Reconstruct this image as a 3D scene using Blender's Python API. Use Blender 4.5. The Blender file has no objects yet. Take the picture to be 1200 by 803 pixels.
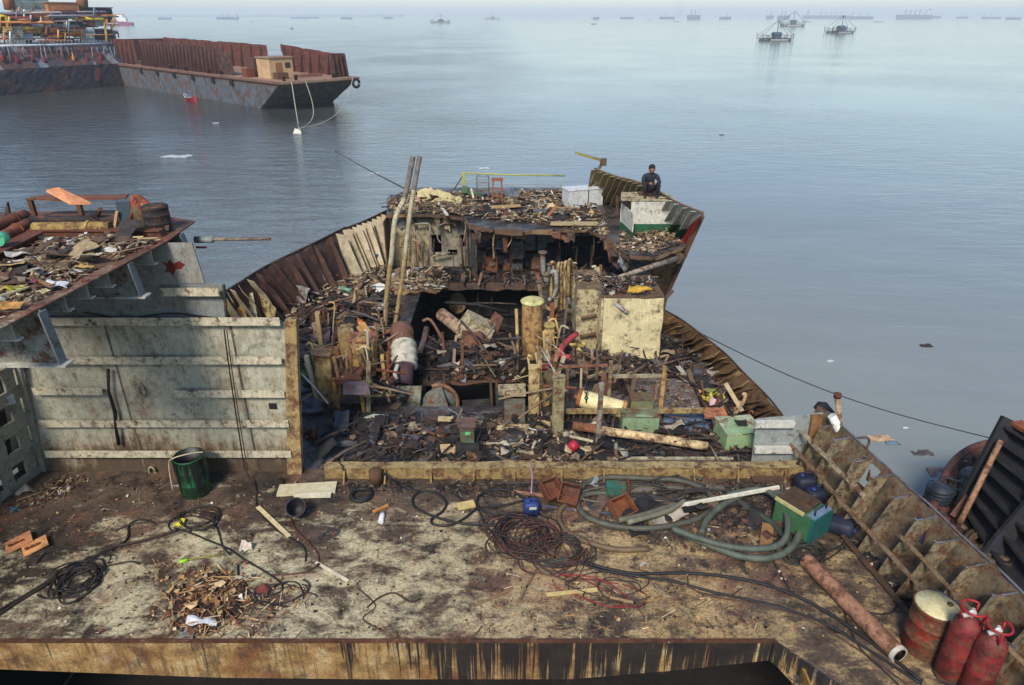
import bpy, math, random
from mathutils import Vector, Matrix, noise
R = math.radians
random.seed(7)
scene = bpy.context.scene
col = scene.collection

# ---------------------------------------------------------------- camera, sky, sun, exposure
H = 7.5                      # camera height above the ship's deck (deck is z = 0)
WZ = -4.5                    # water level
FPX, CU, CV = 800.0, 600.0, 401.5
PITCH = math.atan(383.0 / 800.0)
cam_d = bpy.data.cameras.new('camera'); cam = bpy.data.objects.new('camera', cam_d); col.objects.link(cam)
cam.location = (0, 0, H); cam.rotation_euler = (R(90) - PITCH, 0, 0)
cam_d.lens = 24; cam_d.sensor_width = 36; cam_d.clip_start = 0.1; cam_d.clip_end = 40000
scene.camera = cam

SUN_EL, SUN_AZ = 44, 196      # degrees; azimuth clockwise from +Y (behind the camera, a bit to the left)
w = bpy.data.worlds.new('World'); scene.world = w; w.use_nodes = True
nt = w.node_tree; nt.nodes.clear()
sky = nt.nodes.new('ShaderNodeTexSky'); sky.sky_type = 'NISHITA'; sky.sun_disc = False
sky.sun_elevation = R(SUN_EL); sky.sun_rotation = R(SUN_AZ)
sky.air_density = 1.2; sky.dust_density = .6; sky.ozone_density = 4.2; sky.altitude = 0
bg = nt.nodes.new('ShaderNodeBackground'); bg.inputs['Strength'].default_value = 0.115
wo = nt.nodes.new('ShaderNodeOutputWorld')
nt.links.new(sky.outputs[0], bg.inputs[0]); nt.links.new(bg.outputs[0], wo.inputs[0])
sd = bpy.data.lights.new('sun', 'SUN'); sd.energy = 3.0; sd.angle = R(14); sd.color = (1, .92, .80)
sun = bpy.data.objects.new('sun', sd); col.objects.link(sun)
az, el = R(SUN_AZ), R(SUN_EL)
dv = Vector((math.sin(az) * math.cos(el), math.cos(az) * math.cos(el), math.sin(el)))
sun.rotation_euler = dv.to_track_quat('Z', 'Y').to_euler()
vs = scene.view_settings
vs.view_transform = 'Standard'; vs.look = 'None'; vs.exposure = 0.72; vs.gamma = 1; vs.use_curve_mapping = False

# ---------------------------------------------------------------- pixel of the photo -> point of the place
SP, CP = math.sin(PITCH), math.cos(PITCH)
def _ray(u, v):
    a, b = (u - CU) / FPX, (v - CV) / FPX
    return a, CP - b * SP, -(SP + b * CP)
def P(u, v, z=0.0):
    a, f, d = _ray(u, v); t = (z - H) / d
    return Vector((a * t, f * t, z))
def PY(u, v, y):
    a, f, d = _ray(u, v); t = y / f
    return Vector((a * t, y, H + d * t))

# ---------------------------------------------------------------- helpers
def C(r, g, b):
    f = lambda x: (x / 255 / 12.92) if x / 255 <= .04045 else ((x / 255 + .055) / 1.055) ** 2.4
    return (f(r), f(g), f(b))
def vary(c, a=.15):
    k = 1 + random.uniform(-a, a); h = random.uniform(-a, a) * .3
    return (max(0, c[0] * k * (1 + h)), max(0, c[1] * k), max(0, c[2] * k * (1 - h)))
def nz(p, s=1.0):
    return noise.noise(Vector(p) * s)

class MB:
    """collects shapes; build() links them as one mesh object"""
    def __init__(s): s.v = []; s.f = []; s.c = []; s.m = []; s.sm = []
    def face(s, idx, c, mi=0, sm=False):
        s.f.append(idx); s.c.append(c); s.m.append(mi); s.sm.append(sm)
    def hexa(s, p, c, mi=0):
        b = len(s.v); s.v += [Vector(q) for q in p]
        for q in ((3, 2, 1, 0), (4, 5, 6, 7), (0, 1, 5, 4), (1, 2, 6, 5), (2, 3, 7, 6), (3, 0, 4, 7)):
            s.face([b + i for i in q], c, mi)
    def box(s, ctr, size, c, rot=None, mi=0):
        hx, hy, hz = size[0] / 2, size[1] / 2, size[2] / 2
        ctr = Vector(ctr)
        M = rot if rot is not None else Matrix.Identity(3)
        if isinstance(rot, (int, float)): M = Matrix.Rotation(rot, 3, 'Z')
        pts = [ctr + M @ Vector(q) for q in ((-hx, -hy, -hz), (hx, -hy, -hz), (hx, hy, -hz), (-hx, hy, -hz),
                                             (-hx, -hy, hz), (hx, -hy, hz), (hx, hy, hz), (-hx, hy, hz))]
        s.hexa(pts, c, mi)
    def bar(s, a, b, wd, ht, c, up=(0, 0, 1), mi=0):
        a, b = Vector(a), Vector(b); d = (b - a)
        if d.length < 1e-6: return
        L = d.length; d.normalize(); up = Vector(up)
        x = d.cross(up)
        if x.length < 1e-3: x = d.cross(Vector((0, 1, 0)))
        x.normalize(); y = x.cross(d).normalized()
        M = Matrix((x, d, y)).transposed()
        s.box((a + b) / 2, (wd, L, ht), c, M, mi)
    def tube(s, pts, r, c, n=8, caps=True, mi=0, sm=True, seg_c=None):
        pts = [Vector(p) for p in pts]; k = len(pts)
        rs = r if isinstance(r, (list, tuple)) else [r] * k
        rings = []; prev = None
        for i, p in enumerate(pts):
            d = (pts[min(i + 1, k - 1)] - pts[max(i - 1, 0)])
            if d.length < 1e-9: d = Vector((0, 0, 1))
            d.normalize()
            if prev is None:
                x = d.orthogonal().normalized()
            else:
                x = prev - d * prev.dot(d)
                if x.length < 1e-5: x = d.orthogonal()
                x.normalize()
            prev = x; y = d.cross(x); b = len(s.v); rings.append(b)
            for j in range(n):
                a = 2 * math.pi * j / n
                s.v.append(p + (x * math.cos(a) + y * math.sin(a)) * rs[i])
        for i in range(k - 1):
            cc = seg_c(i / (k - 1)) if seg_c else c
            for j in range(n):
                a, b2 = rings[i], rings[i + 1]; j2 = (j + 1) % n
                s.face([a + j, a + j2, b2 + j2, b2 + j], cc, mi, sm)
        if caps:
            s.face([rings[0] + j for j in range(n)][::-1], c, mi)
            s.face([rings[-1] + j for j in range(n)], c, mi)
    def pipe(s, a, b, r, wall, c, inner, n=14, mi=0, segs=6):
        """hollow pipe with an open, dark mouth"""
        a, b = Vector(a), Vector(b)
        pts = [a.lerp(b, i / segs) for i in range(segs + 1)]
        s.tube(pts, r, c, n, caps=False, mi=mi)
        i0 = len(s.v); s.tube(pts, r - wall, inner, n, caps=False, mi=mi)
        for e in (0, segs):
            for j in range(n):
                j2 = (j + 1) % n
                s.face([i0 - (segs + 1) * n + e * n + j, i0 - (segs + 1) * n + e * n + j2, i0 + e * n + j2, i0 + e * n + j], c, mi)
    def lathe(s, prof, c, ctr=(0, 0, 0), n=20, mi=0, sm=True, axis=None, cf=None):
        ctr = Vector(ctr); M = axis if axis is not None else Matrix.Identity(3)
        b = len(s.v)
        for (r, z) in prof:
            for j in range(n):
                a = 2 * math.pi * j / n
                s.v.append(ctr + M @ Vector((r * math.cos(a), r * math.sin(a), z)))
        for i in range(len(prof) - 1):
            for j in range(n):
                j2 = (j + 1) % n
                s.face([b + i * n + j, b + i * n + j2, b + (i + 1) * n + j2, b + (i + 1) * n + j], cf(i) if cf else c, mi, sm)
        if prof[0][0] > 1e-4: s.face([b + j for j in range(n)][::-1], cf(0) if cf else c, mi)
        if prof[-1][0] > 1e-4: s.face([b + (len(prof) - 1) * n + j for j in range(n)], cf(len(prof) - 2) if cf else c, mi)
    def sheet(s, p00, p10, p11, p01, c, nx=8, ny=6, amp=.02, th=.012, freq=1.5, ragged=0.0, mi=0, cf=None, curve=0.0, hole=None):
        """a dented plate between four corners; cf(u,v)->colour; hole(u,v)->True leaves a cell out"""
        p00, p10, p11, p01 = map(Vector, (p00, p10, p11, p01))
        nrm = (p10 - p00).cross(p01 - p00).normalized()
        b = len(s.v); sd = random.uniform(0, 90)
        G = []
        for j in range(ny + 1):
            for i in range(nx + 1):
                u, v = i / nx, j / ny
                vv = v
                if ragged and j == ny: vv = v - abs(noise.noise(Vector((u * 9 + sd, sd, 1)))) * ragged * 2
                if ragged and (i == nx): u = u - abs(noise.noise(Vector((v * 7 + sd, sd, 4)))) * ragged
                p = p00.lerp(p10, u).lerp(p01.lerp(p11, u), vv)
                p = p + nrm * (noise.noise((p + Vector((sd, 0, 0))) * freq) * amp * 2 + curve * math.sin(math.pi * v))
                G.append(p)
        s.v += G; s.v += [p - nrm * th for p in G]; o = len(G); W_ = nx + 1
        cells = set((i, j) for i in range(nx) for j in range(ny) if not (hole and hole((i + .5) / nx, (j + .5) / ny)))
        for (i, j) in cells:
            q = [b + j * W_ + i, b + j * W_ + i + 1, b + (j + 1) * W_ + i + 1, b + (j + 1) * W_ + i]
            cc = cf((i + .5) / nx, (j + .5) / ny) if cf else c
            s.face(q, cc, mi); s.face([k + o for k in q][::-1], cc, mi)
            for (di, dj, e0, e1) in ((0, -1, 0, 1), (1, 0, 1, 2), (0, 1, 2, 3), (-1, 0, 3, 0)):
                if (i + di, j + dj) not in cells:
                    s.face([q[e0] + o, q[e1] + o, q[e1], q[e0]], cc, mi)
    def prism(s, poly, z0, z1, c, mi=0, c_side=None):
        b = len(s.v); n = len(poly)
        s.v += [Vector((p[0], p[1], z0)) for p in poly] + [Vector((p[0], p[1], z1)) for p in poly]
        s.face([b + i for i in range(n)][::-1], c_side or c, mi); s.face([b + n + i for i in range(n)], c, mi)
        for i in range(n):
            j = (i + 1) % n; s.face([b + i, b + j, b + n + j, b + n + i], c_side or c, mi)
    def slab(s, pts, off, c, mi=0):
        """polygon of 3D points given thickness by the vector off"""
        b = len(s.v); n = len(pts); off = Vector(off)
        s.v += [Vector(p) for p in pts] + [Vector(p) + off for p in pts]
        s.face([b + i for i in range(n)], c, mi); s.face([b + n + i for i in range(n)][::-1], c, mi)
        for i in range(n):
            j = (i + 1) % n; s.face([b + i, b + n + i, b + n + j, b + j], c, mi)
    def build(s, name, mats, parent=None, label=None, local=False):
        if not isinstance(mats, (list, tuple)): mats = [mats]
        o0 = Vector((0, 0, 0))
        if parent is not None and not local:
            q = parent
            while q is not None: o0 += q.location; q = q.parent
        me = bpy.data.meshes.new(name)
        me.from_pydata([tuple(p - o0) for p in s.v], [], s.f)
        for m in mats: me.materials.append(m)
        me.polygons.foreach_set('material_index', s.m); me.polygons.foreach_set('use_smooth', s.sm)
        ca = me.color_attributes.new('Col', 'FLOAT_COLOR', 'CORNER'); buf = []
        for poly, cc in zip(me.polygons, s.c):
            buf += [cc[0], cc[1], cc[2], 1.0] * poly.loop_total
        ca.data.foreach_set('color', buf)
        me.validate(); me.update()
        ob = bpy.data.objects.new(name, me); col.objects.link(ob)
        if parent is not None: ob.parent = parent
        if label: ob['label'] = label
        return ob

def tag(o, label=None, cat=None, group=None, kind=None):
    if label: o['label'] = label
    if cat: o['category'] = cat
    if group: o['group'] = group
    if kind: o['kind'] = kind
    return o
def thing(name, loc, label, cat, group=None, rz=0):
    o = bpy.data.objects.new(name, None); col.objects.link(o); o.empty_display_size = .2
    o.location = loc; o.rotation_euler = (0, 0, rz)
    return tag(o, label, cat, group)
def kids(o): return [c for c in bpy.data.objects if c.parent == o]
def copy_tree(o, loc=None, rz=None, label=None, parent=None, scale=None):
    c = o.copy(); col.objects.link(c)
    if parent is not None: c.parent = parent
    if loc is not None: c.location = loc
    if rz is not None: c.rotation_euler = (0, 0, rz)
    if scale: c.scale = scale
    if label: c['label'] = label
    for k in kids(o): copy_tree(k, parent=c)
    return c
def spline(pts, n=6, closed=False):
    pts = [Vector(p) for p in pts]; out = []; k = len(pts)
    rng = k if closed else k - 1
    for i in range(rng):
        p1, p2 = pts[i], pts[(i + 1) % k]
        p0 = pts[(i - 1) % k] if (closed or i > 0) else p1
        p3 = pts[(i + 2) % k] if (closed or i < k - 2) else p2
        for j in range(n):
            t = j / n
            out.append(.5 * ((2 * p1) + (p2 - p0) * t + (2 * p0 - 5 * p1 + 4 * p2 - p3) * t * t + (3 * p1 - p0 - 3 * p2 + p3) * t ** 3))
    if not closed: out.append(pts[-1])
    return out

# ---------------------------------------------------------------- materials
def N(nt, typ, **kw):
    n = nt.nodes.new(typ)
    for k, v in kw.items(): setattr(n, k, v)
    return n
def ramp(nt, fac, stops, interp='LINEAR'):
    r = N(nt, 'ShaderNodeValToRGB'); nt.links.new(fac, r.inputs[0]); r.color_ramp.interpolation = interp
    e = r.color_ramp.elements
    while len(e) > 1: e.remove(e[-1])
    e[0].position = stops[0][0]; e[0].color = (*stops[0][1], 1)
    for p, c in stops[1:]:
        x = e.new(p); x.color = (*c, 1)
    return r.outputs[0]
def g(x): return (x, x, x)
def mixc(nt, f, a, b, bt='MIX'):
    m = N(nt, 'ShaderNodeMix', data_type='RGBA', blend_type=bt)
    for s_, val in ((m.inputs[0], f), (m.inputs[6], a), (m.inputs[7], b)):
        if isinstance(val, (float, int)): s_.default_value = val
        elif isinstance(val, tuple): s_.default_value = (*val, 1)
        else: nt.links.new(val, s_)
    return m.outputs[2]
def noise_n(nt, vec, scale, detail=4, rough=.6, stretch=None, off=(0, 0, 0), dist=0.0):
    mp = N(nt, 'ShaderNodeMapping'); nt.links.new(vec, mp.inputs[0])
    mp.inputs['Location'].default_value = off
    if stretch: mp.inputs['Scale'].default_value = stretch
    n = N(nt, 'ShaderNodeTexNoise'); nt.links.new(mp.outputs[0], n.inputs['Vector'])
    n.inputs['Scale'].default_value = scale; n.inputs['Detail'].default_value = detail; n.inputs['Roughness'].default_value = rough
    n.inputs['Distortion'].default_value = dist
    return n.outputs['Fac']
def math_n(nt, op, a, b=None, clamp=False):
    m = N(nt, 'ShaderNodeMath', operation=op, use_clamp=clamp)
    for i, v in enumerate((a, b)):
        if v is None: continue
        if isinstance(v, (int, float)): m.inputs[i].default_value = v
        else: nt.links.new(v, m.inputs[i])
    return m.outputs[0]
RUST_D, RUST_L, SOOT = (.045, .024, .016), (.27, .132, .058), (.012, .011, .011)
def coords(nt):
    tc = N(nt, 'ShaderNodeTexCoord'); oi = N(nt, 'ShaderNodeObjectInfo')
    va = N(nt, 'ShaderNodeVectorMath', operation='ADD'); sc = N(nt, 'ShaderNodeVectorMath', operation='SCALE')
    cb = N(nt, 'ShaderNodeCombineXYZ')
    for i in range(3): nt.links.new(oi.outputs['Random'], cb.inputs[i])
    nt.links.new(cb.outputs[0], sc.inputs[0]); sc.inputs['Scale'].default_value = 40
    nt.links.new(tc.outputs['Object'], va.inputs[0]); nt.links.new(sc.outputs[0], va.inputs[1])
    return va.outputs[0]
def grimy(name, rust=.4, soot=.3, streak=True, rough=.75, metal=0.0, bump=.5, scale=1.0, contrast=.5, spec=.3):
    """colour attribute Col under rust patches, vertical rust runs, grime and fine speckle"""
    m = bpy.data.materials.new(name); m.use_nodes = True; nt = m.node_tree; nt.nodes.clear()
    out = N(nt, 'ShaderNodeOutputMaterial'); bs = N(nt, 'ShaderNodeBsdfPrincipled'); nt.links.new(bs.outputs[0], out.inputs[0])
    vec = coords(nt)
    at = N(nt, 'ShaderNodeAttribute', attribute_name='Col')
    fine = noise_n(nt, vec, 26 * scale, 5, .7)
    med = noise_n(nt, vec, 3.2 * scale, 6, .68, dist=.4)
    big = noise_n(nt, vec, .8 * scale, 5, .6, off=(3, 7, 1))
    # base variation
    c0 = mixc(nt, ramp(nt, med, [(.25, g(0)), (.75, g(1))]), at.outputs['Color'], mixc(nt, 1.0, at.outputs['Color'], g(1 - contrast), 'MULTIPLY'))
    c0 = mixc(nt, .8, c0, ramp(nt, fine, [(.25, g(1 - contrast)), (.5, g(.95)), (.8, g(1 + contrast * .5))]), 'MULTIPLY')
    # rust patches
    rc = ramp(nt, noise_n(nt, vec, 9 * scale, 5, .7, off=(1, 2, 9)), [(.3, RUST_D), (.55, (.125, .056, .028)), (.75, RUST_L)])
    rs = noise_n(nt, vec, 2.3 * scale, 9, .76, off=(5, 1, 2), dist=.15)
    rm = ramp(nt, rs, [(max(0, .72 - rust * .50), g(0)), (min(1, .80 - rust * .48), g(1))])
    c1 = mixc(nt, rm, c0, rc)
    if streak:
        st = noise_n(nt, vec, 4.5 * scale, 5, .65, stretch=(2.2, 2.2, .22), off=(9, 4, 0))
        sm_ = ramp(nt, st, [(.60 - rust * .12, g(0)), (.80 - rust * .1, g(.6))])
        c1 = mixc(nt, sm_, c1, (.13, .055, .02))
        st2 = noise_n(nt, vec, 6.5 * scale, 4, .6, stretch=(2.5, 2.5, .15), off=(2, 8, 5))
        c1 = mixc(nt, ramp(nt, st2, [(.62 - soot * .12, g(0)), (.76, g(.5))]), c1, (.03, .025, .02))
    so = noise_n(nt, vec, 1.9 * scale, 9, .78, off=(8, 3, 6), dist=.15)
    sm2 = ramp(nt, so, [(max(0, .69 - soot * .46), g(0)), (min(1, .86 - soot * .42), g(.9))])
    c2 = mixc(nt, sm2, c1, SOOT)
    nt.links.new(c2, bs.inputs['Base Color'])
    nt.links.new(ramp(nt, rm, [(0, g(rough)), (1, g(.9))]), bs.inputs['Roughness'])
    bs.inputs['Metallic'].default_value = metal
    bs.inputs['Specular IOR Level'].default_value = spec
    bp = N(nt, 'ShaderNodeBump'); bp.inputs['Strength'].default_value = bump; bp.inputs['Distance'].default_value = .02
    nt.links.new(math_n(nt, 'ADD', math_n(nt, 'MULTIPLY', fine, .5), math_n(nt, 'ADD', math_n(nt, 'MULTIPLY', rs, .8), math_n(nt, 'MULTIPLY', big, .5))), bp.inputs['Height'])
    nt.links.new(bp.outputs[0], bs.inputs['Normal'])
    return m
M_WALL = grimy('weathered_paint', rust=.30, soot=.34, scale=2.4, bump=.35, contrast=.42)
M_OLD = grimy('rusty_paint', rust=.46, soot=.40, scale=2.2, contrast=.5)
M_RUST = grimy('scaly_rust', rust=.45, soot=.4, scale=1.4, contrast=.55, bump=.8, rough=.85)
M_BURNT = grimy('sooty_steel', rust=.35, soot=.85, scale=1.2, contrast=.6, bump=.6, rough=.8)
M_SCRAP = grimy('scrap', rust=.20, soot=.36, streak=False, scale=2.2, contrast=.6, bump=.5, rough=.8)
M_CLEAN = grimy('worn_paint', rust=.26, soot=.30, streak=True, scale=2.2, contrast=.4, bump=.25, rough=.5, spec=.4)
M_RUBBER = grimy('dusty_rubber', rust=.12, soot=.30, streak=False, scale=3, contrast=.5, bump=.3, rough=.6, spec=.35)
M_WOOD = grimy('weathered_wood', rust=.12, soot=.2, streak=False, scale=2.5, contrast=.45, bump=.4, rough=.85)
M_FAR = grimy('far_paint', rust=.32, soot=.22, scale=.12, contrast=.35, bump=.1, rough=.8)
M_FARB = grimy('far_small_paint', rust=.1, soot=.1, scale=.3, contrast=.2, bump=.05, rough=.7)
# ================================================================ SETTING
CREAM, GREY, OCHRE = C(196, 190, 165), C(182, 178, 156), C(165, 125, 60)
PALE = C(200, 190, 160); BEIGE = C(182, 165, 125); TAN = C(170, 140, 90)
BROWN = C(92, 62, 44); DBROWN = C(58, 42, 34); RUSTC = C(120, 62, 36); ORANGE = C(176, 88, 40)
BLACK = C(28, 28, 30); DARK = C(48, 48, 50); STEEL = C(95, 98, 104); WHITE = C(222, 222, 218)
SLATE = C(62, 62, 70)

# ---- water
def water_mat():
    m = bpy.data.materials.new('harbour_water'); m.use_nodes = True; nt = m.node_tree; nt.nodes.clear()
    out = N(nt, 'ShaderNodeOutputMaterial'); bs = N(nt, 'ShaderNodeBsdfPrincipled'); nt.links.new(bs.outputs[0], out.inputs[0])
    tc = N(nt, 'ShaderNodeTexCoord'); v = tc.outputs['Object']
    big = noise_n(nt, v, .012, 4, .55, stretch=(1, 2.2, 1), dist=.6)
    mid = noise_n(nt, v, .11, 5, .6, stretch=(1, 2.6, 1), dist=.8)
    c = ramp(nt, math_n(nt, 'ADD', math_n(nt, 'MULTIPLY', big, .6), math_n(nt, 'MULTIPLY', mid, .4)),
             [(.3, (.098, .110, .106)), (.55, (.136, .147, .138)), (.72, (.182, .184, .165))])
    # muddy shallows round the wreck and to the right, colour darkened out by the barge to deepen its reflection
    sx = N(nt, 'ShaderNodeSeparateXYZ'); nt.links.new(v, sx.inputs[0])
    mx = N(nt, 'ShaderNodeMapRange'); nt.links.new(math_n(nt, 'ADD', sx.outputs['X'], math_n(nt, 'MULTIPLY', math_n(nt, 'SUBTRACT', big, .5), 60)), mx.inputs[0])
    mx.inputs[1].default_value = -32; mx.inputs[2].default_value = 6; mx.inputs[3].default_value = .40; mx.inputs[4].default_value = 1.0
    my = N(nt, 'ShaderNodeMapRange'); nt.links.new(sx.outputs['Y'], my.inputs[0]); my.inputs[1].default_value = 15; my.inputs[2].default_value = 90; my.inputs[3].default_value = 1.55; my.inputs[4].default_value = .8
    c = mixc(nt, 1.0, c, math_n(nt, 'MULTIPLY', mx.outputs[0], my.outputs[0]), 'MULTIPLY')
    nt.links.new(c, bs.inputs['Base Color'])
    bs.inputs['Roughness'].default_value = .09; bs.inputs['Specular IOR Level'].default_value = .40; bs.inputs['IOR'].default_value = 1.33
    w1 = noise_n(nt, v, 1.3, 3, .55, stretch=(1, 2.4, 1), dist=.6)
    w2 = noise_n(nt, v, .33, 4, .6, stretch=(1, 2.8, 1), dist=.7, off=(4, 9, 0))
    calm = ramp(nt, noise_n(nt, v, .03, 3, .6, off=(20, 3, 0)), [(.35, g(.3)), (.65, g(1))])
    cr = N(nt, 'ShaderNodeMapRange'); nt.links.new(sx.outputs['X'], cr.inputs[0]); cr.inputs[1].default_value = -25; cr.inputs[2].default_value = 8; cr.inputs[3].default_value = 1.3; cr.inputs[4].default_value = .28
    calm = math_n(nt, 'MULTIPLY', calm, cr.outputs[0])
    h = math_n(nt, 'ADD', math_n(nt, 'MULTIPLY', w1, .09), math_n(nt, 'MULTIPLY', w2, .42))
    h = math_n(nt, 'MULTIPLY', h, calm)
    bp = N(nt, 'ShaderNodeBump'); bp.inputs['Strength'].default_value = .6; bp.inputs['Distance'].default_value = 1.0
    nt.links.new(h, bp.inputs['Height']); nt.links.new(bp.outputs[0], bs.inputs['Normal'])
    return m
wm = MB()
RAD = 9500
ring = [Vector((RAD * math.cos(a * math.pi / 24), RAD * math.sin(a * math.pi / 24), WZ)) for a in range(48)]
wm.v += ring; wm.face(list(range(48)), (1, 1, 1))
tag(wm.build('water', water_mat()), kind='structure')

# ---- deck materials: chalky paint, rust and oil over steel plate
def deck_mat(name, wet=False):
    m = bpy.data.materials.new(name); m.use_nodes = True; nt = m.node_tree; nt.nodes.clear()
    out = N(nt, 'ShaderNodeOutputMaterial'); bs = N(nt, 'ShaderNodeBsdfPrincipled'); nt.links.new(bs.outputs[0], out.inputs[0])
    tc = N(nt, 'ShaderNodeTexCoord'); v = tc.outputs['Object']
    sx = N(nt, 'ShaderNodeSeparateXYZ'); nt.links.new(v, sx.inputs[0])
    fine = noise_n(nt, v, 24, 6, .75); fine2 = noise_n(nt, v, 60, 3, .7, off=(4, 4, 4))
    n1 = noise_n(nt, v, 1.1, 8, .72, dist=.7); n2 = noise_n(nt, v, .55, 6, .65, off=(7, 2, 0), dist=.5)
    rot = N(nt, 'ShaderNodeMapping'); nt.links.new(v, rot.inputs[0]); rot.inputs['Rotation'].default_value = (0, 0, .75); rot.inputs['Scale'].default_value = (.75, 1.5, 1)
    n3 = noise_n(nt, rot.outputs[0], 2.2, 7, .75, dist=.5)           # brushed diagonal smears
    if wet:
        c = ramp(nt, n1, [(.3, (.020, .018, .018)), (.47, (.060, .048, .042)), (.6, (.115, .085, .066)), (.75, (.20, .155, .115))])
        c = mixc(nt, ramp(nt, n3, [(.48, g(0)), (.64, g(.7))]), c, (.15, .155, .18))  # blue-grey sheen of the wet plate painted into the colour
        c = mixc(nt, ramp(nt, noise_n(nt, v, 2.3, 6, .7, off=(1, 8, 3)), [(.52, g(0)), (.7, g(.8))]), c, (.13, .055, .025))
        oil = ramp(nt, noise_n(nt, v, .9, 5, .6, off=(11, 5, 2), dist=.8), [(.44, g(0)), (.53, g(1))])
        c = mixc(nt, math_n(nt, 'MULTIPLY', oil, .6), c, (.012, .012, .014))
    else:
        brown = ramp(nt, n2, [(.3, (.030, .022, .017)), (.5, (.095, .066, .046)), (.7, (.19, .125, .078))])
        # the yard's cargo dust: cream in the middle and left, ochre to the right
        xr = N(nt, 'ShaderNodeMapRange'); nt.links.new(sx.outputs['X'], xr.inputs[0]); xr.inputs[1].default_value = -3.0; xr.inputs[2].default_value = 2.0
        cream = mixc(nt, xr.outputs[0], (.56, .49, .31), (.46, .32, .15))
        # fewer chalk patches at the back and to the right
        yr = N(nt, 'ShaderNodeMapRange'); nt.links.new(sx.outputs['Y'], yr.inputs[0]); yr.inputs[1].default_value = 8.2; yr.inputs[2].default_value = 9.9; yr.inputs[4].default_value = .11
        rt = N(nt, 'ShaderNodeMapRange'); nt.links.new(sx.outputs['X'], rt.inputs[0]); rt.inputs[1].default_value = 1.5; rt.inputs[2].default_value = 5; rt.inputs[4].default_value = .05
        lt = N(nt, 'ShaderNodeMapRange'); nt.links.new(sx.outputs['X'], lt.inputs[0]); lt.inputs[1].default_value = -5.2; lt.inputs[2].default_value = -8; lt.inputs[4].default_value = .07
        mask = math_n(nt, 'ADD', math_n(nt, 'MULTIPLY', n3, .55), math_n(nt, 'MULTIPLY', n1, .5))
        mask = math_n(nt, 'SUBTRACT', mask, yr.outputs[0]); mask = math_n(nt, 'SUBTRACT', mask, rt.outputs[0]); mask = math_n(nt, 'SUBTRACT', mask, lt.outputs[0])
        c = mixc(nt, ramp(nt, mask, [(.465, g(0)), (.555, g(.9))]), brown, cream)
        red = ramp(nt, noise_n(nt, v, .8, 6, .7, off=(2, 12, 3), dist=.9), [(.53, g(0)), (.66, g(.7))])
        c = mixc(nt, red, c, (.23, .105, .065))
        oil = ramp(nt, noise_n(nt, v, 1.5, 8, .76, off=(13, 3, 1), dist=.6), [(.525, g(0)), (.63, g(.85))])
        c = mixc(nt, oil, c, (.016, .015, .017))
        c = mixc(nt, ramp(nt, n3, [(.28, g(.75)), (.45, g(0))]), c, (.035, .027, .022))
    c = mixc(nt, .85, c, ramp(nt, noise_n(nt, v, 4.5, 7, .75, off=(6, 6, 1)), [(.33, g(.30)), (.50, g(.95)), (.7, g(1.12))]), 'MULTIPLY')
    c = mixc(nt, .9, c, ramp(nt, fine, [(.30, g(.2)), (.46, g(.85)), (.7, g(1.4))]), 'MULTIPLY')
    c = mixc(nt, ramp(nt, fine2, [(.62, g(0)), (.7, g(.7))]), c, (.025, .02, .018))
    nt.links.new(c, bs.inputs['Base Color'])
    nt.links.new(ramp(nt, oil, [(0, g(.55 if wet else .78)), (1, g(.16 if wet else .5))]), bs.inputs['Roughness'])
    bs.inputs['Specular IOR Level'].default_value = .5 if wet else .25
    bp = N(nt, 'ShaderNodeBump'); bp.inputs['Strength'].default_value = .9; bp.inputs['Distance'].default_value = .03
    nt.links.new(math_n(nt, 'ADD', fine, n1), bp.inputs['Height']); nt.links.new(bp.outputs[0], bs.inputs['Normal'])
    return m
M_DECK, M_WET = deck_mat('stained_deck'), deck_mat('oily_deck', True)
G_ = (.5, .5, .5)
d = MB()
d.prism([(-9.4, 6.5), (3.47, 6.5), (4.25, 5.6), (4.9, 3.4), (5.0, 1.5), (6.75, 1.5), (6.25, 6.6), (5.62, 10.3), (-9.0, 10.3)], -.05, 0, G_)
for x_ in (-6.2, -2.1, 1.9): d.bar((x_, 6.5, .001), (x_ + .02, 10.1, .001), .025, .008, G_)
d.bar((-9.2, 8.15, .001), (5.7, 8.22, .001), .025, .008, G_)
tag(d.build('main_deck', M_DECK), kind='structure')
d = MB(); d.prism([(-9.6, -7), (6.9, -7), (6.8, 1.5), (-9.6, 1.5)], -.05, 0, G_)
tag(d.build('after_deck', M_DECK), kind='structure')

# ---- machinery deck round the open engine room
d = MB(); zt = -.02
HX0, HX1, HY0, HY1 = -2.75, .85, 12.55, 20.0
for poly in ([(-8.8, 10.3), (5.6, 10.3), (5.2, 12.0), (5.1, HY0), (-8.2, HY0)],
             [(-8.2, HY0), (HX0, HY0), (HX0, HY1), (-5.9, HY1), (-7.0, 16.4)],
             [(HX1, HY0), (5.1, HY0), (4.85, 13.9), (4.3, 16.5), (4.35, HY1), (HX1, HY1)],
             [(-5.9, HY1), (4.35, HY1), (3.7, 22.0), (-4.6, 22.6)]):
    d.prism(poly, zt - .06, zt, G_)
tag(d.build('machinery_deck', M_WET), kind='structure')
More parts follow.
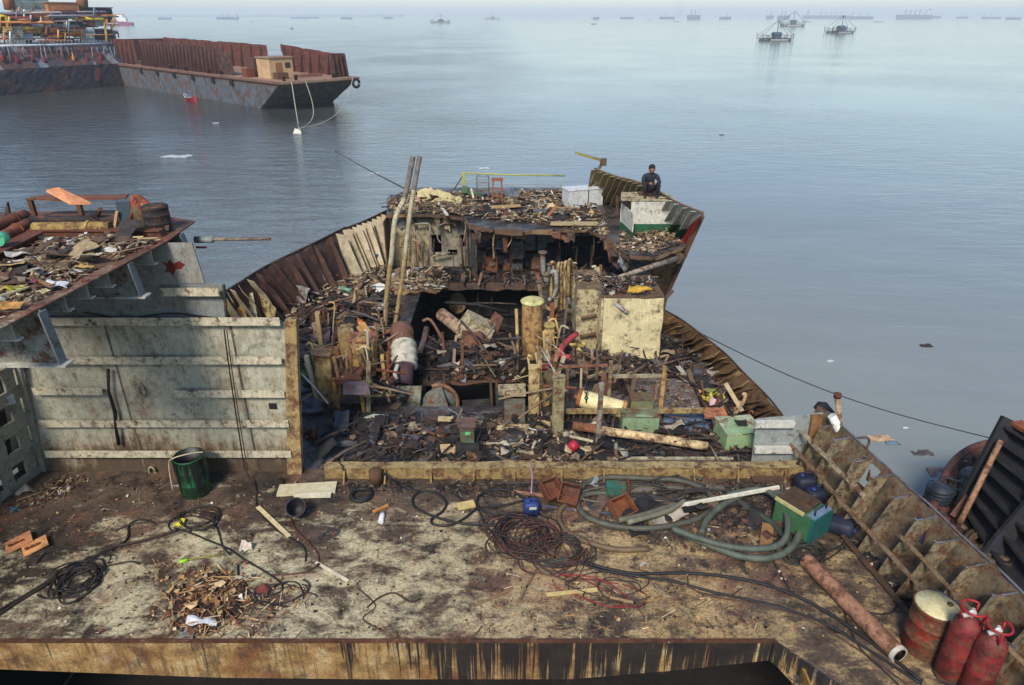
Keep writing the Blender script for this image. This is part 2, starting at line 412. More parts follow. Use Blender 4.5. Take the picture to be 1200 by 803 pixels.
# engine-room pit, black with soot
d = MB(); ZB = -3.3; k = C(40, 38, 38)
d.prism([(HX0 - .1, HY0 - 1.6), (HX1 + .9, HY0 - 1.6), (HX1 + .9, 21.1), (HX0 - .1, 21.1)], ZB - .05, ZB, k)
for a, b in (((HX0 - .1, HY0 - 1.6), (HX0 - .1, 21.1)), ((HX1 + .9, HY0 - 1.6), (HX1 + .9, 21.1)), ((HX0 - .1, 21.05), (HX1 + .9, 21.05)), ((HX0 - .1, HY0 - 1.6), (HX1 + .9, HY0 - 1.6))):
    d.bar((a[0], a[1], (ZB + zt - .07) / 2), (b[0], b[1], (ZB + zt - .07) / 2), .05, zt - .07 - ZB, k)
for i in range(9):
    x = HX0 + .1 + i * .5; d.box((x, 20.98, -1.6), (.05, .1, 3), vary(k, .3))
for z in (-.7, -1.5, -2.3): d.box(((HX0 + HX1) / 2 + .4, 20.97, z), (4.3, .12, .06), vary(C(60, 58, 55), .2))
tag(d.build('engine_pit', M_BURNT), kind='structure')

# ---- cargo hold below the front hatch
d = MB(); k = C(22, 21, 22)
d.prism([(-9.3, 1.0), (6.6, 1.0), (5.6, 11), (-8.6, 11)], -4.35, -4.3, k)
for a, b in (((-9.3, 1.6), (-8.7, 10.9)), ((-8.7, 10.9), (5.6, 10.9)), ((5.6, 10.9), (6.6, 1.6)), ((6.6, 1.55), (-9.3, 1.55))):
    d.bar((*a, -2.2), (*b, -2.2), .05, 4.2, k)
for i in range(12):
    d.box((-8.2 + i * 1.2, 10.8, -2.55), (.08, .16, 4.7), vary(C(50, 40, 34), .2))
    d.bar((-8.6 + i * 1.2, 6.6, -.17), (-8.6 + i * 1.2, 10.8, -.17), .06, .22, C(50, 40, 34))
tag(d.build('cargo_hold', M_BURNT), kind='structure')

# ================================================================ SHIP'S PLATING
def drip_mat():
    m = bpy.data.materials.new('tarry_ochre'); m.use_nodes = True; nt = m.node_tree; nt.nodes.clear()
    out = N(nt, 'ShaderNodeOutputMaterial'); bs = N(nt, 'ShaderNodeBsdfPrincipled'); nt.links.new(bs.outputs[0], out.inputs[0])
    tc = N(nt, 'ShaderNodeTexCoord'); v = tc.outputs['Object']
    sx = N(nt, 'ShaderNodeSeparateXYZ'); nt.links.new(v, sx.inputs[0])
    n1 = noise_n(nt, v, 3, 6, .7); n2 = noise_n(nt, v, 1.1, 5, .65, off=(3, 1, 4))
    c = ramp(nt, n1, [(.3, (.10, .055, .022)), (.5, (.34, .205, .075)), (.7, (.50, .40, .22))])
    c = mixc(nt, ramp(nt, n2, [(.5, g(0)), (.62, g(.8))]), c, (.17, .062, .022))
    c = mixc(nt, ramp(nt, noise_n(nt, v, 1.3, 5, .7, off=(9, 9, 4)), [(.58, g(0)), (.7, g(.6))]), c, (.33, .35, .33))
    c = mixc(nt, ramp(nt, noise_n(nt, v, 16, 4, .7, stretch=(1.5, 1, .10), off=(3, 2, 7)), [(.52, g(0)), (.62, g(.7))]), c, (.10, .058, .028))
    c = mixc(nt, ramp(nt, noise_n(nt, v, 2.2, 6, .75, off=(8, 1, 3)), [(.52, g(0)), (.64, g(.75))]), c, (.035, .026, .022))
    # tar runs: thin vertical streaks of uneven length hanging from the deck edge
    st = noise_n(nt, v, 22, 3, .65, stretch=(1.6, 1, .03)); md = noise_n(nt, v, 2.0, 3, .6, stretch=(1, 1, .01), off=(5, 0, 0))
    xr = N(nt, 'ShaderNodeMapRange'); nt.links.new(sx.outputs['X'], xr.inputs[0]); xr.inputs[1].default_value = -3.2; xr.inputs[2].default_value = -.5; xr.inputs[3].default_value = -.12; xr.inputs[4].default_value = .055
    zr = N(nt, 'ShaderNodeMapRange'); nt.links.new(sx.outputs['Z'], zr.inputs[0]); zr.inputs[1].default_value = -.75; zr.inputs[2].default_value = 0; zr.inputs[3].default_value = -.02; zr.inputs[4].default_value = .055
    st = math_n(nt, 'ADD', math_n(nt, 'MULTIPLY', st, .62), math_n(nt, 'MULTIPLY', noise_n(nt, v, 7, 3, .6, stretch=(1.6, 1, .05), off=(1, 7, 2)), .38))
    s = math_n(nt, 'ADD', math_n(nt, 'ADD', math_n(nt, 'MULTIPLY', st, .55), math_n(nt, 'MULTIPLY', md, .5)), math_n(nt, 'ADD', xr.outputs[0], zr.outputs[0]))
    c = mixc(nt, ramp(nt, s, [(.535, g(0)), (.575, g(.94))]), c, (.010, .010, .012))
    c = mixc(nt, .8, c, ramp(nt, noise_n(nt, v, 30, 4, .7), [(.3, g(.4)), (.55, g(1)), (.8, g(1.2))]), 'MULTIPLY')
    nt.links.new(c, bs.inputs['Base Color']); bs.inputs['Roughness'].default_value = .6
    bp = N(nt, 'ShaderNodeBump'); bp.inputs['Strength'].default_value = .4; bp.inputs['Distance'].default_value = .02
    nt.links.new(n1, bp.inputs['Height']); nt.links.new(bp.outputs[0], bs.inputs['Normal'])
    return m
M_DRIP = drip_mat()

# ---- hatch coaming (front edge of the deck)
hc = thing('hatch_coaming', (0, 6.5, 0), 'ochre hatch edge streaked with black tar below the front of the deck', 'hatch coaming')
f = MB(); prof = [(-9.4, -.30), (-7.2, -.52), (-5.8, -.60), (-4.0, -.70), (-2, -.73), (.8, -.73), (2.2, -.56), (3.47, -.36)]
pts = [Vector((-9.4, 6.497, .012)), Vector((3.47, 6.497, .012))] + [Vector((x, 6.497, z)) for x, z in prof[::-1]]
f.slab(pts[::-1], (0, -.03, 0), G_); f.build('face_plate', M_DRIP, hc)
f = MB(); f.slab([(3.5, 6.48, .012), (4.26, 5.6, .012), (4.95, 3.4, .012), (4.95, 3.4, -.5), (4.26, 5.6, -.5), (3.5, 6.48, -.36)], (-.02, -.02, 0), G_); f.build('side_plate', M_DRIP, hc)
f = MB(); f.bar((-9.4, 6.46, .02), (3.5, 6.46, .02), .05, .03, C(90, 55, 38)); f.build('edge_rail', M_RUST, hc)
for x in (3.75, 4.1):
    f = MB(); f.slab([(x, 6.3, -.1), (x, 5.75, -.1), (x, 6.2, -1.0), (x, 6.3, -1.0)], (.03, 0, 0), OCHRE); f.build('bracket', M_OLD, hc)

# ---- outer hull down to the water
hull_pts = [(-9.55, -7), (-9.5, 6), (-8.75, 11), (-7.15, 16), (-6.05, 19.8), (-4.6, 23.4), (-3.6, 25.0), (2.2, 25.0), (3.0, 23), (4.4, 18.6), (4.3, 16.6), (4.9, 13.9), (5.25, 11.6), (5.72, 10.4), (6.35, 6.3), (6.95, -7)]
h = MB(); L = len(hull_pts)
for i in range(L):
    a, b = hull_pts[i], hull_pts[(i + 1) % L]
    h.bar((*a, -2.85), (*b, -2.85), .03, 5.5, C(88, 60, 50))
hull = thing('wreck_hull', (0, 8, -2), 'rust brown hull of the half dismantled ship, dropping from its decks into the water', 'ship hull')
h.build('side_plating', M_RUST, hull)

# ---- grey bulkhead wall on the left
BY = 10.22
bk = thing('bulkhead_wall', (-6, BY, 0), 'tall grey steel bulkhead with rows of white stiffeners behind the green barrel', 'bulkhead')
pl = MB()
def bq(u, v): return PY(u, v, BY)
def wallpoly(pxs, th=.03):
    pl.slab([bq(*p) for p in pxs], (0, th, 0), GREY)
xl = -9.0
p1 = [Vector((xl, BY, 0)), Vector((bq(357, 557).x, BY, 0)), bq(334, 378), Vector((xl, BY, bq(334, 378).z))]
pl.slab(p1, (0, .03, 0), GREY)
zt1 = bq(334, 378).z
pl.slab([Vector((xl, BY, zt1 + .004)), bq(264, 375.5), bq(261, 333), Vector((xl, BY, bq(261, 333).z))], (0, .03, 0), C(132, 138, 136))
zt2 = bq(261, 333).z
zt3 = 4.318; e3 = bq(222, 272)
pl.slab([Vector((xl, BY, zt2 + .004)), bq(240, 332), Vector((e3.x, BY, zt3)), Vector((xl, BY, zt3))], (0, .03, 0), C(146, 146, 138))
def bulk_mat():
    m = grimy('stained_bulkhead', rust=.28, soot=.36, scale=2.4, bump=.35, contrast=.42); nt = m.node_tree
    bs = [n for n in nt.nodes if n.type == 'BSDF_PRINCIPLED'][0]; src = bs.inputs['Base Color'].links[0].from_socket
    tc = N(nt, 'ShaderNodeTexCoord'); sx = N(nt, 'ShaderNodeSeparateXYZ'); nt.links.new(tc.outputs['Object'], sx.inputs[0]); n1 = noise_n(nt, tc.outputs['Object'], 1.3, 8, .75, off=(2, 2, 2)); n2 = noise_n(nt, tc.outputs['Object'], 5, 6, .75, stretch=(1.6, 1, .35))
    zr = N(nt, 'ShaderNodeMapRange'); nt.links.new(sx.outputs['Z'], zr.inputs[0]); zr.inputs[1].default_value = .9; zr.inputs[2].default_value = 0; zr.inputs[3].default_value = 0; zr.inputs[4].default_value = .22
    f = math_n(nt, 'ADD', math_n(nt, 'ADD', math_n(nt, 'MULTIPLY', n1, .55), math_n(nt, 'MULTIPLY', n2, .45)), zr.outputs[0])
    c = mixc(nt, ramp(nt, f, [(.495, g(0)), (.62, g(.8))]), src, (.17, .105, .052)); c = mixc(nt, ramp(nt, f, [(.57, g(0)), (.68, g(.85))]), c, (.05, .032, .022)); c = mixc(nt, ramp(nt, noise_n(nt, tc.outputs['Object'], 14, 6, .8), [(.58, g(0)), (.66, g(.6))]), c, (.06, .042, .03))
    nt.links.new(c, bs.inputs['Base Color']); return m
M_BULK = bulk_mat(); pl.build('wall_plate', M_BULK, bk)
M_OLDW = grimy('streaked_rib', rust=.38, soot=.42, scale=3.2, contrast=.4)
def stiff(u0, v0, u1, v1, name='stiffener', dep=.10, hgt=.14):
    s = MB(); a, b = bq(u0, v0), bq(u1, v1); a.y -= dep / 2 + .001; b.y -= dep / 2 + .001
    zc = (a.z + b.z) / 2 - .05; a.z = zc; b.z = zc
    s.bar(a + Vector((0, .0, -.03)), b + Vector((0, 0, -.03)), dep, .018, C(150, 148, 135))
    a.y -= dep / 2 + .009; b.y -= dep / 2 + .009
    s.bar(a, b, .016, hgt, C(206, 196, 168)); s.build(name, M_OLDW, bk)
for q in ((191, 336, 259, 336), (51, 369, 330, 372), (71, 414, 332, 418), (42, 452, 123, 452), (207, 455, 335, 455), (50, 489, 340, 491), (56, 524, 343, 527)): stiff(*q)
s = MB(); a, b = bq(345, 557), bq(340, 373)
a.y -= .07; b.y -= .07; a.z = 0
s.sheet(a + Vector((-.09, -.02, 0)), a + Vector((.17, -.02, 0)), b + Vector((.12, -.02, 0)), b + Vector((-.06, -.02, 0)), C(176, 148, 100), 3, 14, .012, .14); s.build('edge_post', M_OLD, bk)
s = MB(); a = bq(262, 334); b = bq(266, 377); s.bar(a, b, .03, .06, C(60, 70, 60), up=(0, 1, 0)); s.build('upper_edge', M_OLD, bk)
s = MB(); s.tube([bq(130, 430) + Vector((0, -.09, 0)), bq(131, 455) + Vector((0, -.10, 0)), bq(138, 480) + Vector((0, -.09, 0)), bq(140, 500) + Vector((0, -.11, 0)), bq(142, 518) + Vector((0, -.08, 0))], [.028, .022, .034, .026, .034], BLACK, 6); s.build('tar_lump', M_RUBBER, bk)
s = MB()
for (u, v) in ((167, 456), (180, 551)):
    c0 = bq(u, v); s.tube([c0 + Vector((math.cos(t * .785) * .06, -.05, math.sin(t * .785) * .11)) for t in range(9)], .02, C(150, 140, 115), 6)
    s.build('pad_eye', M_WALL, bk); s = MB()
s = MB(); c0 = bq(320, 476); s.box(c0 + Vector((0, -.004, 0)), (.14, .006, .12), BLACK); s.build('cut_hole', M_BURNT, bk)
s = MB(); rp = [(190, 306), (196, 309), (199, 304), (203, 309), (210, 306), (217, 310), (213, 315), (206, 316), (203, 323), (198, 318), (192, 320), (196, 314)]
s.slab([bq(*p) + Vector((0, -.003, 0)) for p in rp], (0, .002, 0), C(110, 35, 26)); s.build('primer_patch', M_WALL, bk)
s = MB(); s.tube(spline([bq(100, 365) + Vector((0, -.05, 0)), bq(150, 372) + Vector((0, -.05, 0)), bq(200, 366) + Vector((0, -.05, 0)), bq(262, 372) + Vector((0, -.05, 0))], 5), .012, BLACK, 5); s.build('crack_seam', M_RUBBER, bk)

# ---- left lattice panel (side frames with lightening openings)
lp = thing('lattice_panel', P(20, 570, 0), 'leaning grey panel cut with rows of rounded square holes at the far left', 'steel panel')
Q00, Q10 = P(-40, 620, 0), P(50, 552, 0)
Q11 = PY(18, 425, 10.1); Q01 = Q11 + (Q00 - Q10)
s = MB()
def lhole(u, v):
    cu, cv = (u * 3.2 + .2) % 1, (v * 4) % 1
    return .26 < cu < .88 and .24 < cv < .86
s.sheet(Q00, Q10, Q11, Q01, C(150, 146, 128), 40, 48, .004, .05, hole=lhole); s.build('pierced_plate', M_WALL, lp)
nrm = (Q10 - Q00).cross(Q01 - Q00).normalized()
s = MB(); o = -nrm * .45; s.sheet(Q00 + o, Q10 + o, Q11 + o, Q01 + o, C(78, 84, 84), 6, 8, .02, .02); s.build('back_plate', M_OLD, lp)
s = MB(); s.bar(Q10 + nrm * .03, Q11 + nrm * .03, .05, .10, C(150, 146, 128), up=nrm); s.build('edge_flange', M_WALL, lp)
s = MB(); s.bar(PY(-20, 478, 9.6), PY(17, 467, 9.9), .05, .16, C(170, 172, 168)); s.build('shelf_bar', M_WALL, lp)

# ---- raised deck at the left, with its beams
ZR = 4.35
RD = [P(-60, 420, ZR), P(0, 385, ZR), P(100, 333, ZR), P(195, 283, ZR), P(229, 259, ZR), P(150, 246, ZR), P(-60, 250, ZR)]
d = MB(); d.prism([(p.x, p.y) for p in RD], ZR - .02, ZR, G_, c_side=C(150, 155, 165))
def rdeck_mat():
    m = deck_mat('red_rusty_deck', False); nt = m.node_tree
    bs = [n for n in nt.nodes if n.type == 'BSDF_PRINCIPLED'][0]
    src = bs.inputs['Base Color'].links[0].from_socket
    tc = N(nt, 'ShaderNodeTexCoord'); n1 = noise_n(nt, tc.outputs['Object'], 1.7, 7, .75, off=(3, 3, 8), dist=.6)
    c = mixc(nt, ramp(nt, n1, [(.40, g(1)), (.62, g(.15))]), src, ramp(nt, noise_n(nt, tc.outputs['Object'], 14, 4, .7), [(.3, (.07, .03, .02)), (.55, (.19, .075, .045)), (.75, (.30, .15, .09))]))
    nt.links.new(c, bs.inputs['Base Color']); return m
tag(d.build('raised_deck', rdeck_mat()), kind='structure')
rb = thing('deck_framing', (-5.6, 8.8, ZR - .03), 'grey beams and bracket plates hanging under the edge of the raised deck', 'deck beams')
e0, e1 = RD[1], RD[4]
def edge_at(y): 
    t = (y - e0.y) / (e1.y - e0.y); return e0.lerp(e1, t)
for i, (u, v) in enumerate(((14, 378), (76, 345), (102, 331), (127, 318), (178, 293))):
    p = P(u, v, ZR); s = MB()
    s.bar((p.x - .02, p.y, ZR - .12), (p.x - 3.0, p.y, ZR - .12), .02, .2, C(150, 150, 138)); s.bar((p.x, p.y + .05, ZR - .23), (p.x - 3.0, p.y + .05, ZR - .23), .10, .02, C(190, 188, 175))
    s.build('beam', M_WALL, rb)
for (u, v, dz) in ((48, 362, .72), (152, 306, .52), (212, 272, .3)):
    p = P(u, v, ZR); s = MB()
    s.slab([(p.x - .02, p.y, ZR - .02), (p.x + .05, p.y, ZR - dz), (p.x - 1.1, p.y, ZR - dz), (p.x - 3, p.y, ZR - dz * .7), (p.x - 3, p.y, ZR - .02)], (0, .025, 0), C(150, 150, 136))
    s.build('web_plate', M_OLD, rb)
    s = MB(); s.bar((p.x + .14, p.y, ZR - dz - .01), (p.x - 1.1, p.y, ZR - dz - .01), .20, .02, C(200, 196, 180)); s.bar((p.x - .0, p.y, ZR - .03), (p.x + .06, p.y, ZR - dz), .14, .02, C(120, 125, 125), up=(1, 0, 0))
    s.build('flange', M_WALL, rb)
s = MB(); s.slab([Vector((-9.35, 3, .0)), Vector((-9.3, 10.2, .0)), Vector((-9.3, 10.2, ZR - .03)), Vector((-9.35, 3, ZR - .03))], (-.03, 0, 0), GREY); s.build('side_plate', M_WALL, rb)

for u_ in (28, 160, 292):
    s = MB(); a, b = bq(u_ + 12, 555), bq(u_, 380); s.bar(Vector((a.x, BY - .004, .0)), Vector((a.x, BY - .004, zt1 - .01)), .03, .012, C(120, 116, 100), up=(0, 1, 0)); s.build('weld_seam', M_OLD, bk)
# ---- coaming beam between the two decks
cb = thing('deck_coaming', (0, 10.3, 0), 'low yellow rusty beam running across the deck from the grey wall to the right side', 'coaming beam')
def coam_z(u, v): return max(.02, PY(u, v, 10.25).z)
a, b = PY(385, 548, 10.25), PY(935, 546, 10.25)
s = MB(); s.sheet((a.x, 10.0, .0), (b.x, 10.0, .0), (b.x, 10.0, .25), (a.x, 10.0, .25), C(166, 140, 90), 60, 3, .022, .02, freq=2.2); s.build('web', M_OLD, cb)
s = MB(); s.sheet((a.x, 9.98, .262), (b.x, 9.98, .262), (b.x, 10.16, .262), (a.x, 10.16, .262), C(170, 150, 104), 60, 3, .02, .02, ragged=.06); s.build('top_flange', M_OLD, cb)
for i in range(13):
    x = a.x + .3 + i * .78 + random.uniform(-.1, .1); s = MB()
    s.slab([(x, 9.99, .0), (x, 9.84 + random.uniform(-.04, .06), .0), (x, 9.97, .23)], (.025, 0, 0), TAN); s.build('bracket', M_OLD, cb)

# ---- right near side: plate, frames and stringers
def side_pt(t, z):
    """t from 0 (far, by the grey panel) to 1 (near, right edge of the picture)"""
    y = 10.45 - t * 7.0
    xb = 5.20 + t * 1.02; xt = 5.60 + t * 1.05
    k = z / 1.15
    return Vector((xb + (xt - xb) * k, y, z))
M_FRAME = grimy('speckled_frame', rust=.48, soot=.50, scale=3.6, contrast=.5)
ns = thing('side_shell', side_pt(.5, 0), 'near ship side with pale frame plates and rusty rails, beside the red drum', 'ship side')
s = MB()
def shole(u, v): return (.155 < u < .20 and .55 < v < .9) or (.30 < u < .325 and .62 < v < .85)
s.sheet(side_pt(1.3, -.0), side_pt(-.03, -.0), side_pt(-.03, 1.13), side_pt(1.3, 1.13), C(120, 106, 84), 60, 12, .012, .014, hole=lambda u, v: shole(1 - u, v))
s.build('shell_plate', M_OLD, ns)
s = MB(); pts = [side_pt(1.3 - 1.33 * i / 30, 1.15) + Vector((nz((i, 0, 0), .7) * .03, 0, nz((i, 5, 0), .7) * .03)) for i in range(31)]
s.tube(pts, .018, C(110, 112, 118), 6); s.build('top_edge', M_OLD, ns)
us = [(988, 497), (1006, 512), (1027, 537), (1049, 556), (1068, 579), (1089, 605), (1111, 631), (1138, 660), (1166, 693), (1192, 729), (1222, 770), (1260, 825)]
for i, (u, v) in enumerate(us):
    # find t whose top edge projects closest
    tt = min((j / 400 for j in range(0, 500)), key=lambda t: abs((lambda p: P(u, v, 1.13).y - p.y)(side_pt(t, 1.13))))
    o = side_pt(tt, 1.10); bt = side_pt(tt, .01); wtop, wbot = .31 + random.uniform(-.03, .03), .34 + random.uniform(-.04, .04)
    s = MB(); pc = vary(C(146, 134, 106), .14)
    q00 = Vector((bt.x - wbot * .8, bt.y - .02, .0)); q10 = Vector((bt.x - .01, bt.y, .0)); q11 = Vector((o.x - .012, o.y, 1.10)); q01 = Vector((o.x - wtop, o.y - .02, 1.08))
    s.sheet(q00, q10, q11, q01, pc, 5, 10, .02, .014, cf=None); s.build('frame_plate', M_FRAME, ns)
    s = MB(); s.tube([q01 + Vector((-.03, 0, .03)), q01 + Vector((0, -.01, .0)), q11 + Vector((0, 0, .02))], .013, C(120, 126, 138), 5); s.build('frame_edge', M_OLD, ns)
def rail(z, off, t0, t1, wd=.13, c=C(120, 88, 66)):
    s = MB(); k = 16; P_ = [side_pt(t0 + (t1 - t0) * i / k, z) + Vector((-off + nz((i, z * 9, 3), .6) * .03, 0, nz((i, z * 7, 0), .6) * .03)) for i in range(k + 1)]
    for i in range(k): s.bar(P_[i], P_[i + 1], .02, wd, vary(c, .12), up=(0.5, 0, 1))
    s.build('stringer', M_OLD, ns)
rail(.80, .33, .02, .28, .07, C(166, 154, 126)); rail(.78, .33, .40, 1.1, .05, C(140, 118, 90)); rail(.46, .30, -.02, 1.2, .06, C(136, 112, 86)); rail(.08, .29, .0, 1.2, .07, C(84, 64, 52))
# ---- grey end panel joining the side to the coaming
ep = thing('end_panel', PY(920, 540, 10.5), 'grey steel end panel with two white bars beside the pale green cabinet', 'steel panel')
s = MB(); q = [Vector((PY(881, 540, 10.42).x, 10.42, .0)), Vector((PY(948, 560, 10.42).x, 10.42, .0)), PY(965, 484, 10.42), PY(887, 491, 10.42)]
s.sheet(*q, C(150, 156, 152), 8, 6, .01, .02); s.build('panel_plate', M_WALL, ep)
for v in (497, 527):
    s = MB(); s.bar(PY(884, v, 10.36), PY(931, v, 10.36), .09, .12, C(205, 202, 188)); s.build('stiffener', M_WALL, ep)
s = MB(); s.sheet(PY(942, 553, 10.34), PY(952, 553, 10.34), PY(965, 487, 10.34), PY(952, 487, 10.34), C(150, 110, 70), 2, 6, .01, .04); s.build('edge_post', M_OLD, ep)

# ---- right far side: cut-down shell with twisted frames
TR = [P(918, 489, .62), P(900, 466, .66), P(870, 436, .62), P(850, 415, .62), P(820, 391, .6), P(797, 374, .5), P(775, 362, .3)]
BRr = [P(892, 502, 0), P(868, 478, 0), P(846, 452, 0), P(826, 428, 0), P(800, 402, 0), P(782, 388, 0), P(770, 378, 0)]
rs_ = thing('side_shell', P(840, 440, 0), 'cut down far right ship side with twisted rusty frames, meeting the open water', 'ship side')
def strip(mb, bot, top, c, amp=.03, th=.015, n=4, cf=None):
    for i in range(len(bot) - 1):
        mb.sheet(bot[i], bot[i + 1], top[i + 1], top[i], c, n, 5, amp, th, cf=cf)
s = MB(); strip(s, BRr, TR, C(120, 92, 62)); s.build('shell_plate', M_RUST, rs_)
def along(pts, t):
    x = t * (len(pts) - 1); i = min(int(x), len(pts) - 2); return pts[i].lerp(pts[i + 1], x - i)
for i in range(20):
    t = (i + .5) / 20; b_, t_ = along(BRr, t), along(TR, t); inn = Vector((-.20, .02, 0)); s = MB(); c = vary(random.choice([C(150, 120, 80), C(110, 80, 55), C(80, 62, 48), C(165, 140, 95)]), .15)
    j = random.uniform(-.12, .12)
    s.sheet(b_ + inn * 1.3 + Vector((0, j, .0)), b_ + Vector((-.02, 0, 0)), t_ + Vector((-.02, 0, -.02)), t_ + inn * random.uniform(.4, 1) + Vector((0, j * .6, random.uniform(-.15, .02))), c, 3, 5, .03, .015, freq=3)
    s.build('frame_plate', M_RUST, rs_)
s = MB(); s.tube([p + Vector((0, 0, .01)) for p in spline(TR, 4)], .02, C(64, 44, 38), 6); s.build('top_edge', M_RUST, rs_)

# ---- left side: shell, frames
TL = [P(200, 372, 1.3), P(265, 341, 1.3), P(310, 313, 1.3), P(364, 287, 1.35), P(402, 268, 1.35), P(404, 268, 1.3), P(430, 258, 1.35), P(455, 246, 1.4)]
BL = [P(235, 415, 0), P(295, 388, 0), P(345, 361, 0), P(386, 341, 0), P(418, 321, 0), P(419, 320, 0), P(438, 311, 0), P(460, 300, 0)]
ls = thing('side_shell', P(360, 340, 0), 'left ship side with wide brown and beige frames leaning outward behind the grey wall', 'ship side')
s = MB(); strip(s, BL, TL, C(84, 62, 56)); s.build('shell_plate', M_RUST, ls)
nfr = 27
for i in range(nfr):
    t = .12 + .86 * i / nfr; b_, t_ = along(BL, t), along(TL, t)
    mid_brown = .36 < t < .52
    c = vary(C(92, 70, 66) if mid_brown or .22 < t < .36 else C(180, 164, 132), .14)
    s = MB(); inn = Vector((.30, -.13, 0)) if t > .52 else Vector((.19, -.10, 0)); j = random.uniform(-.05, .05) * (0 if mid_brown else 2)
    if mid_brown and i % 2: continue
    s.sheet(b_ + inn * 1.5 + Vector((j, 0, 0)), b_ + Vector((.02, -.01, 0)), t_ + Vector((.02, -.01, -.02)), t_ + inn * (.8 + j) + Vector((j, 0, -.04)), c, 3, 6, .02 if mid_brown else .04, .015, freq=2)
    s.build('frame_plate', M_RUST if mid_brown else M_CLEAN, ls)
s = MB(); s.tube([p + Vector((0, 0, .01)) for p in spline(TL, 3)], .025, C(70, 66, 66), 6); s.build('top_edge', M_RUST, ls)
# beige lining torn off the side near the grey wall
for k, (pa, pb, pc_, pd, cc) in enumerate((((266, 372), (290, 374), (283, 352), (264, 350), C(190, 140, 84)), ((291, 374), (303, 378), (296, 343), (286, 347), C(186, 176, 140)),
                                         ((318, 383), (322, 362), (304, 345), (300, 352), C(196, 178, 126)))):
    s = MB(); y0 = 15.9 + k * .35; s.sheet(PY(*pa, y0), PY(*pb, y0), PY(*pc_, y0 + .5), PY(*pd, y0 + .5), cc, 4, 5, .03, .02); s.build('lining_panel', M_OLD, ls)
# ================================================================ BURNT DECKHOUSE
ZD = 1.85; FY = 21.0
dh = thing('deckhouse', (0, FY, 0), 'burnt out open fronted deckhouse under the debris covered upper deck', 'deckhouse')
near = [(453, 252), (478, 251), (520, 252), (545, 256), (552, 264), (580, 268), (615, 270), (655, 268), (690, 270), (712, 278), (724, 290), (738, 299), (768, 301), (804, 288)]
NE = [P(u, v, ZD) for u, v in near]
far_ = [Vector((4.8, 18.9, ZD)), Vector((4.3, 20.6, ZD)), Vector((3.0, 23.2, ZD)), Vector((2.2, 24.9, ZD)), Vector((-3.6, 24.9, ZD)), Vector((-4.3, 23.3, ZD))]
d = MB(); d.prism([(p.x, p.y) for p in NE + far_], ZD - .07, ZD, G_, c_side=C(60, 50, 44))
tag(d.build('upper_deck', M_WET), kind='structure')
# ragged fascia hanging under the roof edge
s = MB()
for i in range(len(NE) - 1):
    a, b = NE[i] + Vector((0, -.012, 0)), NE[i + 1] + Vector((0, -.012, 0)); dz = .10 + .08 * (i in (4, 5, 6, 9, 10))
    k = max(2, int((b - a).length * 5))
    s.sheet(a, b, b - Vector((0, 0, dz)), a - Vector((0, 0, dz)), C(105, 82, 64) if i % 3 else C(150, 122, 86), k, 3, .015, .02, ragged=.35, freq=3)
s.build('roof_edge', M_RUST, dh)
# back wall with holes burnt and cut through it
WX0, WX1 = -3.95, 3.45
def whole(u, v):
    x = WX0 + (WX1 - WX0) * u; z = v * (ZD - .08)
    for (u0, v0, u1, v1) in ((505, 276, 518, 295), (541, 275, 548, 289), (525, 291, 536, 300)):
        a, b = PY(u0, v1, FY + .5), PY(u1, v0, FY + .5)
        if a.x < x < b.x and a.z < z < b.z: return True
    return False
def wcol(u, v):
    x = WX0 + (WX1 - WX0) * u
    if x < -1.35: return C(176, 160, 128) if x < -2.4 else C(150, 142, 124)
    if x < 1.35: return C(150, 150, 150)
    return C(50, 54, 66)
s = MB(); s.sheet((WX0, FY + .5, 0), (WX1, FY + .5, 0), (WX1, FY + .5, ZD - .08), (WX0, FY + .5, ZD - .08), G_, 72, 18, .012, .03, cf=wcol, hole=whole)
s.build('back_wall', grimy('scorched_wall', rust=.3, soot=.42, scale=1.3, contrast=.5), dh)
s = MB(); s.slab([(WX0, 20.6, 0), (WX0, 24.5, 0), (WX0, 24.5, ZD - .08), (WX0, 20.6, ZD - .08)], (-.03, 0, 0), C(110, 90, 70)); s.build('side_wall', M_OLD, dh)
s = MB(); s.slab([(-3.95, 24.4, 0), (3, 24.4, 0), (3, 24.4, ZD - .08), (-3.95, 24.4, ZD - .08)], (0, .03, 0), C(70, 60, 56)); s.build('rear_wall', M_BURNT, dh)
s = MB(); s.slab([(WX1, FY + .45, 0), (3.35, 24.0, 0), (3.35, 24.0, ZD - .08), (WX1, FY + .45, ZD - .08)], (-.03, 0, 0), C(90, 84, 80)); s.build('side_wall', M_BURNT, dh)
# partitions and pillars
def post(u, v0, v1, y, w_, c, name='pillar', mat=None):
    a, b = PY(u, v0, y), PY(u, v1, y); a.x = b.x = (a.x + b.x) / 2; s = MB()
    s.bar(a, b, w_, w_ * .9, c, up=(0, 1, 0)); s.build(name, mat or M_BURNT, dh)
post(556, 328, 262, FY - .5, .16, C(150, 145, 135)); post(549, 326, 262, FY - .3, .06, C(120, 112, 100)); post(655, 322, 272, FY - .5, .10, C(66, 66, 70)); post(738, 315, 300, FY - 1, .08, C(120, 100, 80))
s = MB(); s.slab([(1.38, 20.4, 0), (1.38, FY + .45, 0), (1.38, FY + .45, ZD - .09), (1.38, 20.4, ZD - .09)], (.03, 0, 0), C(60, 62, 70)); s.build('partition', M_BURNT, dh)
s = MB(); s.slab([(-1.3, 20.7, 0), (-1.3, FY + .45, 0), (-1.3, FY + .45, ZD - .09), (-1.3, 20.7, ZD - .09)], (.03, 0, 0), C(100, 95, 85)); s.build('partition', M_BURNT, dh)
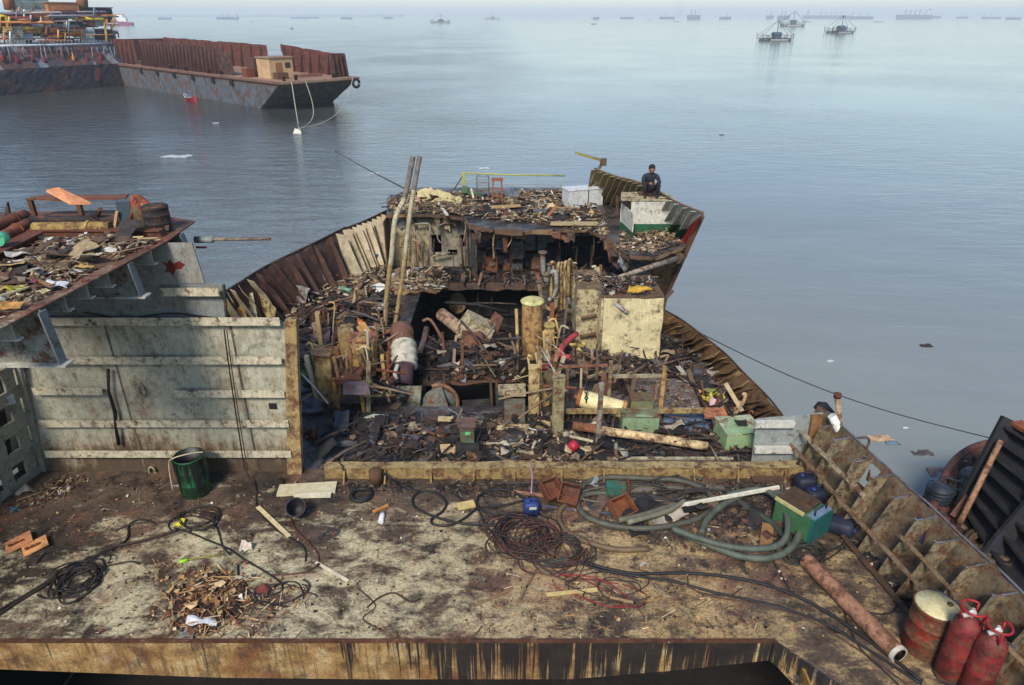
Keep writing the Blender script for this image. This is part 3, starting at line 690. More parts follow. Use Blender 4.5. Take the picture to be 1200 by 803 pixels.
# pipework on the wall: left bay
def dpipe(px, y, r, c, name='pipe', par=dh, mat=M_OLD):
    s = MB(); s.tube(spline([PY(u, v, y) for u, v in px], 3), r, c, 6); return s.build(name, mat, par)
for q, r, c in ((((486, 263), (500, 262), (504, 267), (505, 297), (510, 300), (528, 296)), .035, C(150, 145, 130)), (((488, 270), (494, 280), (497, 290), (500, 310), (505, 314)), .03, C(140, 130, 110)),
                (((512, 268), (520, 262), (540, 262)), .03, C(120, 116, 108)), (((513, 263), (513, 280), (520, 287)), .025, C(150, 150, 145)), (((492, 276), (492, 306)), .025, C(165, 150, 120)),
                (((483, 256), (517, 258)), .035, C(110, 105, 100)), (((553, 292), (553, 312)), .02, C(140, 135, 125)), (((478, 270), (476, 312)), .03, C(170, 150, 110)), (((484, 272), (486, 316)), .025, C(180, 160, 120)),
                (((470, 276), (468, 318)), .025, C(165, 140, 100)), (((565, 286), (600, 284), (622, 288)), .03, C(70, 70, 76)), (((571, 288), (571, 312)), .03, C(96, 70, 60)), (((612, 290), (612, 318)), .03, C(80, 80, 88)),
                (((598, 275), (598, 320)), .02, C(60, 66, 90)), (((580, 300), (600, 302), (615, 299)), .05, C(80, 84, 90)), (((637, 280), (650, 276), (690, 275), (728, 276)), .05, C(150, 152, 155)), (((638, 300), (640, 318)), .06, C(120, 120, 124)),
                (((561, 310), (640, 308)), .03, C(88, 82, 78)), (((470, 290), (500, 288)), .02, C(120, 110, 100)), (((628, 272), (630, 318)), .03, C(70, 66, 64)), (((545, 270), (546, 320)), .03, C(130, 125, 112))):
    dpipe(q, FY + .35 - random.uniform(0, .3), r, c)
for k in range(16):          # smaller conduits over the burnt wall
    u = random.uniform(462, 730); v0 = random.uniform(268, 290); dpipe(((u, v0), (u + random.uniform(-3, 3), v0 + random.uniform(15, 34))), FY + .4, .014, vary(C(110, 104, 98), .3), 'conduit')
for (u, v, w_, h_, c) in ((592, 303, .5, .3, C(84, 88, 92)), (622, 303, .35, .45, C(60, 72, 108)), (578, 300, .3, .4, C(110, 108, 100)), (567, 303, .2, .6, C(96, 80, 72)), (604, 292, .25, .25, C(120, 118, 112)), (646, 300, .3, .8, C(78, 80, 86))):
    s = MB(); c0 = PY(u, v, FY + .1); s.box(c0, (w_, .25, h_), c); s.box(c0 + Vector((0, -.13, h_ * .2)), (w_ * .6, .03, h_ * .3), vary(c, .4)); s.lathe([(.06, 0), (.06, .05)], vary(c, .3), c0 + Vector((w_ * .2, -.15, -h_ * .2)), 8, axis=Matrix.Rotation(R(90), 3, 'X')); s.build('burnt_equipment', M_BURNT, dh)
for (u, v, w_, h_, c) in ((611, 272, .32, .42, C(165, 130, 95)), (562, 277, .45, .2, C(120, 80, 62)), (578, 277, .35, .14, C(140, 96, 76))):
    s = MB(); c0 = PY(u, v, FY - .9); s.sheet(c0 + Vector((-w_ / 2, 0, -h_ / 2)), c0 + Vector((w_ / 2, 0, -h_ / 2)), c0 + Vector((w_ / 2, 0, h_ / 2)), c0 + Vector((-w_ / 2, 0, h_ / 2)), c, 5, 5, .05, .03, ragged=.2, freq=4); s.build('hanging_lining', M_RUST, dh)
# lower engine casing back, below the platform
s = MB(); c0 = PY(536, 355, 20.9); s.lathe([(.02, 0), (.34, .01), (.36, .06), (.30, .08)], C(176, 150, 104), c0, 18, axis=Matrix.Rotation(R(90), 3, 'X') @ Matrix.Diagonal((.85, 1.1, 1)))
s.build('round_hatch', M_OLD, dh)
for q, r, c in ((((462, 346), (520, 348), (526, 352)), .035, C(70, 76, 88)), (((462, 354), (528, 355)), .025, C(64, 70, 84)), (((560, 343), (655, 341)), .04, C(50, 52, 60)), (((500, 350), (500, 362)), .02, C(90, 92, 100)), (((515, 335), (503, 372), (492, 388)), .018, C(86, 70, 60)),
                (((576, 345), (577, 375)), .03, C(70, 68, 66)), (((622, 335), (621, 372)), .03, C(96, 82, 66)), (((470, 340), (470, 392)), .04, C(56, 52, 52)), (((560, 340), (560, 380)), .05, C(48, 48, 54))):
    dpipe(q, 20.5, r, c, 'pit_pipe', mat=M_BURNT)
# platform edges: ragged rubble-laden lips
s = MB(); a, b = (HX0 - .9, 19.97), (HX1 + .3, 19.97)
s.sheet((a[0], 19.98, .0), (b[0], 19.98, .0), (b[0], 19.98, -.28), (a[0], 19.98, -.28), C(92, 80, 72), 30, 4, .02, .02, ragged=.25, freq=3); s.build('platform_edge', M_RUST, dh)

# left broken shelf (beige ragged deck piece)
s = MB(); s.sheet(P(452, 345, .05), P(520, 341, .05), P(520, 322, .05), P(462, 322, .05), C(150, 120, 84), 14, 8, .08, .03, ragged=.3, freq=3); s.build('broken_shelf', M_RUST, dh)

# ---- right end of the deckhouse: grey sheet and hull flare
fl = thing('hull_flare', P(790, 300, 1), 'brown flared corner of the ship with dark red edge plate, below the seated man', 'hull section')
A = P(824, 250, 2.95); Bf = PY(776, 355, 18.6); 
s = MB(); s.sheet(Bf, Vector((4.35, 20.6, -.1)), Vector((4.4, 20.9, ZD)), PY(806, 290, 18.3), C(120, 98, 78), 6, 10, .03, .03); s.build('flare_plate', M_RUST, fl)
s = MB(); s.sheet(PY(738, 301, 18.7), PY(804, 291, 18.3), PY(778, 352, 18.6), PY(742, 345, 19.4), C(134, 134, 126), 12, 10, .03, .02, freq=2, cf=lambda u, v: C(136, 138, 132) if u < .45 else C(150, 118, 82)); s.build('end_plate', M_OLD, fl)
s = MB(); s.sheet((3.46, 20.9, -.05), PY(742, 346, 19.4), PY(738, 300, 18.75), (3.46, 20.9, ZD - .08), C(120, 120, 116), 6, 8, .02, .02); s.build('inner_plate', M_OLD, fl)
s = MB(); s.sheet(PY(745, 301, 18.5), PY(800, 292, 18.15), PY(806, 300, 18.2), PY(760, 305, 18.4), C(170, 130, 90), 8, 3, .05, .03); s.build('torn_edge', M_RUST, fl)
s = MB(); s.slab([P(824, 249, 2.97), PY(802, 292, 18.25), PY(795, 290, 18.25), PY(808, 265, 17.95), PY(818, 252, 17.8)], (0, -.03, 0), C(128, 30, 34)); s.build('red_edge', M_CLEAN, fl, label='dark red edge plate')
s = MB(); s.slab([PY(766, 283, 18.35), PY(806, 281, 18.2), PY(803, 292, 18.15), PY(767, 295, 18.3)], (0, -.03, 0), C(122, 40, 40)); s.build('red_sill', M_CLEAN, fl)
s = MB(); a = PY(823, 252, 17.62); b = PY(776, 356, 18.55); s.bar(a, b, .16, .10, C(112, 84, 66), up=(1, 0, 0)); s.build('stem_bar', M_RUST, fl)
for (u, v) in ((747, 310), (757, 313)):
    s = MB(); c0 = PY(u, v, 18.55); s.lathe([(.10, 0), (.10, .12), (.06, .14)], C(90, 86, 80), c0, 10, axis=Matrix.Rotation(R(90), 3, 'X')); s.build('fairlead', M_OLD, fl)
# tapered bracket arm reaching down-right
s = MB(); s.tube([PY(788, 340, 17.9), PY(780, 350, 17.8), PY(775, 372, 17.6)], [.07, .05, .05], C(90, 76, 70), 7); s.build('bent_pipe', M_RUST, fl)

# ================================================================ FORECASTLE BULWARK with white and green paint
TB = [P(697, 198, 3.0), P(722, 207, 3.0), P(745, 213, 3.0), P(766, 221, 2.95), P(790, 236, 2.95), P(824, 250, 2.95)]
BB = [Vector((2.75, 23.6, ZD)), Vector((3.15, 22.9, ZD)), Vector((3.7, 21.9, ZD)), Vector((4.1, 20.9, ZD)), Vector((4.45, 19.8, ZD)), Vector((4.85, 18.4, ZD))]
bw = thing('bow_bulwark', (4, 21, ZD), 'bulwark at the corner of the upper deck, ribbed in beige, white and green paint', 'bulwark')
GRN, WHT = C(30, 92, 62), C(206, 203, 188)
s = MB()
for i in range(5):
    s.sheet(BB[i], BB[i + 1], TB[i + 1], TB[i], BEIGE, 5, 8, .02, .02, cf=(lambda u, v: (GRN if v < .33 else WHT)) if i >= 3 else (lambda u, v: BEIGE))
s.build('shell_plate', M_WALL, bw)
for i in range(17):
    t = (i + .4) / 17; b_, t_ = along(BB, t), along(TB, t); inn = Vector((-.24, -.1, 0)); s = MB()
    c = (lambda u, v: GRN if v < .33 else WHT) if t > .60 else (lambda u, v: C(176, 158, 120))
    s.sheet(b_ + inn * 1.1, b_ + Vector((-.02, 0, 0)), t_ + Vector((-.02, 0, -.02)), t_ + inn * .8, WHT, 2, 8, .015, .015, cf=c); s.build('rib', M_WALL, bw)
s = MB(); s.tube([p + Vector((0, 0, .01)) for p in spline(TB, 4)], .03, C(120, 104, 86), 6); s.build('cap_rail', M_OLD, bw)
# store box with white and green walls, open to the front-right
sb = thing('store_box', P(755, 262, ZD), 'open topped box of white over green painted plates in front of the seated man', 'steel box')
bx = [P(726, 268, ZD), P(741, 281, ZD), P(748, 268, ZD), P(786, 262, ZD)]
zt_ = ZD + .78
def wl(a, b, lab='wall_plate', h0=0):
    s = MB(); a, b = Vector(a), Vector(b)
    s.sheet(a, b, Vector((b.x, b.y, zt_)), Vector((a.x, a.y, zt_)), WHT, 8, 9, .012, .025, cf=lambda u, v: GRN if v < .33 else WHT); s.build(lab, M_WALL, sb)
c0 = P(727, 270, ZD); c1 = P(740, 283, ZD); c2 = Vector((c1.x + .05, c1.y + 1.15, ZD)); c3 = P(789, 263, ZD)
wl(c0, c1); wl(c0, (c0.x + .35, c0.y + 1.3, ZD))
st_ = PY(763, 233, 18.95); zt_ = st_.z - .03; wl((PY(740, 240, 18.87).x, 18.87, ZD), (PY(791, 240, 18.87).x, 18.87, ZD))
s = MB(); s.sheet((PY(727, 240, 18.84).x, 18.84, st_.z - .005), (PY(791, 240, 18.84).x, 18.84, st_.z - .005), (PY(779, 240, 19.7).x, 19.7, st_.z - .005), (PY(727, 240, 19.8).x, 19.8, st_.z - .005), C(196, 180, 140), 8, 4, .004, .025); s.build('top_shelf', M_OLD, sb)
s = MB(); s.box(PY(735, 243, 21.4), (.06, .06, .5), C(60, 50, 46)); s.bar(PY(723, 212, 21.6), PY(723, 262, 21.6), .08, .10, C(86, 74, 64), up=(0, 1, 0)); s.build('corner_post', M_OLD, sb)
s = MB(); s.bar(PY(741, 237, 20.6), PY(762, 274, 18.9), .05, .03, C(190, 160, 110)); tag(s.build('leaning_batten', M_WOOD), 'thin wooden batten leaning across the white and green steel box', 'batten')
# seat ledge behind the box

# ---- mast arm
ma = thing('davit_arm', P(692, 220, ZD), 'thin bent davit arm pointing left above the upper deck', 'davit')
s = MB(); s.tube([PY(690, 222, 22.5), PY(696, 205, 22.5), PY(707, 190, 22.5)], [.06, .055, .05], C(110, 104, 92), 7); s.build('post', M_OLD, ma)
s = MB(); s.bar(PY(709, 189, 22.5), PY(674, 179, 22.5), .07, .08, C(160, 150, 90)); s.box(PY(707, 190, 22.5), (.2, .14, .22), C(90, 86, 70)); s.build('arm', M_OLD, ma)

# ---- white chest
wc = thing('white_chest', P(688, 243, ZD), 'white scuffed metal chest lying on the upper deck', 'chest')
a, b, c_ = P(666, 244, ZD), P(706, 240, ZD), P(712, 233, ZD)
ang = math.atan2(b.y - a.y, b.x - a.x); W_ = (b - a).length
s = MB(); s.box(a + (b - a) / 2 + Vector((-math.sin(ang) * .25, math.cos(ang) * .25, .27)), (W_, .5, .54), C(206, 208, 206), ang); s.build('body', M_CLEAN, wc)
s = MB(); s.box(a + (b - a) / 2 + Vector((-math.sin(ang) * .25, math.cos(ang) * .25, .56)), (W_ + .04, .54, .04), C(214, 216, 214), ang); s.build('lid', M_CLEAN, wc)
s = MB(); s.box(a + (b - a) * .57 + Vector((0, -.012, .27)), (.025, .02, .5), C(90, 84, 78), ang); s.build('strap', M_OLD, wc)

# ---- guard rail
gr = thing('guard_rail', P(600, 232, ZD), 'thin yellow green guard rail along the back edge of the upper deck', 'guard rail')
GY = 24.3; YG = C(172, 170, 84)
def gp(u, v): return PY(u, v, GY)
for (u0, v0, u1, v1, r) in ((543, 203, 662, 206, .03), (546, 214, 660, 217, .012), (546, 225, 655, 228, .012)):
    s = MB(); s.tube([gp(u0, v0), gp((u0 + u1) / 2, (v0 + v1) / 2 + .7), gp(u1, v1)], r, YG if r > .02 else C(150, 150, 140), 6); s.build('rail', M_CLEAN, gr)
for u in (572, 601, 630, 657):
    s = MB(); s.tube([gp(u, 233), gp(u, 205)], .014, C(150, 150, 140), 5); s.build('stanchion', M_CLEAN, gr)
s = MB(); s.bar(gp(544, 228), gp(543, 202), .10, .06, YG, up=(0, 1, 0)); s.build('end_post', M_CLEAN, gr)
s = MB(); s.tube([gp(543, 205), gp(532, 222)], .02, C(70, 66, 56), 5); s.build('brace', M_OLD, gr)
s = MB(); s.box(PY(552, 228, 23.6), (.7, .3, .16), C(70, 104, 74)); s.box(PY(545, 224, 23.6), (.2, .3, .3), C(84, 116, 80)); tag(s.build('green_locker', M_CLEAN), 'low dark green locker at the foot of the yellow rail post', 'locker')

# chair frame and ladder stool on the upper deck
ch = thing('chair_frame', P(566, 234, ZD), 'bare grey metal chair frame standing by the railing', 'chair')
y0 = 23.0; a = PY(559, 232, y0); zb = a.z; x0, x1 = a.x, PY(573, 232, y0).x
for x in (x0, x1):
    s = MB(); s.tube([(x, y0, ZD), (x, y0 + .05, ZD + .75), ((x0 + x1) / 2 + (x - (x0 + x1) / 2) * .7, y0 + .08, ZD + .85)], .018, C(120, 112, 110), 6); s.build('leg', M_OLD, ch)
    s = MB(); s.tube([(x, y0 - .35, ZD), (x, y0 - .35, ZD + .38)], .018, C(120, 112, 110), 6); s.build('leg', M_OLD, ch)
s = MB(); s.box(((x0 + x1) / 2, y0 - .17, ZD + .39), (x1 - x0, .38, .03), C(120, 116, 110)); s.build('seat', M_OLD, ch)
s = MB()
for k in range(4): s.bar((x0, y0 + .03, ZD + .5 + k * .09), (x1, y0 + .03, ZD + .5 + k * .09), .015, .015, C(120, 112, 110))
s.build('backrest', M_OLD, ch)
st = thing('wooden_stool', P(583, 234, ZD), 'tall orange brown wooden stool standing beside the chair frame', 'stool')
a, b = PY(577, 233, 22.9), PY(589, 233, 22.9); wc_ = C(150, 88, 56); zt2_ = ZD + .72
for (x, dx) in ((a.x, .04), (b.x, -.04)):
    for y in (22.7, 22.95):
        s = MB(); s.bar((x, y, ZD), (x + dx, y, zt2_), .04, .04, wc_, up=(0, 1, 0)); s.build('leg', M_WOOD, st)
s = MB(); s.box(((a.x + b.x) / 2, 22.82, zt2_ + .02), (b.x - a.x + .04, .36, .04), wc_); s.build('seat', M_WOOD, st)
for z in (.22, .45):
    s = MB(); s.bar((a.x + .02, 22.69, ZD + z), (b.x - .02, 22.69, ZD + z), .03, .04, wc_); s.build('rung', M_WOOD, st)
# foam mound, red plate, board, pale posts
s = MB(); s.sheet(P(484, 238, ZD + .12), P(543, 238, ZD + .12), P(540, 224, ZD + .35), P(490, 226, ZD + .3), C(206, 190, 140), 16, 8, .16, .10, freq=2.5, ragged=.2); tag(s.build('foam_insulation', M_SCRAP), 'mound of crumpled cream insulation foam on the left of the upper deck', 'insulation')
s = MB(); s.sheet(P(455, 240, ZD + .02), P(476, 240, ZD + .02), PY(476, 228, 24.2), PY(457, 228, 24.2), C(110, 46, 36), 4, 4, .02, .03); tag(s.build('red_plate', M_OLD), 'small dark red steel plate standing at the left corner of the upper deck', 'steel plate')
for (u0, v0, u1, v1, wd, c, lab) in ((573, 243, 610, 241, .22, C(176, 146, 100), 'wide tan board lying on the upper deck in front of the stool'), (524, 252, 506, 228, .09, C(210, 205, 190), 'short white post sticking out of the debris beside the foam'),
                               (613, 248, 640, 247, .35, C(96, 96, 100), 'grey sheet lying flat in the middle of the upper deck'), (645, 262, 700, 262, .3, C(176, 156, 116), 'cream board along the front edge of the upper deck'), (672, 225, 660, 234, .1, C(150, 170, 200), 'pale blue plank leaning on the white chest')):
    s = MB(); s.bar(P(u0, v0, ZD + .10), P(u1, v1, ZD + .12), wd, .04, c); tag(s.build('board', M_WOOD), lab, 'board')

# ---- two tall burnt pipes on the left of the pit
M_PIPE = grimy('flaking_white_pipe', rust=.34, soot=.42, scale=4, contrast=.5)
def tallpipe(px, y0, y1, r, lab):
    s = MB(); k = len(px); pts = []
    for i, (u, v) in enumerate(px): pts.append(PY(u, v, y0 + (y1 - y0) * i / (k - 1)))
    pts = spline(pts, 5)
    s.tube(pts, r, WHITE, 10, seg_c=lambda t: vary(C(130, 122, 112) if t < .33 else C(196, 184, 150) if t < .7 else C(176, 150, 100), .15))
    return tag(s.build('standing_pipe', M_PIPE), lab, 'pipe', 'tall pipes standing in the engine room')
tallpipe(((484, 183), (480, 205), (474, 232), (463, 258), (459, 300), (453, 350), (451, 412)), 17.2, 16.6, .066, 'tall bent pipe with a kink, black on top and white below, left of its pair')
tallpipe(((492, 183), (488, 205), (484, 228), (479, 262), (471, 330), (458, 410)), 17.3, 16.7, .06, 'tall straight leaning pipe, scorched on top, right of its pair')

# torn strips, brackets and pipe ends hanging from the broken edge of the upper deck
rn_ = random.Random(77)
for k in range(42):
    t = rn_.random(); p = along(NE[:12], t) + Vector((rn_.uniform(-.05, .05), rn_.uniform(.0, .35), -.08)); h_ = rn_.choice((.12, .2, .3, .5, .8)) * rn_.uniform(.7, 1.2); c = vary(rn_.choice([C(186, 160, 120), C(130, 90, 64), C(90, 80, 76), C(110, 70, 54), C(160, 160, 156)]), .2); s = MB()
    if rn_.random() < .45: s.tube(spline([p, p + Vector((rn_.uniform(-.08, .08), 0, -h_ * .5)), p + Vector((rn_.uniform(-.15, .15), rn_.uniform(-.1, .1), -h_))], 3), rn_.uniform(.012, .03), c, 6)
    else:
        w_ = rn_.uniform(.05, .22); s.sheet(p - Vector((w_, 0, 0)), p + Vector((w_, 0, 0)), p + Vector((w_ * .7, rn_.uniform(-.1, .1), -h_)), p + Vector((-w_ * .5, 0, -h_ * .8)), c, 4, 5, .05, .012, ragged=.3, freq=4)
    s.build('hanging_strip', M_OLD, dh)
# beige wall lining ribs, cable trays and machinery in the bays
for k in range(14):
    u = rn_.uniform(460, 740); y = FY + rn_.uniform(-.2, .3); a = PY(u, 322, y); h_ = rn_.uniform(.4, 1.5); a.z = 0; s = MB(); c = vary(rn_.choice([C(190, 166, 124), C(150, 150, 150), C(110, 90, 76), C(90, 96, 110), C(176, 130, 90)]), .2)
    s.tube([a, a + Vector((rn_.uniform(-.05, .05), 0, h_)), a + Vector((rn_.uniform(-.3, .3), 0, h_ + rn_.uniform(-.1, .1)))], rn_.uniform(.015, .04), c, 6); s.build('cut_pipe', M_OLD, dh)
for k in range(12):
    u = rn_.uniform(560, 650); s = MB(); o = PY(u, 318, FY + rn_.uniform(-.3, .2)); o.z = rn_.choice((.0, .0, .5, .9)); w_, h_ = rn_.uniform(.15, .45), rn_.uniform(.2, .6); s.box(o + Vector((0, 0, h_ / 2)), (w_, .3, h_), vary(rn_.choice([C(120, 120, 120), C(150, 120, 90), C(90, 100, 116), C(140, 84, 60)]), .2), rn_.uniform(-.2, .2)); s.tube([o + Vector((0, -.16, h_ * .6)), o + Vector((0, -.24, h_ * .6))], w_ * .22, vary(C(110, 104, 96), .3), 8); s.build('burnt_equipment', M_OLD, dh)
# pipes and cut beams crossing the open pit below
for k in range(14):
    y = rn_.uniform(16.5, 20.5); z = rn_.uniform(-2.0, -.15); x0_ = rn_.uniform(HX0, HX0 + 2.0); L_ = rn_.uniform(.6, 2.2); s = MB(); c = vary(rn_.choice([C(110, 110, 116), C(130, 96, 70), C(70, 70, 78), C(160, 140, 110)]), .25)
    s.tube([(x0_, y, z), (x0_ + L_ * .5, y + rn_.uniform(-.1, .1), z + rn_.uniform(-.1, .1)), (x0_ + L_, y + rn_.uniform(-.3, .3), z + rn_.uniform(-.4, .4))], rn_.uniform(.02, .06), c, 7); tag(s.build('pit_pipe', M_BURNT), 'blackened pipes crossing the dark engine room pit', 'pipe', 'blackened pipes in the engine room pit')
# ================================================================ MACHINERY SPACE
def grp_box(name, px_base, z0, size, c, rz, label, cat, mat=None, bits=None, y=None):
    """plate box standing at a pixel of the deck; bits(mb_factory, centre) adds parts"""
    o = P(*px_base, z0); t = thing(name, o, label, cat)
    s = MB(); s.box(o + Vector((0, 0, size[2] / 2)), size, c, rz); s.build('body', mat or M_OLD, t)
    s = MB(); s.box(o + Vector((0, 0, size[2] + .012)), (size[0] + .05, size[1] + .05, .025), vary(c, .2), rz); s.build('top_plate', mat or M_OLD, t)
    return t, o
# big tank
tk = thing('oil_tank', P(737, 422, 0), 'big cream square tank with debris on top, front corner of the right deck', 'tank')
a, b = P(701, 421, 0), P(771, 421, 0); Ht = 1.58; s = MB()
def dent_box(mb, x0, x1, y0, y1, z0, z1, c, n=8, amp=.03, cf=None):
    mb.sheet((x0, y0, z0), (x1, y0, z0), (x1, y0, z1), (x0, y0, z1), c, n, n, amp, .02, cf=cf)
    mb.sheet((x1, y0, z0), (x1, y1, z0), (x1, y1, z1), (x1, y0, z1), c, n // 2, n, amp, .02, cf=cf)
    mb.sheet((x0, y1, z0), (x0, y0, z0), (x0, y0, z1), (x0, y1, z1), c, n // 2, n, amp, .02, cf=cf)
    mb.sheet((x1, y1, z0), (x0, y1, z0), (x0, y1, z1), (x1, y1, z1), c, n // 2, n, amp, .02, cf=cf)
dent_box(s, a.x, b.x, a.y, a.y + 1.5, 0, Ht, C(214, 198, 152)); s.build('tank_wall', grimy('oily_cream', rust=.30, soot=.40, scale=1.6, contrast=.3), tk)
s = MB(); s.sheet((a.x, a.y, Ht + .01), (b.x, a.y, Ht + .01), (b.x, a.y + 1.5, Ht + .01), (a.x, a.y + 1.5, Ht + .01), C(110, 90, 70), 8, 8, .04, .03); s.build('tank_top', M_RUST, tk)
s = MB(); s.tube([(a.x + .02, a.y - .02, 0), (a.x + .02, a.y - .02, Ht)], .03, C(196, 180, 140), 6); s.build('corner_bead', M_OLD, tk)
# tall narrow tank behind it
t2 = thing('narrow_tank', P(687, 412, 0), 'tall narrow cream tank standing left of the big cream tank', 'tank')
a, b = P(674, 411, 0), P(701, 411, 0); s = MB(); dent_box(s, a.x, b.x, a.y, a.y + 1.3, 0, 1.62, C(196, 182, 142)); s.build('tank_wall', M_OLD, t2)
s = MB(); s.box(((a.x + b.x) / 2, a.y + .65, 1.64), (b.x - a.x, 1.3, .03), C(130, 112, 84)); s.build('tank_top', M_RUST, t2)
for z in (.4, .9): 
    s = MB(); s.tube([(a.x + .1, a.y - .06, z), (b.x - .1, a.y - .08, z + .1)], .04, C(110, 90, 70), 7); s.build('pipe', M_OLD, t2)
# cylinder column with pale lagging top (609-635, 358-425)
def column(u0, u1, vb, vt, c, ctop, label, z0=0.0):
    a, b = P(u0, vb, z0), P(u1, vb, z0); r = (b.x - a.x) / 2; o = (a + b) / 2; o.y += r
    top = PY((u0 + u1) / 2, vt, o.y - r).z
    t = thing('lagged_column', o, label, 'column'); s = MB()
    s.lathe([(r * .9, z0), (r, z0 + .05), (r, z0 + (top - z0) * .5), (r * .97, top - .1), (r, top)], c, (o.x, o.y, 0), 14); s.build('casing', M_OLD, t)
    s = MB(); s.lathe([(r * 1.05, top), (r * 1.12, top + .06), (r * .8, top + .10), (.02, top + .07)], ctop, (o.x, o.y, 0), 14); s.build('cap', M_SCRAP, t)
    return t, o, r, top
column(611, 636, 424, 360, C(190, 150, 96), C(214, 206, 140), 'rusty orange column with a crumbling pale yellow cap at the right edge of the pit', 0)
column(637, 650, 421, 386, C(196, 166, 100), C(186, 160, 100), 'thin short ochre column beside the one with the yellow cap', 0)
# cluster of vertical ochre pipes (645-665, 310-400)
pc = thing('pipe_cluster', P(655, 405, 0), 'cluster of upright ochre pipes with bent tops, left of the narrow cream tank', 'pipes')
for i, u in enumerate((646, 650, 654, 658, 662, 666, 670)):
    y = 17.2 + random.uniform(-.2, .3); s = MB(); top = 308 + random.uniform(-4, 10)
    s.tube(spline([PY(u, 405, y), PY(u, 350, y), PY(u + random.uniform(-1, 1), top, y), PY(u + 3, top - 3, y + .15), PY(u + 6, top + 4, y + .25)], 4), .045, vary(C(188, 160, 108), .15), 7); s.build('pipe', M_OLD, pc)
pv = thing('valve_pipe', P(635, 400, 0), 'grey green twisted vent pipes with flanges at the right wall of the pit', 'pipes')
for q, r, c in ((((640, 322), (650, 318), (652, 328), (650, 345), (643, 352)), .06, C(170, 172, 168)), (((632, 330), (634, 345), (640, 360), (650, 362), (652, 348)), .06, C(176, 160, 128)), (((636, 296), (637, 318), (641, 330)), .07, C(140, 140, 130)),
                (((644, 310), (641, 335)), .05, C(110, 120, 112)), (((665, 345), (672, 380), (668, 400)), .05, C(120, 124, 124)), (((651, 372), (662, 385), (664, 400)), .04, C(120, 90, 70)), (((628, 360), (645, 362)), .05, C(130, 90, 60))):
    s = MB(); s.tube(spline([PY(u, v, 17.0) for u, v in q], 4), r, c, 8); e = PY(*q[0], 17.0); s.lathe([(r * 1.7, -.02), (r * 1.7, .02)], C(110, 96, 80), e, 10); s.build('pipe', M_OLD, pv)
# red pipe
s = MB(); rp = [P(634, 432, .35), P(645, 427, .4), P(655, 417, .5), P(660, 405, .6), P(676, 391, .65)]; s.tube(spline(rp, 4), [.07] * 16 + [.06], C(176, 62, 72), 9); s.lathe([(.12, -.03), (.12, .03)], C(176, 62, 72), rp[2], 10); s.tube([rp[2], P(668, 419, .5)], .06, C(176, 62, 72), 9)
tag(s.build('red_pipe', M_CLEAN), 'pinkish red pipe with a bent foot leaning against the ochre columns', 'pipe')
s = MB(); s.sheet(P(655, 415, .12), P(682, 413, .12), P(686, 402, .2), P(664, 402, .2), C(226, 196, 110), 5, 4, .03, .03); tag(s.build('fallen_sheet', M_CLEAN), 'cream and yellow panel lying beside the red pipe', 'panel')
# big pipe lying across tank top
s = MB(); a, b = PY(725, 325, 15.7), PY(793, 303, 17.6); s.tube([a, a.lerp(b, .5), b], [.05, .07, .08], C(170, 160, 145), 9); s.lathe([(.15, 0), (.15, .06), (.11, .08), (.15, .1), (.15, .16)], C(90, 74, 62), b, 12, axis=(b - a).to_track_quat('Z', 'Y').to_matrix())
tag(s.build('flanged_pipe', M_OLD), 'long grey pipe with a round flange leaning up from the cream tank to the deckhouse', 'pipe')
s = MB(); s.tube(spline([PY(714, 341, 15.2), PY(712, 350, 14.85), PY(722, 357, 14.75), PY(735, 366, 14.7)], 4), .05, C(176, 176, 172), 8); tag(s.build('bent_pipe', M_OLD), 'short bent white pipe hooked over the front of the big cream tank', 'pipe')
for q, r, c, lab in ((((684, 345), (700, 338), (725, 340), (752, 334)), .04, C(120, 112, 100), 'thin grey pipe curving over the tops of the two cream tanks'), (((672, 352), (676, 330), (690, 322), (705, 330)), .035, C(176, 156, 116), 'arched beige pipe over the narrow cream tank')):
    s = MB(); s.tube(spline([PY(u, v, 15.9) for u, v in q], 4), r, c, 7); tag(s.build('bent_pipe', M_OLD), lab, 'pipe')
s = MB(); s.sheet(P(735, 343, Ht + .1), P(765, 341, Ht + .1), P(762, 333, Ht + .25), P(738, 333, Ht + .2), C(214, 170, 60), 8, 5, .07, .03, ragged=.3, freq=4); tag(s.build('yellow_lagging', M_SCRAP), 'torn yellow sheet heaped on top of the big cream tank', 'sheet')

# ---- lagged exhaust trunk
ex = thing('exhaust_trunk', P(470, 483, 0), 'thick upright exhaust pipe wrapped in grey white cloth lagging, left of the pit', 'exhaust pipe')
ax = [PY(473, 470, 13.7), PY(472, 447, 13.9), PY(472, 425, 14.2), PY(473, 405, 14.6), PY(472, 393, 14.9)]
s = MB(); s.tube(spline([PY(470, 452, 13.8), PY(472, 427, 14.15)], 4), .27, C(78, 62, 74), 16); s.build('steel_sleeve', M_OLD, ex)
s = MB(); pts = spline([PY(474, 430, 14.1), PY(474, 416, 14.35), PY(473, 404, 14.6)], 6); s.tube(pts, [.30 + .03 * math.sin(i * 2.1) for i in range(len(pts))], C(206, 200, 182), 16); s.build('cloth_lagging', M_SCRAP, ex)
s = MB(); pts = spline([PY(473, 405, 14.6), PY(470, 393, 14.85), PY(473, 388, 15.1)], 4); s.tube(pts, [.27 + .03 * math.sin(i * 1.3) for i in range(len(pts))], C(126, 90, 74), 14); s.build('rusty_top', M_RUST, ex)
s = MB(); s.sheet(PY(454, 483, 13.2), PY(492, 483, 13.2), PY(494, 452, 13.6), PY(452, 452, 13.6), C(132, 138, 116), 12, 10, .07, .04, freq=3); s.sheet(PY(492, 483, 13.2), PY(497, 480, 14.2), PY(497, 452, 14.3), PY(494, 452, 13.6), C(132, 138, 116), 4, 8, .05, .04, freq=3); s.build('base', M_OLD, ex)
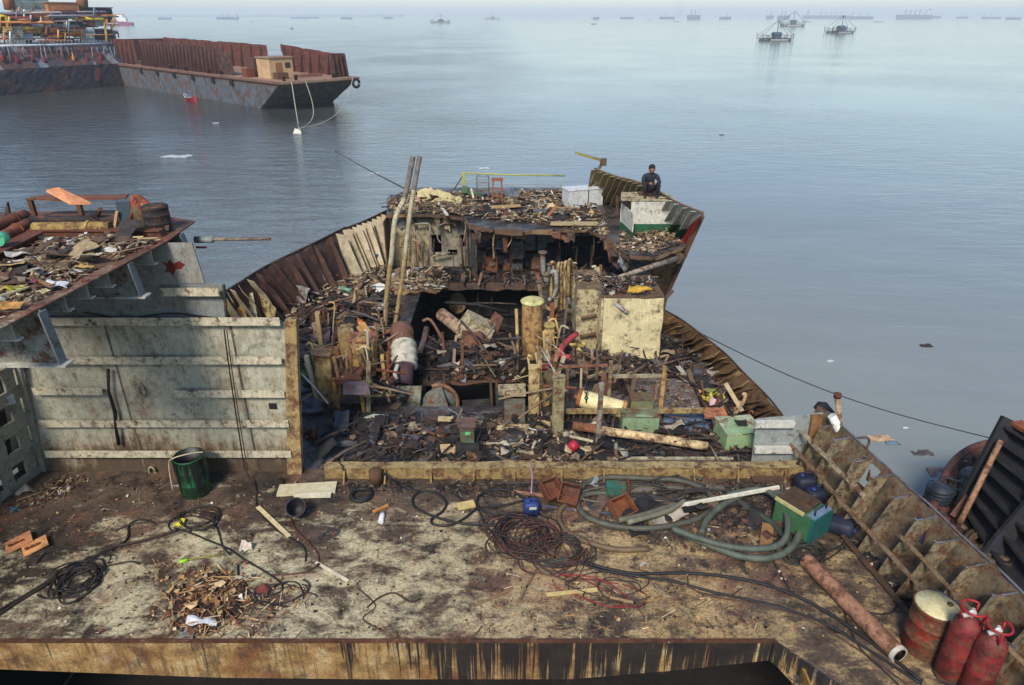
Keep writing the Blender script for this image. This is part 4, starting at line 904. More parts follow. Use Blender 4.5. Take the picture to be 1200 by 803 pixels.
s = MB(); s.tube(spline([PY(466, 428, 13.85), PY(463, 438, 13.6), PY(466, 448, 13.5)], 4), [.05] * 8 + [.03], C(206, 200, 176), 7); s.build('loose_cloth', M_SCRAP, ex)
# triangular grey plate and half ring
s = MB(); s.slab([PY(489, 484, 13.0), PY(528, 484, 13.0), PY(516, 447, 13.6), PY(511, 448, 13.6)], (0, -.04, 0), C(110, 112, 104)); tag(s.build('triangular_plate', M_OLD), 'grey triangular plate standing by the foot of the lagged exhaust pipe', 'steel plate')
fw = thing('flywheel', P(523, 480, 0), 'brown rimmed half round wheel behind the grey triangular plate', 'flywheel'); cc0 = PY(515, 472, 13.5)
s = MB(); s.tube([cc0 + Vector((math.cos(t) * .42, 0, math.sin(t) * .46)) for t in [(-.35 + i * .12) for i in range(20)]], .05, C(150, 112, 84), 8); s.build('rim', M_OLD, fw)
s = MB(); s.lathe([(.02, -.02), (.38, -.02), (.38, .02), (.02, .02)], C(112, 124, 118), cc0, 18, axis=Matrix.Rotation(R(90), 3, 'X')); s.build('disc', M_OLD, fw)

# ---- rubble-loaded platform plate in the pit with its black opening below
pp = thing('pit_platform', P(555, 447, 0), 'sagging platform heaped with burnt wreckage in front of the dark pit', 'platform')
s = MB(); s.sheet(P(519, 449, .0), P(610, 444, .0), P(596, 416, .0), P(528, 420, .0), C(110, 84, 66), 16, 8, .05, .05, ragged=.1); s.build('deck_plate', M_RUST, pp)
for (u, w_) in ((516, .1), (575, .06), (582, .06), (612, .08), (648, .1)):
    s = MB(); a = P(u, 447, -.03); s.bar(a, (a.x + random.uniform(-.1, .1), a.y - .1, -2.6), w_, w_, C(96, 74, 58), up=(0, 1, 0)); s.build('leg', M_RUST, pp)
for z, dz in ((-.8, .04), (-1.4, .06)):
    s = MB(); a = P(520, 447, 0); s.bar((a.x, a.y, z), (a.x + 2.0, a.y, z), .05, .08, C(70, 62, 56)); s.build('cross_bar', M_BURNT, pp)
# fittings lower in the hole
for (u, v, y, sz, c, lab) in ((558, 478, 12.9, (.6, .3, .25), C(100, 92, 76), 'small tan casing at the front lip of the black opening'), (590, 466, 13.2, (.35, .3, .3), C(90, 100, 100), 'grey motor casing below the platform at the black opening')):
    s = MB(); o = PY(u, v, y); s.box(o, sz, c, .1); s.lathe([(.1, 0), (.1, .1)], vary(c, .2), o + Vector((0, -sz[1] / 2, 0)), 10, axis=Matrix.Rotation(R(90), 3, 'X')); tag(s.build('motor_casing', M_BURNT), lab, 'casing')

# ---- big loose wreckage standing in the heap
def pipe_thing(u0, v0, y0, u1, v1, y1, r, c, label, name='wreck_pipe', wall=.02, mat=M_OLD):
    s = MB(); s.pipe(PY(u0, v0, y0), PY(u1, v1, y1), r, wall, c, BLACK, 14); return tag(s.build(name, mat), label, 'pipe')
pipe_thing(517, 368, 16.6, 560, 402, 15.4, .17, C(176, 150, 124), 'thick beige pipe with rusty mouth leaning in the middle of the wreckage heap')
s = MB(); o = PY(556, 386, 15.8); s.box(o, (.72, .5, .62), C(190, 176, 140), Matrix.Rotation(R(35), 3, 'Y') @ Matrix.Rotation(.3, 3, 'Z')); s.sheet(o + Vector((-.4, -.35, -.3)), o + Vector((.3, -.35, -.55)), o + Vector((.5, -.3, .1)), o + Vector((-.1, -.3, .3)), C(196, 184, 150), 5, 5, .04, .03)
tag(s.build('tilted_cabinet', M_OLD), 'tilted beige steel cabinet beside the thick beige pipe in the heap', 'cabinet')
s = MB(); s.sheet(PY(572, 378, 16.5), PY(582, 392, 16.2), PY(590, 373, 16.4), PY(580, 365, 16.8), C(110, 72, 60), 4, 4, .03, .03); tag(s.build('brown_plate', M_RUST), 'square brown plate tipped behind the tilted beige cabinet', 'steel plate')
s = MB(); s.lathe([(.02, 0), (.24, .0), (.26, .1), (.26, .45), (.2, .5), (.02, .5)], C(130, 84, 66), PY(546, 406, 15.0), 14, axis=Matrix.Rotation(R(70), 3, 'Y')); tag(s.build('round_casing', M_RUST), 'rust red drum shaped casing under the thick beige pipe', 'casing')
for (u0, v0, u1, v1, r, c, lab) in ((518, 390, 520, 420, .035, C(110, 70, 56), 'bent red brown pipe standing left of the wreckage heap'), (540, 376, 570, 412, .03, C(60, 58, 58), 'thin black bar crossing the tilted cabinet'), (585, 372, 570, 395, .02, C(110, 112, 112), 'thin grey rod leaning behind the tilted cabinet'),
                                (500, 384, 492, 412, .07, C(64, 68, 76), 'dark slanting pipe left of the wreckage heap'), (605, 362, 606, 440, .04, C(190, 160, 110), 'slim upright tan pipe at the right of the pit'), (575, 398, 612, 396, .03, C(70, 72, 80), 'blackened level pipe right of the heap'),
                                (518, 422, 568, 410, .03, C(96, 80, 70), 'grey brown pipe lying over the heap'), (555, 450, 600, 425, .02, C(120, 100, 80), 'thin rod poking up from the platform edge'), (597, 452, 615, 432, .03, C(190, 170, 130), 'pale stick leaning on the cream bench')):
    s = MB(); s.tube([PY(u0, v0, 14.8), PY((u0 + u1) / 2 + 1, (v0 + v1) / 2, 14.5), PY(u1, v1, 14.2)], r, c, 7); tag(s.build('loose_pipe', M_RUST), lab, 'pipe')
s = MB(); s.bar(PY(584, 458, 13.2), PY(616, 457, 13.2), .3, .16, C(200, 186, 148)); s.bar(PY(587, 462, 13.2), PY(587, 480, 13.2), .05, .05, TAN, up=(0, 1, 0)); s.bar(PY(612, 462, 13.2), PY(612, 482, 13.2), .05, .05, TAN, up=(0, 1, 0)); tag(s.build('cream_bench', M_OLD), 'low cream bench shaped beam on two legs beside the black opening', 'bench')
s = MB(); s.box(P(603, 484, .22), (.42, .3, .5), C(110, 108, 92)); s.lathe([(.07, 0), (.07, .1)], BLACK, P(603, 484, .25) + Vector((0, -.16, 0)), 10, axis=Matrix.Rotation(R(90), 3, 'X')); tag(s.build('pump_casing', M_OLD), 'small grey pump casing with a round port under the cream bench', 'pump')

# ---- left cluster: frames, desk, racks
ck = thing('console_desk', P(412, 483, 0), 'dark slatted console in an ochre frame, below the lilac grey plate', 'console')
o0 = P(399, 482, 0); o1 = P(424, 482, 0); Wd = o1.x - o0.x; y = o0.y
s = MB(); s.box(((o0.x + o1.x) / 2, y + .25, .42), (Wd, .45, .5), C(60, 68, 72)); s.build('body', M_OLD, ck)
s = MB(); s.box(((o0.x + o1.x) / 2, y + .22, .74), (Wd + .05, .55, .12), C(116, 70, 56)); 
for k in range(7): s.box((o0.x + .04 + k * Wd / 7, y - .05, .80), (.03, .05, .02), C(150, 96, 80))
s.build('top_rail', M_RUST, ck)
for x in (o0.x - .03, o1.x + .05):
    s = MB(); s.bar((x, y - .02, 0), (x + random.uniform(-.03, .03), y - .02, .8), .07, .05, C(190, 140, 70), up=(0, 1, 0)); s.build('leg', M_OLD, ck)
s = MB(); s.sheet(P(402, 462, .86), P(434, 462, .86), P(430, 446, .95), P(402, 446, .95), C(104, 96, 106), 6, 4, .02, .02); tag(s.build('lilac_plate', M_OLD), 'flat lilac grey plate resting above the slatted console', 'steel plate')
s = MB(); s.bar(P(432, 483, .0), P(434, 483, 0) + Vector((0, .3, 1.05)), .09, .06, C(150, 136, 104), up=(0, 1, 0)); tag(s.build('steel_post', M_OLD), 'pale grey post right of the slatted console', 'post')
oc_ = thing('ochre_cabinet', P(384, 470, 0), 'narrow upright ochre cabinet between the rusty post and the console', 'cabinet'); q_ = P(384, 472, 0) + Vector((0, .15, 0)); s = MB(); dent_box(s, q_.x - .16, q_.x + .16, q_.y - .15, q_.y + .15, 0, 1.15, C(168, 146, 98), 6, .03); s.build('body', M_OLD, oc_)
s = MB(); s.sheet(q_ + Vector((-.2, -.2, 1.17)), q_ + Vector((.2, -.2, 1.15)), q_ + Vector((.18, .2, 1.2)), q_ + Vector((-.2, .2, 1.17)), C(120, 100, 78), 5, 4, .04, .02, ragged=.2); s.build('top_plate', M_RUST, oc_)
ocp = [((390, 478), (398, 462), (396, 440), (391, 418)), ((398, 470), (401, 440), (396, 420)), ((386, 478), (386, 455), (380, 440)), ((408, 455), (406, 410)), ((412, 452), (411, 408)), ((416, 405), (431, 442)), ((414, 400), (426, 440)),
       ((395, 435), (420, 433)), ((380, 444), (400, 444)), ((424, 465), (463, 463)), ((378, 408), (415, 406)), ((410, 404), (408, 382)), ((432, 420), (436, 385)), ((438, 418), (440, 378)), ((444, 420), (441, 382)), ((446, 426), (462, 418)), ((425, 425), (455, 430))]
for q in ocp:
    s = MB(); lo = max(q, key=lambda t: t[1]); yb = P(lo[0], min(484, lo[1] + random.uniform(4, 26)), 0).y; s.tube(spline([PY(u, v, yb + i * .06) for i, (u, v) in enumerate(q)], 3), random.uniform(.025, .05), vary(random.choice([C(186, 146, 84), C(170, 140, 96), C(150, 110, 76)]), .15), 6)
    tag(s.build('bent_rod', M_OLD), 'bent ochre rods and tubes tangled round the console left of the exhaust pipe', 'rod', 'ochre rods tangled left of the exhaust pipe')
s = MB(); s.sheet(P(432, 420, .15), P(437, 421, .15), PY(436, 384, 16), PY(430, 384, 16), C(190, 92, 44), 3, 6, .02, .03); s.sheet(PY(422, 392, 15.8), PY(431, 396, 15.8), PY(424, 375, 16), PY(418, 372, 16), C(206, 96, 50), 3, 3, .05, .02)
tag(s.build('orange_plate', M_OLD), 'bright rust orange upright strip left of the two tall pipes', 'steel plate')
for (u0, v0, u1, v1) in ((421, 378, 450, 420), (425, 378, 453, 418), (419, 383, 447, 420)):
    s = MB(); s.bar(PY(u0, v0, 15.3), PY(u1, v1, 14.6), .07, .05, vary(C(196, 150, 92), .1)); tag(s.build('slanting_plank', M_WOOD), 'slanting orange brown plank leaning toward the lagged exhaust pipe', 'plank', 'slanting planks by the tall pipes')
sc_ = thing('switch_cabinet', P(423, 425, 0), 'ochre switch cabinet with a dark slot, behind the slanting planks', 'cabinet'); q_ = P(423, 425, .55) + Vector((0, .4, 0)); s = MB(); s.box(q_, (.5, .4, .9), C(190, 150, 88)); s.build('body', M_OLD, sc_); s = MB(); s.box(q_ + Vector((.08, -.205, .05)), (.1, .01, .35), C(60, 44, 34)); s.build('slot', M_BURNT, sc_); s = MB(); s.sheet(q_ + Vector((-.3, -.25, .47)), q_ + Vector((.3, -.25, .46)), q_ + Vector((.28, .25, .5)), q_ + Vector((-.28, .25, .48)), C(170, 110, 90), 5, 4, .04, .02); s.build('top_plate', M_RUST, sc_)
s = MB(); s.box(P(404, 420, .4) + Vector((0, .4, 0)), (.3, .4, 1.2), C(176, 150, 100)); s.box(P(395, 415, .4) + Vector((0, .35, 0)), (.22, .3, .8), C(60, 56, 56)); tag(s.build('post_cabinet', M_OLD), 'beige upright casing beside a black box, left of the ochre switch cabinet', 'cabinet')
gb = thing('green_bucket', P(368, 435, 0), 'small dark green tub on a pale green ledge near the edge post', 'tub'); o = P(368, 434, .0)
s = MB(); s.lathe([(.12, 0), (.17, .32), (.18, .32), (.18, .30), (.13, .02), (.02, .02)], C(44, 84, 58), o, 14); s.build('body', M_CLEAN, gb)
s = MB(); s.bar(P(351, 440, .03), P(378, 440, .03), .3, .16, C(124, 138, 108)); tag(s.build('green_ledge', M_OLD), 'pale green ledge beam under the dark green tub', 'beam')
s = MB(); s.sheet(P(350, 420, .06), P(385, 414, .06), P(388, 385, .12), P(352, 386, .12), C(110, 96, 106), 10, 8, .05, .03); tag(s.build('grey_sheet', M_OLD), 'dusty purple grey sheet lying just behind the top of the rusty post', 'sheet')
s = MB(); s.sheet(P(349, 484, .03), P(378, 484, .03), P(376, 450, .05), P(350, 445, .05), C(100, 104, 116), 10, 8, .03, .02, freq=4); tag(s.build('wet_tarpaulin', grimy('wet_tarp', rust=.02, soot=.5, streak=False, rough=.25, scale=3)), 'wet crumpled blue grey tarpaulin spread right of the rusty post', 'tarpaulin')
# rusty drums and blue drum on the left side deck
def drum(name, o, r, h, c, label, cat='drum', lid=None, tilt=None, rz=0, mat=None, hollow=False, group=None):
    t = thing(name, o, label, cat, group); s = MB()
    pr = [(r * .97, 0), (r, .02), (r, h * .31), (r * 1.035, h * .33), (r * 1.035, h * .35), (r, h * .37), (r, h * .64), (r * 1.035, h * .66), (r * 1.035, h * .68), (r, h * .70), (r, h - .03), (r * 1.03, h - .02), (r * 1.03, h)]
    if hollow: pr += [(r * .97, h), (r * .96, h * .5), (r * .95, .03), (.01, .03)]
    M = tilt or Matrix.Identity(3)
    nn = len(pr)
    s.lathe(pr, c, o, 26, axis=M, cf=(lambda i: C(30, 34, 34) if hollow and i > 12 else c)); s.build('shell', mat or M_OLD, t)
    if not hollow:
        s = MB(); s.lathe([(r * .97, .0), (r * .96, .008), (.01, .01)], lid or c, Vector(o) + M @ Vector((0, 0, h + .002)), 26, axis=M); ld_ = s.build('lid', M_CLEAN if lid else (mat or M_OLD), t); s = MB(); s.lathe([(.035, 0), (.035, .02), (.01, .025)], BROWN, Vector(o) + M @ Vector((r * .6, 0, h + .008)), 10, axis=M); s.build('bung', M_OLD, ld_)
    return t
drum('blue_drum', P(441, 312, 0), .13, .42, C(38, 92, 140), 'small blue drum standing against the left ship side', mat=M_CLEAN)
drum('rusty_drum', P(376, 378, 0), .22, .34, C(120, 76, 60), 'rust brown drum in the debris behind the purple sheet')
drum('rusty_drum', P(348, 380, 0), .26, .2, C(96, 50, 44), 'low wide dark red drum beside the rust brown drum', hollow=True)
s = MB(); s.sheet(P(340, 352, .1), P(358, 356, .1), P(364, 338, .55), P(342, 333, .55), C(150, 150, 146), 8, 8, .08, .02, freq=5); tag(s.build('crumpled_sheet', M_OLD), 'crumpled grey metal sheet lying against the brown frames of the left side', 'sheet')
s = MB(); s.bar(P(402, 372, .1), P(428, 325, .15), .16, .18, C(130, 104, 76)); s.bar(P(404, 378, .08), P(380, 380, .08), .14, .14, C(176, 140, 90)); tag(s.build('bent_beam', M_RUST), 'long brown beam with a kink running along the left side deck', 'beam')
s = MB(); s.sheet(P(378, 362, .1), P(402, 364, .1), P(404, 356, .14), P(380, 354, .14), C(90, 34, 34), 5, 3, .03, .03); tag(s.build('maroon_plate', M_CLEAN), 'maroon plate on the left side deck between the drum and the brown beam', 'steel plate')
s = MB(); s.tube([P(399, 337, .15), P(411, 341, .15)], .06, C(110, 160, 130), 8); tag(s.build('green_bottle', M_CLEAN), 'pale green plastic bottle on the left side deck', 'bottle')
s = MB(); s.sheet(P(356, 318, .3), P(350, 330, .3), P(345, 350, .2), P(352, 336, .6), C(170, 150, 110), 3, 5, .05, .02)

# ---- right-hand machinery deck: post, posts, rails, casing cylinder, pipes, cabinets
def vpost(u, vb, vt, y, w_, c, label, name='steel_post', mat=M_OLD, dpt=None):
    y = P(u, vb, 0).y; a, b = PY(u, vb, y), PY(u, vt, y); a.x = b.x; s = MB(); s.bar(a, b, w_, dpt or w_ * .8, c, up=(0, 1, 0)); s.box(b, (w_ * 1.1, (dpt or w_ * .8) * 1.1, .03), vary(c, .3)); return tag(s.build(name, mat), label, 'post')
vpost(655, 512, 443, 11.9, .22, C(150, 142, 104), 'thick greenish grey square post at the front right of the wreckage', dpt=.2)
vpost(716, 482, 424, 13.2, .07, C(160, 140, 110), 'slim tan post behind the cream cylinder'); vpost(705, 525, 450, 12.0, .09, C(150, 146, 132), 'slender pale grey post right behind the cream cylinder and the long pipe'); vpost(779, 492, 430, 12.8, .08, C(190, 150, 90), 'rusty yellow post standing alone in front of the grey platform')
vpost(633, 482, 408, 13.6, .08, C(190, 166, 120), 'thin tan post in front of the ochre columns'); vpost(643, 430, 398, 15.0, .14, C(196, 170, 120), 'short thick cream post at the foot of the red pipe'); vpost(770, 475, 447, 13.4, .05, C(150, 120, 100), 'short brown post left of the yellow post')
vpost(626, 484, 430, 13.5, .22, C(196, 170, 116), 'wide cream plate post below the ochre column')
def rail2(u0, v0, u1, v1, y0, y1, w_, c, label, mat=M_OLD):
    s = MB(); s.bar(PY(u0, v0, y0), PY(u1, v1, y1), w_, w_ * .9, c); return tag(s.build('steel_beam', mat), label, 'beam')
rail2(663, 482, 832, 481, 11.75, 11.75, .09, C(176, 150, 98), 'long ochre beam crossing in front of the grey platform'); rail2(717, 441, 782, 440, 12.9, 12.9, .07, C(170, 160, 130), 'pale level beam between the slim tan post and the yellow post'); rail2(654, 430, 712, 428, 13.0, 13.0, .05, C(150, 100, 80), 'thin rusty rail behind the thick square post')
rail2(688, 443, 724, 430, 12.8, 13.4, .05, C(186, 160, 120), 'short slanting tan bar above the cream cylinder'); rail2(741, 462, 774, 446, 13, 13.6, .03, C(70, 50, 44), 'dark thin bar slanting across the grey platform'); rail2(744, 436, 790, 407, 13.6, 15.6, .05, C(130, 110, 90), 'grey bar leaning against the right ship side')
rail2(665, 432, 665, 470, 12.6, 12.6, .05, C(120, 90, 70), 'short brown upright behind the thick square post'); rail2(730, 440, 742, 470, 13.5, 12.8, .09, C(70, 56, 48), 'dark slanting stay beside the slim tan post')
gp_ = MB(); gp_.sheet(P(742, 482, .12), P(822, 480, .12), P(808, 440, .12), P(745, 440, .12), C(120, 112, 108), 14, 10, .015, .06); tag(gp_.build('platform_plate', M_OLD), 'grey brown flat platform plate beyond the long ochre beam', 'platform')
s = MB(); s.bar(P(806, 440, .16), P(828, 480, .16), .06, .08, DBROWN); tag(s.build('steel_beam', M_RUST), 'dark brown edge beam along the right of the grey platform', 'beam')
# puddle: oily water
s = MB(); s.prism([(q.x, q.y) for q in (P(776, 508, 0), P(828, 506, 0), P(838, 494, 0), P(832, 485, 0), P(778, 486, 0))], .0, .012, C(110, 120, 135))
pm = bpy.data.materials.new('oily_puddle'); pm.use_nodes = True; b_ = pm.node_tree.nodes['Principled BSDF']; b_.inputs['Base Color'].default_value = (.10, .13, .17, 1); b_.inputs['Roughness'].default_value = .06
tag(s.build('puddle', pm), kind='structure')
cy = thing('cream_cylinder', PY(708, 474, 12.0), 'cream painted steel cylinder with rusty ends, hanging from a chain over the black slot', 'cylinder')
a, b = PY(678, 466, 12.2), PY(733, 481, 11.9); M = (b - a).to_track_quat('Z', 'Y').to_matrix(); Lc = (b - a).length
s = MB(); s.lathe([(.02, 0), (.14, .0), (.18, .03), (.185, .08), (.18, Lc * .5), (.18, Lc - .06), (.16, Lc), (.02, Lc)], C(232, 214, 156), a, 20, axis=M); s.build('shell', M_CLEAN, cy)
s = MB(); s.lathe([(.19, -.02), (.205, 0), (.205, .05), (.19, .07)], C(180, 110, 60), a, 18, axis=M); s.lathe([(.05, -.1), (.05, 0)], C(150, 100, 70), a, 10, axis=M); s.build('end_ring', M_OLD, cy)
s = MB(); s.lathe([(.19, Lc - .07), (.2, Lc - .04), (.19, Lc + .01), (.05, Lc + .02)], C(190, 140, 90), a, 18, axis=M); s.build('end_ring', M_OLD, cy)
s = MB(); s.tube([a + Vector((.1, -.1, -.15)), a + Vector((.1, -.12, -.35))], .05, C(226, 208, 160), 8); s.lathe([(.07, 0), (.07, .05)], C(226, 208, 160), a + Vector((.1, -.12, -.37)), 8); s.build('drain_valve', M_CLEAN, cy)
s = MB()
for k in range(9):
    u, v = 687 + nz((k, 0, 0)) * 1, 441 + k * 3.6; s.tube([PY(u, v, 11.95) + Vector((math.cos(t) * .03 * (k % 2), math.cos(t) * .03 * ((k + 1) % 2) , math.sin(t) * .04)) for t in [i * .9 for i in range(8)]], .012, DARK, 5)
tag(s.build('hanging_chain', M_RUST), 'short dark chain hanging in front of the cream cylinder', 'chain')
s = MB(); a, b = P(671, 499, .42), P(829, 523, .18); s.tube([a.lerp(b, i / 10) + Vector((0, 0, nz((i, 0, 0), .5) * .02)) for i in range(11)], .085, C(214, 178, 130), 12, seg_c=lambda t: vary(C(150, 90, 62) if t < .12 or t > .9 else C(222, 190, 140), .12)); tag(s.build('long_pipe', M_OLD), 'long cream pipe with rust flakes lying behind the yellow coaming', 'pipe')
s = MB(); s.tube([P(668, 526, .12), P(676, 519, .22)], .10, C(170, 30, 52), 10); tag(s.build('red_canister', M_CLEAN), 'small crimson canister in the debris beside the thick square post', 'canister')
s = MB(); s.sheet(P(683, 528, .05), P(708, 531, .05), PY(706, 508, 11.6), PY(690, 508, 11.6), C(170, 134, 96), 6, 5, .05, .04); s.sheet(P(706, 532, .05), P(724, 522, .05), PY(720, 506, 12), PY(706, 508, 11.6), C(196, 168, 120), 5, 5, .05, .04); tag(s.build('torn_carton', M_SCRAP), 'crushed tan block with a torn side, under the long cream pipe', 'block')
def cabinet(px, size, rz, c, ctop, label, z=0., name='green_cabinet'):
    o = P(*px, z); t = thing(name, o, label, 'cabinet'); s = MB(); s.box(o + Vector((0, 0, size[2] / 2)), size, c, rz); s.build('body', M_CLEAN, t)
    s = MB(); M = Matrix.Rotation(rz, 3, 'Z'); q = [o + M @ Vector((sx * (size[0] / 2 + .01), sy * (size[1] / 2 + .01), size[2] + .012)) for sx, sy in ((-1, -1), (1, -1), (1, 1), (-1, 1))]
    s.sheet(*q, ctop, 5, 4, .012, .02); s.build('top_plate', M_OLD, t); return t, o, M
t, o, M = cabinet((863, 516), (.72, .62, .36), .12, C(150, 176, 128), C(180, 184, 150), 'pale green cabinet lying behind the coaming near the grey end panel')
s = MB(); s.sheet(o + Vector((-.05, -.1, .39)), o + Vector((.14, -.1, .39)), o + Vector((.16, .12, .40)), o + Vector((-.08, .1, .40)), DARK, 4, 4, .03, .01, ragged=.4); s.build('burnt_patch', M_BURNT, t)
cabinet((748, 506), (.72, .3, .44), 0, C(136, 156, 118), C(120, 130, 96), 'faded green cabinet behind the long cream pipe')
cabinet((750, 482), (.45, .3, .34), 0, C(126, 130, 92), C(110, 96, 70), 'small olive box just behind the long ochre beam', z=.1)
s = MB(); s.sheet(P(826, 489, .35), P(853, 488, .35), P(848, 477, .42), P(824, 478, .42), C(190, 120, 78), 5, 3, .02, .05); tag(s.build('orange_plate', M_OLD), 'orange brown square plate on top of a dark stub beside the puddle', 'steel plate')
s = MB(); s.bar(P(841, 504, .0), P(841, 492, .3), .22, .14, C(70, 52, 46), up=(0, 1, 0)); tag(s.build('dark_stub', M_RUST), 'dark stub column holding the orange plate', 'post')
for k, (u, v, c) in enumerate(((820, 458, C(196, 150, 90)), (829, 466, C(214, 196, 60)), (846, 468, C(232, 214, 40)), (838, 470, C(230, 190, 196)), (812, 450, C(214, 200, 190)), (815, 466, C(220, 214, 204)), (834, 462, C(120, 130, 70)))):
    s = MB(); o = P(u, v, .1); s.sheet(o + Vector((-.14, -.12, 0)), o + Vector((.14, -.1, 0)), o + Vector((.12, .12, .05)), o + Vector((-.1, .12, .03)), c, 5, 4, .07, .01, freq=6, ragged=.3); tag(s.build('plastic_rag', M_SCRAP), 'scattered bright rags and wrappers on the deck by the right ship side', 'rag', 'rags by the right ship side')
# green capstan motor on the front strip
cm = thing('deck_winch', P(548, 530, 0), 'small green motor with square brown top plate standing in the oily debris', 'winch'); o = P(548, 531, 0)
s = MB(); s.box(o + Vector((0, .1, .62)), (.34, .30, .05), C(120, 96, 92)); s.box(o + Vector((0, .1, .56)), (.28, .26, .10), C(96, 84, 76)); s.build('top_plate', M_OLD, cm)
s = MB(); s.box(o + Vector((0, .12, .32)), (.26, .24, .44), C(90, 108, 84)); s.box(o + Vector((0.02, -.012, .44)), (.10, .012, .08), C(110, 200, 130)); s.build('housing', M_OLD, cm)
s = MB(); s.lathe([(.13, 0), (.15, .08), (.11, .14), (.11, .4), (.14, .45)], C(60, 66, 58), o + Vector((-.22, .0, .12)), 12, axis=Matrix.Rotation(R(90), 3, 'Y')); s.build('motor', M_BURNT, cm)
for dx in (-.2, .2):
    s = MB(); s.bar(o + Vector((dx, -.1, .04)), o + Vector((dx, .35, .04)), .06, .08, C(70, 60, 50)); s.build('foot', M_OLD, cm)
s = MB(); s.lathe([(.02, -.12), (.13, -.12), (.13, -.09), (.05, -.09), (.05, .09), (.13, .09), (.13, .12), (.02, .12)], C(110, 66, 44), P(362, 506, .16), 14, axis=Matrix.Rotation(R(90), 3, 'Y')); tag(s.build('cable_reel', M_RUST), 'small rusty reel lying right beside the foot of the rusty post', 'reel')
for (u, v, w_, d_, c, rz, lab) in ((526, 526, .32, .26, C(206, 176, 130), .2, 'tan square board lying flat left of the green deck winch'), (522, 491, .3, .12, C(200, 180, 130), 0, 'pale splinter of board at the lip of the black opening'), (607, 500, .9, .10, C(200, 180, 140), .2, 'long pale plank lying right of the green deck winch'),
                                (540, 545, .35, .16, C(140, 70, 52), .2, 'rust red brick shaped lump just behind the coaming'), (440, 489, .5, .16, C(190, 196, 176), 0, 'pale board lying at the foot of the pale grey post'), (596, 519, .25, .18, C(226, 214, 190), .6, 'white scrap sheet right of the green deck winch'), (478, 520, .8, .06, C(60, 44, 38), -.3, 'dark bar on the oily deck in front of the exhaust base'),
                                (625, 535, .5, .1, C(84, 66, 56), .1, 'brown bar in the debris left of the thick square post'), (395, 500, .6, .08, C(84, 62, 50), -.5, 'brown batten on the oily deck near the rusty post')):
    s = MB(); s.box(P(u, v, .05), (w_, d_, .05), c, Matrix.Rotation(rz, 3, 'Z') @ Matrix.Rotation(.06, 3, 'Y')); tag(s.build('scrap_board', M_WOOD), lab, 'board')
s = MB(); s.box(P(776, 541, .06), (2.5, .13, .13), C(110, 100, 92), .0); s.box(P(786, 537, .14), (2.3, .05, .03), C(190, 184, 150)); tag(s.build('rail_beam', M_OLD), 'long low grey beam lying right behind the coaming', 'beam')
s = MB(); s.tube(spline([P(722, 520, .3), P(722, 532, .22), P(727, 538, .12), P(740, 539, .1)], 4), .035, C(140, 144, 110), 7); tag(s.build('bent_pipe', M_OLD), 'short elbow shaped olive pipe at the left end of the low grey beam', 'pipe')

# slats under the long ochre beam; black back plate paints the dark void
sl = thing('slatted_screen', PY(700, 500, 11.75), 'slatted screen with the void painted black under the long ochre beam, behind the cream pipe', 'screen')
a, b = PY(663, 484, 11.8), PY(776, 484, 11.8); s = MB(); s.slab([(a.x, 11.86, 0), (b.x, 11.86, 0), (b.x, 11.86, a.z - .05), (a.x, 11.86, a.z - .05)], (0, .02, 0), C(20, 20, 22)); s.build('back_plate', M_BURNT, sl)
for k in range(17):
    x = a.x + .06 + (b.x - a.x - .1) * k / 16; s = MB(); s.bar((x, 11.82, 0), (x + random.uniform(-.02, .02), 11.82, a.z - .04), .03, .04, vary(C(84, 74, 66), .25), up=(0, 1, 0)); s.build('slat', M_RUST, sl)
# uprights, stubs and cut beams left standing in the wreck
def ibeam(mb, a, b, w_, c):
    a, b = Vector(a), Vector(b); mb.bar(a, b, w_ * .15, w_ * .9, c, up=(0, 1, 0)); d_ = Vector((w_ * .5, 0, 0)); mb.bar(a + Vector((0, w_ * .45, 0)), b + Vector((0, w_ * .45, 0)), w_, w_ * .14, c, up=(0, 1, 0)); mb.bar(a - Vector((0, w_ * .45, 0)), b - Vector((0, w_ * .45, 0)), w_, w_ * .14, c, up=(0, 1, 0))
def stubs(px, n, hmin, hmax, seed, cols, label, group, z=0., lean=.12, rmin=.014, rmax=.042):
    rn = random.Random(seed); poly = [(p.x, p.y) for p in (P(u, v, z) for u, v in px)]; x0, x1 = min(p[0] for p in poly), max(p[0] for p in poly); y0, y1 = min(p[1] for p in poly), max(p[1] for p in poly); k = 0
    while k < n:
        x, y = rn.uniform(x0, x1), rn.uniform(y0, y1); ins = False; j = len(poly) - 1
        for i in range(len(poly)):
            xi, yi = poly[i]; xj, yj = poly[j]
            if (yi > y) != (yj > y) and x < (xj - xi) * (y - yi) / (yj - yi) + xi: ins = not ins
            j = i
        if not ins: continue
        k += 1; h_ = rn.uniform(hmin, hmax) * (1 if rn.random() > .3 else .6); s = MB(); c = vary(rn.choice(cols), .2); a = Vector((x, y, z - .02)); b = a + Vector((rn.gauss(0, lean) * h_, rn.gauss(0, lean) * h_, h_)); r = rn.uniform(rmin, rmax); t_ = rn.random()
        if t_ < .35: s.tube(spline([a, a.lerp(b, .5) + Vector((rn.gauss(0, .03), 0, 0)), b, b + Vector((rn.uniform(-.2, .2), 0, rn.uniform(-.12, .08)))], 3), r, c, 6)
        elif t_ < .6: ibeam(s, a, b, r * 2.4, c)
        elif t_ < .88: s.bar(a, b, r * 1.8, r * .6, c, up=(0, 1, 0))
        else:
            w_ = rn.uniform(.06, .14); s.sheet(a - Vector((w_, 0, 0)), a + Vector((w_, rn.uniform(-.1, .1), 0)), b + Vector((w_ * .8, 0, 0)), b - Vector((w_ * .7, 0, rn.uniform(0, .15))), c, 3, 6, .04, .015, ragged=.25, freq=3)
        tag(s.build('cut_upright', M_CLEAN), label, 'upright', group)
